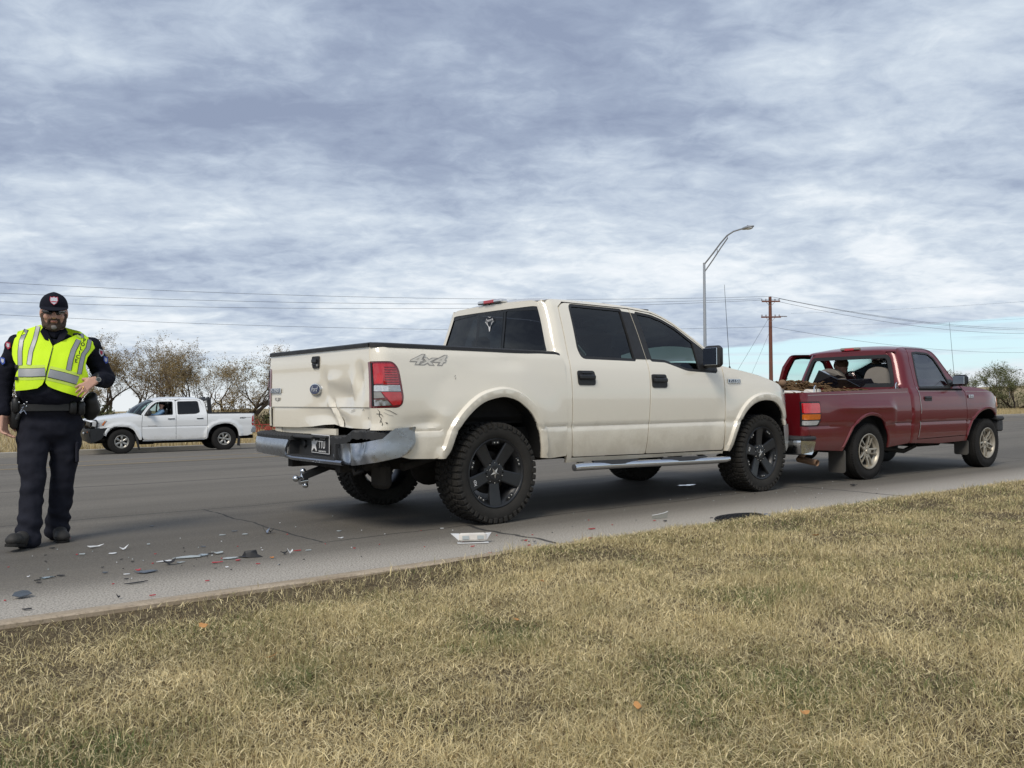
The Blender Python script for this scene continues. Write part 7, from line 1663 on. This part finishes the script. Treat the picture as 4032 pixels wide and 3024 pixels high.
thicket(-20.3, 46.5, 3.2, 1.1, 6, 'low brown brush behind the bonnet of the white pickup', 2400, 'leaf')
thicket(-14.9, 45.8, 3.4, 1.9, 2, 'olive bush behind the cargo bed of the white pickup', 4200, 'leaf')
thicket(-12.4, 47.5, 3.4, 1.5, 3, 'dark green bush between the white pickup and the pearl pickup', 3800)
thicket(-33.0, 50.0, 6.0, 1.5, 4, 'low dark scrub at the far left edge', 3500)
thicket(50.5, 97.5, 11.5, 3.0, 7, 'low dark scrub under the mesquites ahead of the red pickup', 9000)
thicket(57.5, 99.0, 8.5, 2.4, 8, 'low scrub at the right edge of the view', 6500)
# rusty red farm implement glimpsed between the two trucks
M['implement'] = mat('faded_red_machine_paint', (.26, .040, .022), .6, var=.3, vscale=3)
M['galv'] = mat('galvanised_steel', (.42, .44, .46), .45, .6, var=.12, vscale=2)
M['woodpole'] = mat('reddish_brown_timber_pole', (.155, .060, .040), .85, var=.25, vscale=3)
M['wire'] = mat('dark_wire', (.06, .06, .065), .7)
M['insul'] = mat('grey_insulator', (.25, .25, .27), .4)
t = thing('farm_implement', 'red farm implement standing in the field between the two white pickups', 'farm machine', (-12.3, 41.5, ground_z(-12.3, 41.5)), R(10)); t.scale = (.8, .8, .62)
b = MB()
for z in (.35, .62): b.box((0, 0, z), (2.4, .09, .09))
for x in (-1.1, -.35, .35, 1.1): b.box((x, 0, .48), (.08, .30, .35)); b.tube([(x, -.2, .5), (x+.05, -.45, .3), (x, -.5, .04)], .03, 6)
b.tube([(-.2, 0, .6), (0, .7, 1.0), (.25, 0, .6)], .045, 8); b.build('frame', M['implement'], t)
for x in (-.7, 0, .7): b = MB(); b.lathe([(0, -.02), (.26, .0), (.26, .02), (0, .03)], 20, c=(x, -.25, .27)); b.build('disc_blade', M['implement'], t)
for x in (-1.05, 1.05): b = MB(); b.lathe([(.18, -.08), (.30, -.09), (.33, 0), (.30, .09), (.18, .08)], 24, c=(x, .35, .33)); b.build('wheel', M['rubber'], t)
# cobra-head street lamp on the far kerb
t = thing('street_lamp', 'tall galvanised street lamp with a curved truss arm, across the road', 'street lamp', (11.2, 50, -.75))
b = MB(); b.tube([(0, 0, 0), (0, 0, 5), (0, 0, 9.55)], [.115, .095, .07], 14); b.box((0, 0, .06), (.38, .38, .12), ch=.02); b.build('pole', M['galv'], t)
ad = Vector((.62, -.79, 0)); al = lambda L_, z: tuple(ad*L_+Vector((0, 0, z+.75)))
b = MB(); b.tube([al(0, 8.70), al(.6, 9.22), al(1.2, 9.78), al(1.65, 10.13), al(2.1, 10.30), al(2.75, 10.36)], [.045]*6, 8); b.build('arm', M['galv'], t)
b = MB(); b.tube([al(0, 8.25), al(.6, 8.85), al(1.2, 9.50), al(1.68, 9.98)], .036, 8); b.tube([al(.95, 9.20), al(.95, 9.52)], .025, 6); b.tube([al(1.68, 9.98), al(1.66, 10.12)], .03, 6); b.build('brace_arm', M['galv'], t)
b = MB(); c = Vector(al(3.05, 10.36)); rt = Matrix.Rotation(atan2(ad.y, ad.x), 3, 'Z'); b.ell(c, (.42, .17, .095), 20, 10, rot=rt @ Matrix.Rotation(R(-4), 3, 'Y')); b.build('lamp_head', M['galv'], t)
b = MB(); b.ell(c+Vector((ad.x*.08, ad.y*.08, -.045)), (.26, .13, .09), 18, 8, rot=rt); b.build('lamp_lens', M['clearlens'], t); b = MB(); b.lathe([(0, .14), (.04, .13), (.045, .08)], 10, axis='z', c=tuple(c)); b.build('photocell', M['insul'], t)
# distant twin-arm lamp
t = thing('street_lamp', 'distant twin armed lamp post above the trees at the right edge', 'street lamp', (115.2, 200, ground_z(115.2, 200)-.1))
zt = 8.0-(ground_z(115.2, 200)-.1)-.9; b = MB(); b.tube([(0, 0, 0), (0, 0, zt-1.2)], [.14, .09], 8); b.build('pole', M['galv'], t)
for sg in (-1, 1):
    b = MB(); b.tube([(0, 0, zt-1.25), (sg*.5, 0, zt-1.0), (sg*1.4, 0, zt-.45), (sg*2.2, 0, zt-.15)], .06, 6); b.build('arm', M['galv'], t); b = MB(); b.ell((sg*2.6, 0, zt-.13), (.5, .2, .09), 10, 6); b.build('lamp_head', M['galv'], t)
# power pole
PX, PY = 25.5, 85.0
t = thing('power_pole', 'reddish brown wooden power pole with two crossarms behind the red pickup', 'utility pole', (PX, PY, -.7))
b = MB(); b.tube([(0, 0, 0), (0, 0, 6), (0, 0, 11.55)], [.21, .18, .145], 12); b.build('pole', M['woodpole'], t)
ca = Vector((.86, -.50, 0)); 
for z, L_ in ((11.10, .90), (9.55, .98)):
    b = MB(); b.box((ca.x*.05, ca.y*.05-.1, z), (L_*2*.86*1.15, .12, .14), Matrix.Rotation(R(0), 3, 'Z')); b.build('crossarm', M['woodpole'], t)
    for sg in (-1, 1): b = MB(); b.tube([(sg*.5, -.12, z), (0, -.12, z-.5)], .022, 6); b.build('brace', M['insul'], t)
    for q in (-.85, -.45, .45, .85): b = MB(); b.lathe([(0, z+.26), (.05, z+.24), (.07, z+.16), (.04, z+.12), (.03, z+.05)], 8, axis='z', c=(q, -.1, 0)); b.build('insulator', M['insul'], t)
for q in (.85, 1.1, 1.35): b = MB(); b.tube([(q*.86+.2, -.1, 9.62), (q*.86+.45, -.1, 9.60)], .05, 8); b.build('insulator', M['insul'], t)
def pole2(x, y, H, label):
    t = thing('power_pole', label, 'utility pole', (x, y, ground_z(x, y)-.2)); b = MB(); b.tube([(0, 0, 0), (0, 0, H)], [.2, .14], 10); b.build('pole', M['woodpole'], t); b = MB(); b.box((0, -.1, H-.6), (3.6, .12, .14)); b.build('crossarm', M['woodpole'], t)
pole2(-60, 62, 12.6, 'next wooden power pole far out to the left'); pole2(83.4, 128, 12.0, 'next wooden power pole far out to the right')
thing  # (poles outside the view carry the wire ends)
def wire(a, c, sag, r_, label, grp='power lines'):
    b = MB(); n = 28; pts = [tuple(Vector(a)*(1-i/n)+Vector(c)*(i/n)-Vector((0, 0, 4*sag*(i/n)*(1-i/n)))) for i in range(n+1)]; b.tube(pts, r_*.62, 4); o = b.build('power_line', M['wire'], None); tag(o, label, 'power line', grp)
TOP = 10.62
wire((PX, PY, TOP+.28), (-60, 62, 11.33), 1.2, .021, 'topmost wire running left from the wooden pole'); wire((PX-.85, PY-.1, TOP+.05), (-61.5, 62, 10.41), 1.2, .021, 'second wire from the top running left from the wooden pole')
wire((PX+.85, PY-.1, TOP-.02), (-58.5, 61, 9.30), 1.2, .021, 'third wire from the top running left from the wooden pole'); wire((PX, PY-.2, 7.9), (-60, 62, 8.96), 1.2, .019, 'lowest wire running left from the wooden pole')
wire((PX, PY, TOP+.28), (83.4, 128, 11.0), 1.2, .026, 'topmost wire running right from the wooden pole'); wire((PX+.85, PY-.1, TOP+.05), (84.4, 127.4, 10.75), 1.25, .026, 'second wire from the top running right from the wooden pole')
wire((PX+.8, PY-.1, TOP-.25), (83.0, 128.4, 10.3), 1.25, .026, 'third wire running right from the wooden pole'); wire((PX, PY-.2, 7.9), (83.4, 128, 7.6), 1.2, .022, 'lowest wire running right from the wooden pole')
wire((PX+2.0, PY-.1, 9.2), (62, 64, 10.0), .5, .010, 'faint upper wire rising towards the top right'); wire((PX+1.5, PY-.1, 8.0), (62, 64, 8.2), .5, .009, 'faint lower wire rising towards the right')
for k, (x0, x1) in enumerate(((-.1, -5.5), (-.1, -3.2))):
    b = MB(); b.tube([(PX, PY, 9.0-k*1.4), (PX+x1, PY+1.5, -.6)], .012, 4); o = b.build('guy_wire', M['wire'], None); tag(o, ('outer' if k == 0 else 'inner')+' guy wire slanting down to the left of the wooden pole', 'guy wire', 'guy wires of the wooden pole')
# ================================================================== things in the red pickup's bed
M['brush'] = mat('dry_brown_brush', (.15, .095, .050), .95, var=.5, vscale=16, spec=.1)
M['woodend'] = mat('weathered_wood', (.22, .14, .085), .9, var=.3, vscale=20)
M['rustwhite'] = mat('white_sheet_with_rust', (.70, .66, .60), .6, var=.25, vscale=14)
M['blackglass'] = mat('black_tinted_glass_sheet', (.006, .007, .012), .10, 0, .8)
T_ = MM
rs = random.Random(12); b = MB()
for i in range(900):
    y = rs.uniform(-.68, .62); x = rs.uniform(-1.08, .72); top = .98+.14*exp(-((y-.25)/.40)**2)+.055*noise.noise(Vector((x*3, y*3, 0)))+.045; a = rs.gauss(0, .5)
    L_ = rs.uniform(.06, .22); d = Vector((cos(a)*.4, cos(a), rs.gauss(0, .22))).normalized(); p = Vector((x, y, top-rs.random()**2*.10)); b.tube([p-d*L_/2, p+Vector((0, 0, .012)), p+d*L_/2], [.004, .011, .004], 4)
vs = []; n = 22
for i in range(n+1):
    for j in range(n+1):
        x, y = -1.10+1.88*i/n, -.74+1.46*j/n; vs.append((x, y, .93+.13*exp(-((y-.25)/.42)**2)+.05*noise.noise(Vector((x*4, y*4, 0)))))
b.add(vs, [(i*(n+1)+j, (i+1)*(n+1)+j, (i+1)*(n+1)+j+1, i*(n+1)+j+1) for i in range(n) for j in range(n)])
o = tag(b.build('brush_pile', M['brush'], None), 'heap of dry brown brush filling the bed of the red pickup', 'brush', kind='stuff'); o.matrix_world = T_
def inbed(name, bm, m, label, cat, smooth=35, recalc=True):
    o = tag(bm.build(name, m, None, smooth=smooth, recalc=recalc), label, cat); o.matrix_world = T_; return o
b = MB(); b.ell((-.60, -.085, 1.15), (.05, .045, .045), 14, 10); b.tube([(-.60, -.085, 1.10), (-.45, .02, 1.02)], .035, 8); inbed('wood_log', fuse_src := b, M['woodend'], 'rounded end of a log sticking up at the rear of the red pickup bed', 'log')
b = MB(); b.add([(-.75, -.50, .99), (-.75, -.50, 1.065), (-.62, -.60, 1.075), (-.60, -.60, .99), (-.50, -.56, 1.0), (-.52, -.56, 1.07)], [(0, 1, 2, 3), (3, 2, 5, 4), (1, 5, 2), (0, 3, 4)]); b.box((-.64, -.55, 1.02), (.18, .12, .06), Matrix.Rotation(.4, 3, 'X')); inbed('scrap_piece', b, M['rustwhite'], 'white and rust stained scrap piece on the brush in the red pickup', 'scrap', 0)
b = MB(); b.box((-.90, -.50, 1.03), (.25, .22, .035), Matrix.Rotation(.1, 3, 'X'), ch=.01); inbed('white_board', b, M['rustwhite'], 'flat white board on the rear edge of the red pickup bed', 'board')
# the rear window's tinted glass, torn out and folded over the sill
b = MB()
def sheet(pts, t_=.006): b.add([(x, y, z) for x, y, z in pts]+[(x+t_, y, z+t_) for x, y, z in pts], [tuple(range(len(pts))), tuple(range(len(pts), 2*len(pts)))[::-1]]+[(i, (i+1) % len(pts), (i+1) % len(pts)+len(pts), i+len(pts)) for i in range(len(pts))])
sheet([(.86, .56, 1.10), (.80, .385, 1.335), (.78, .34, 1.325), (.72, .06, 1.215), (.76, .03, 1.10)]); sheet([(.80, .385, 1.337), (.92, .36, 1.325), (.90, .05, 1.235), (.72, .05, 1.217)])
sheet([(.72, .06, 1.21), (.70, -.10, 1.20), (.78, -.24, 1.105), (.76, .03, 1.095)]); sheet([(.74, -.10, 1.198), (.80, -.24, 1.207), (.84, -.36, 1.208), (.86, -.385, 1.150), (.80, -.23, 1.105)])
inbed('broken_window', b, M['blackglass'], 'black tinted rear window glass folded over the sill of the red pickup', 'broken glass', 20)
# ================================================================== wreckage on the asphalt
M['shardclear'] = glass_mat('clear_plastic_shard', (.80, .86, .86), 1.9, .1); M['shardgrey'] = mat('frosted_pale_shard', (.42, .46, .46), .35, var=.15, vscale=20)
M['shardwhite'] = mat('white_plastic_shard', (.78, .79, .80), .35, var=.06); M['shardred'] = mat('red_plastic_shard', (.46, .012, .018), .25, var=.2, vscale=40); M['shardblack'] = mat('black_plastic_shard', (.022, .022, .024), .6, var=.4)
M['slate'] = mat('slate_grey_plastic_shard', (.085, .10, .12), .4, var=.15); M['shardorange'] = mat('amber_shard', (.62, .22, .04), .4); M['shardtan'] = mat('tan_leaf', (.52, .26, .09), .8, var=.3, vscale=30)
def shard(name, label, cat, x, y, w_, m, asp=.6, h=.02, seed=0, curl=.3, th=.0035, rz=None, n=7, group=None):
    """an irregular broken plate: ragged outline, real thickness, bent about its middle, lying on the road"""
    r_ = random.Random(seed*7+3); P_ = []; n = max(5, n)
    for i in range(n):
        a = 2*pi*i/n+r_.uniform(-.25, .25); q = r_.uniform(.45, 1.15); P_.append((cos(a)*w_/2*q, sin(a)*w_/2*asp*q))
    b = MB()
    if h < .03: h *= .45
    def zz(u, v): return th*.5+.002+h*abs(u/(w_/2))**1.6*curl+h*.5*(1-curl)*(v/(w_/2*asp)+1)*.5
    up = [(u, v, zz(u, v)+th) for u, v in P_]; dn = [(u, v, zz(u, v)) for u, v in P_]; c0 = (0, 0, zz(0, 0)+th+h*.10); c1 = (0, 0, zz(0, 0))
    b.add(up+dn+[c0, c1], [(i, (i+1) % n, 2*n) for i in range(n)]+[(n+(i+1) % n, n+i, 2*n+1) for i in range(n)]+[(i, n+i, n+(i+1) % n, (i+1) % n) for i in range(n)])
    o = b.build(name, M[m], None, smooth=12); o.location = (x, y, .001); o.rotation_euler = (0, 0, rz if rz is not None else R(28)+r_.uniform(-.3, .3)); return tag(o, label, cat, group)
S_ = shard; k = 0
LIST = [
 ('trim_strip', 'long curved white trim strip beside the officer\'s boots', 'trim strip', -2.816, 5.832, .150, 'shardwhite', .22, .03, .9),
 ('plastic_shard', 'white and blue V shaped plastic piece right of the white trim strip', 'shard', -2.584, 5.742, .066, 'shardwhite', .7, .03, 1.),
 ('plastic_shard', 'small folded white piece in front of the V shaped one', 'shard', -2.584, 5.588, .050, 'shardwhite', .4, .012, .3),
 ('lens_shard', 'small clear oval shard with a red chip beside it', 'shard', -2.768, 5.573, .046, 'shardgrey', .7, .012, .3),
 ('lens_shard', 'red chip touching the small clear oval shard', 'shard', -2.802, 5.563, .018, 'shardred', .8, .008, .3),
 ('plastic_shard', 'dark plastic piece under the toe of the officer\'s lifted boot', 'shard', -3.092, 5.813, .040, 'shardblack', .6, .014, .3),
 ('lens_shard', 'rounded pale shard alone between the officer and the glass pieces', 'shard', -2.499, 5.94, .042, 'shardgrey', .6, .012, .3),
 ('lens_shard', 'flat pale oval shard, left of the three in the row beyond', 'shard', -2.13, 6.327, .056, 'shardgrey', .5, .006, .3),
 ('plastic_shard', 'grey brown folded strip, middle of the row of three', 'shard', -2.089, 6.50, .058, 'slate', .4, .014, .8),
 ('lens_shard', 'teardrop shaped pale shard, right of the row of three', 'shard', -1.97, 6.357, .062, 'shardgrey', .5, .006, .3),
 ('trim_piece', 'standing chrome and black clip nearest the hitch', 'clip', -1.825, 6.41, .064, 'chrome', .8, .055, 1.),
 ('trim_piece', 'dark bent flap lying behind the chrome and black clip', 'flap', -1.80, 6.43, .060, 'shardblack', .6, .05, .9),
 ('plastic_shard', 'small grey block shaped chip above the large glass pieces', 'shard', -2.081, 5.82, .042, 'slate', .5, .014, .4),
 ('plastic_shard', 'flat grey sliver far back near the long road crack', 'shard', -2.832, 6.797, .040, 'slate', .4, .008, .3),
 ('lens_shard', 'largest flat pale lens shard in the middle of the wreckage', 'shard', -2.05, 5.438, .175, 'shardgrey', .55, .012, .2),
 ('lens_shard', 'thin clear shard overlapping the right end of the largest one', 'shard', -1.961, 5.512, .085, 'shardclear', .8, .014, .3),
 ('lens_shard', 'upturned triangular pale shard right of the dark strip', 'shard', -1.892, 5.566, .066, 'shardgrey', .7, .028, .8),
 ('plastic_shard', 'dark strip between the largest shard and the triangular one', 'shard', -1.941, 5.557, .056, 'shardblack', .3, .010, .3),
 ('plastic_shard', 'long white shard pointing left from the largest lens shard', 'shard', -2.140, 5.302, .118, 'shardwhite', .28, .012, .4),
 ('plastic_chunk', 'dark pointed chunk lying across the long white shard', 'chunk', -2.072, 5.213, .080, 'shardblack', .7, .045, .6),
 ('lens_shard', 'oval clear shard right of the dark pointed chunk', 'shard', -2.020, 5.262, .050, 'shardgrey', .6, .010, .3),
 ('lens_shard', 'long pale blade shaped shard touching the black mesh chunk', 'shard', -1.764, 5.394, .170, 'shardgrey', .26, .008, .3),
 ('lens_shard', 'red shard tucked under the blade shaped pale shard', 'shard', -1.695, 5.327, .055, 'shardred', .6, .010, .3),
 ('lens_shard', 'long thin red shard left of the pale blade shaped one', 'shard', -1.801, 5.254, .092, 'shardred', .28, .012, .5),
 ('lens_shard', 'tiny amber chip between the mesh chunk and the black and white piece', 'shard', -1.503, 5.40, .024, 'shardorange', .8, .016, .4),
 ('plastic_chunk', 'black chunk with a white edge right of the amber chip', 'chunk', -1.462, 5.535, .056, 'shardblack', .7, .030, .6),
 ('plastic_shard', 'white curved tip leaning on the black chunk beside the amber chip', 'shard', -1.425, 5.54, .046, 'shardwhite', .5, .045, .9),
 ('lens_shard', 'thin straight red sliver beyond the white tipped chunk', 'shard', -1.406, 5.652, .064, 'shardred', .2, .004, .3),
 ('lens_shard', 'thin straight clear sliver right of the red one', 'shard', -1.336, 5.661, .058, 'shardgrey', .25, .006, .3),
 ('lens_shard', 'short red sliver in front of the black mesh chunk', 'shard', -1.533, 5.203, .034, 'shardred', .3, .004, .3),
 ('plastic_shard', 'small white shell shaped piece standing alone', 'shard', -1.686, 5.10, .030, 'shardwhite', .8, .018, .8),
 ('rubber_bit', 'round black rubber bit on the oil smear', 'rubber bit', -2.323, 5.289, .020, 'shardblack', 1., .016, .8),
 ('plastic_plate', 'large slate grey oval plate with a red piece at its end', 'plate', -2.108, 4.979, .120, 'slate', .55, .016, .3),
 ('lens_shard', 'bright red piece against the slate grey oval plate', 'shard', -2.178, 5.03, .036, 'shardred', .9, .022, .6),
 ('trim_strip', 'long thin black strip lying aslant nearest the kerb', 'trim strip', -2.037, 4.683, .135, 'shardblack', .10, .010, .3),
 ('plastic_shard', 'flat white sliver behind the long thin black strip', 'shard', -2.195, 4.919, .042, 'shardwhite', .3, .004, .3),
 ('plastic_shard', 'short black sliver between the white sliver and the thin strip', 'shard', -2.136, 4.786, .030, 'shardblack', .4, .008, .3),
 ('lens_shard', 'long clear shard with bright edges among black pieces on the left', 'shard', -2.609, 4.837, .098, 'shardclear', .45, .008, .4),
 ('plastic_shard', 'black piece at the left end of the long clear shard', 'shard', -2.617, 4.765, .058, 'shardblack', .4, .012, .3),
 ('plastic_shard', 'black piece with white specks at the right end of the long clear shard', 'shard', -2.55, 4.887, .064, 'shardblack', .35, .014, .3),
 ('plastic_shard', 'small black sliver below the left end of the long clear shard', 'shard', -2.572, 4.702, .038, 'shardblack', .4, .010, .3),
 ('plastic_shard', 'bright white V shaped clip at the far left', 'clip', -2.724, 4.867, .020, 'shardwhite', .9, .014, .9),
 ('corner_piece', 'large broken slate grey corner panel lying nearest the left kerb', 'panel', -2.467, 4.365, .105, 'slate', .95, .055, .1),
 ('plastic_shard', 'white edged black strip in the pale gutter dust at the left', 'shard', -2.302, 4.106, .060, 'shardblack', .35, .012, .4),
 ('rubber_bit', 'upright black rubber wedge alone near the kerb', 'rubber bit', -1.969, 4.325, .024, 'shardblack', .8, .030, .7),
 ('lens_shard', 'red sliver on the pale gutter right of the rubber wedge', 'shard', -1.822, 4.38, .034, 'shardred', .35, .006, .3),
 ('lens_shard', 'red sliver in the middle of the bare strip of asphalt', 'shard', -1.669, 4.72, .034, 'shardred', .35, .006, .3),
 ('plastic_shard', 'grey chip left of the slate grey oval plate', 'shard', -2.344, 4.969, .036, 'slate', .5, .008, .3),
 ('lens_shard', 'clear ring shaped chip behind the pickup\'s rear wheel', 'shard', -1.303, 6.479, .046, 'shardgrey', .5, .008, .3),
 ('lens_shard', 'white bulb chip on a grey flake behind the rear wheel', 'shard', -1.223, 6.148, .055, 'shardwhite', .5, .022, .8),
 ('lens_shard', 'long flat red shard on the asphalt between the wheels', 'shard', .588, 6.50, .110, 'shardred', .26, .006, .3),
 ('lens_shard', 'shorter flat red shard nearer the kerb than the long one', 'shard', .54, 6.071, .058, 'shardred', .3, .006, .3),
 ('lens_shard', 'lone red shard closest to the kerb left of the bracket', 'shard', -.15, 5.501, .030, 'shardred', .6, .010, .3),
 ('lens_shard', 'red shard in front of the folded metal bracket', 'shard', -.272, 5.76, .032, 'shardred', .5, .008, .3),
 ('lens_shard', 'rounded red chip beside the small chrome cap', 'shard', .106, 5.785, .032, 'shardred', .8, .012, .4),
 ('lens_shard', 'red chip behind the small chrome cap', 'shard', .088, 5.981, .032, 'shardred', .5, .010, .4),
 ('chrome_cap', 'small bright chrome cap lying by the road crack', 'cap', .145, 5.886, .034, 'chrome', .8, .034, .8),
 ('lens_shard', 'thin clear strip left of the small chrome cap', 'shard', .08, 6.003, .064, 'shardclear', .2, .004, .3),
 ('plastic_shard', 'small white chip behind the folded metal bracket', 'shard', -.538, 6.571, .036, 'shardwhite', .35, .010, .4),
 ('plastic_shard', 'black chip right of the curved clear lamp cover', 'shard', 1.207, 6.877, .038, 'shardblack', .7, .014, .4),
 ('lens_shard', 'red chip in front of the curved clear lamp cover', 'shard', 1.129, 6.901, .036, 'shardred', .5, .010, .4),
 ('plastic_shard', 'dark sliver between the lamp cover and the loose grille', 'shard', 1.613, 7.034, .044, 'shardblack', .3, .012, .3),
 ('trim_piece', 'black and white trim piece behind the red pickup\'s front tyre shadow', 'trim piece', 3.731, 9.485, .12, 'shardblack', .5, .03, .8),
 ('plastic_shard', 'lone dark chip on the asphalt beside the red pickup', 'shard', 4.603, 8.923, .07, 'shardblack', .6, .02, .5),
]
for row in LIST:
    k += 1; nm, lb, ct, x, y, w_, m, asp, h, cu = row; S_(nm, lb, ct, x, y, w_, m, asp, h, k, cu, rz=R(28)+(R(15) if 'aslant' in lb else 0))
rs = random.Random(77)
for i in range(26):
    x, y = rs.choice([(-2.9, 5.4), (-2.2, 5.0), (-1.7, 5.6), (-.2, 6.0), (.6, 6.5), (-1.0, 6.3)]); x += rs.gauss(0, .45); y += rs.gauss(0, .35)
    if x*UD.x+y*UD.y < CURB_N+.45: continue
    S_('lens_shard', 'tiny red lens fragment scattered on the road', 'shard', x, y, rs.uniform(.010, .018), 'shardred', .6, .005, 100+i, group='tiny red fragments')
for i in range(60):
    x, y = rs.choice([(-2.9, 5.6), (-2.2, 5.2), (-1.7, 5.6), (-1.5, 6.6), (-.2, 6.2), (.9, 6.9), (2.2, 8.4), (3.6, 9.0)]); x += rs.gauss(0, .5); y += rs.gauss(0, .4)
    if x*UD.x+y*UD.y < CURB_N+.45: continue
    S_('plastic_shard', 'tiny pale crumb of broken plastic on the road', 'shard', x, y, rs.uniform(.006, .014), rs.choice(['shardwhite', 'shardgrey']), .7, .004, 200+i, group='tiny pale fragments')
for i in range(40):
    x, y = rs.choice([(-2.9, 5.2), (-2.2, 4.9), (-1.7, 5.3), (-.2, 6.0), (1.2, 6.9), (2.9, 8.6)]); x += rs.gauss(0, .5); y += rs.gauss(0, .4)
    if x*UD.x+y*UD.y < CURB_N+.35: continue
    S_('plastic_shard', 'tiny black crumb of broken plastic on the road', 'shard', x, y, rs.uniform(.008, .020), 'shardblack', .6, .006, 300+i, group='tiny black fragments')
# black mesh chunk: a crumpled pyramid
b = MB(); rs = random.Random(9); n = 9; vs = [(.03, .01, .045)]
for rr_, z in ((.035, .026), (.064, .004)): vs += [(cos(2*pi*i/n)*rr_*rs.uniform(.45, 1.3)*1.15, sin(2*pi*i/n)*rr_*rs.uniform(.7, 1.1)*.8, z*rs.uniform(.3, 1.9)) for i in range(n)]
b.add(vs, [(0, 1+i, 1+(i+1) % n) for i in range(n)]+[(1+i, 1+n+i, 1+n+(i+1) % n, 1+(i+1) % n) for i in range(n)]+[tuple(1+n+i for i in range(n))[::-1]]); o = tag(b.build('plastic_chunk', M['shardblack'], None, smooth=0), 'crumpled black mesh chunk, tallest piece among the wreckage', 'chunk'); o.location = (-1.654, 5.461, .0)
# folded pale metal bracket
t = thing('metal_bracket', 'pale folded metal bracket box lying in front of the rear wheel', 'bracket', (-.277, 5.93, 0), R(8))
t.scale = (1.12, .8, .62)
b = MB(); b.box((0, 0, .068), (.170, .075, .085), Matrix.Rotation(R(-8), 3, 'X'), ch=.014); b.build('box', M['rustwhite'], t)
for sg in (-1, 1): b = MB(); b.add([(sg*.08, -.02, .095), (sg*.08, .02, .105), (sg*(.135 if sg < 0 else .115), .0, .112), (sg*.085, -.02, .035)]+[(sg*.08, -.018, .092), (sg*.08, .022, .102), (sg*(.132 if sg < 0 else .112), .002, .109), (sg*.085, -.018, .032)], [(0, 1, 2), (0, 2, 3), (4, 6, 5), (4, 7, 6), (0, 3, 7, 4), (2, 6, 7, 3)]); b.build('tab', M['shardwhite'], t, smooth=0)
b = MB(); b.box((0, -.025, .010), (.190, .055, .006)); b.build('base_flange', M['shardwhite'], t)
for sg in (-1, 1): b = MB(); b.box((sg*.045, -.043, .070), (.040, .003, .038), Matrix.Rotation(R(-8), 3, 'X')); b.build('stamped_recess', M['shardgrey'], t)
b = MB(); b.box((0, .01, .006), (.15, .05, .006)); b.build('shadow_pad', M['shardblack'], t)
# curved clear lamp cover
b = MB(); n = 16; vs = []
for i in range(n+1):
    a = -.9+1.8*i/n; r_ = .085
    for j, z in enumerate((0.003, .022, .045*(.4+.6*i/n)+.01)): vs.append((sin(a)*r_*1.05, -cos(a)*.05*(1+.1*j)+.05, z))
b.add(vs, [(i*3+j, (i+1)*3+j, (i+1)*3+j+1, i*3+j+1) for i in range(n) for j in range(2)]); o = tag(b.build('lamp_cover', M['shardclear'], None), 'curved clear lamp cover on the asphalt between the wheels', 'lamp cover'); o.location = (1.204, 7.055, 0); o.rotation_euler = (0, 0, .3)
b = MB(); b.tube([(v[0], v[1], v[2]+.001) for v in vs[2::3]], .0022, 5); q = b.build('bright_edge', M['shardwhite'], o)
# loose egg-crate grille at the kerb with a bright end
t = thing('loose_grille', 'black egg crate grille insert lying at the kerb with a chrome end', 'grille', (1.80, 6.72, .02), R(33)); t.rotation_euler = (R(7), 0, R(33)); t.scale = (1.1, .85, 1)
fo = []
for i in range(17): a = pi*i/16; fo.append((-cos(a)*.235, .035+sin(a)**.7*.13))
b = MB(); b.tube([(x, y, .018+.02*y) for x, y in fo]+[(.235, .0, .016), (-.235, .0, .016)], .009, 6, closed=True); b.build('rim', M['blackplastic'], t)
b = MB()
for k in range(-6, 7):
    x = k*.034; y1 = .035+max(0, 1-(x/.235)**2)**.35*.125
    if y1 > .03: b.box((x, y1/2, .02), (.006, y1, .022), Matrix.Rotation(.0, 3, 'Z'))
b.build('grille_bars', M['blackplastic'], t)['kind'] = 'stuff'
b = MB()
for k in range(1, 5): y = k*.033; hw = .225*max(0, 1-(max(0, y-.035)/.135)**2)**.5; b.box((0, y, .021), (hw*2, .005, .020))
b.build('grille_slats', M['blackplastic'], t)['kind'] = 'stuff'
b = MB(); b.ell((.262, .05, .016), (.060, .030, .014), 18, 8); b.build('chrome_end', M['chrome'], t)
# a spill of liquid under the pearl pickup
M['wet'] = mat('wet_spill', (.16, .155, .15), .08, 0, 1.)
b = MB(); rs = random.Random(5); n = 26; P_ = [(cos(2*pi*i/n)*.15*(r2 := rs.uniform(.5, 1.1)), sin(2*pi*i/n)*.06*r2) for i in range(n)]; b.prism(P_, lambda u, v, t: (u, v, .0035+t*.001)); o = tag(b.build('spilled_liquid', M['wet'], None), 'small shiny pool of liquid under the front of the pearl pickup', 'puddle'); o.location = (1.95, 9.7, 0); o.rotation_euler = (0, 0, .5)
# fallen leaves on the grass
for i, (x, y, s_, lb) in enumerate(((-1.285, 3.58, .052, 'orange brown leaf on the grass at lower left'), (.006, 3.644, .050, 'round pale orange leaf in the middle of the grass'), (2.022, 5.791, .05, 'small orange leaf on the grass below the loose grille'), (-.875, 3.142, .05, 'rust brown leaf half sunk in the grass left of centre'), (.374, 2.613, .036, 'tiny tan leaf in the grass near the bottom centre'), (.85, 2.55, .034, 'tiny orange leaf in the grass near the bottom right'), (.143, 4.402, .04, 'dull brown leaf in the grass below the road crack'))):
    o = S_('fallen_leaf', lb, 'leaf', x, y, s_, 'shardtan', .65, .018, 500+i, .8, .0012, n=9); o.location = (x, y, .055); o.rotation_euler = (R(25), R(10), i*1.3)
# three birds high above the trees
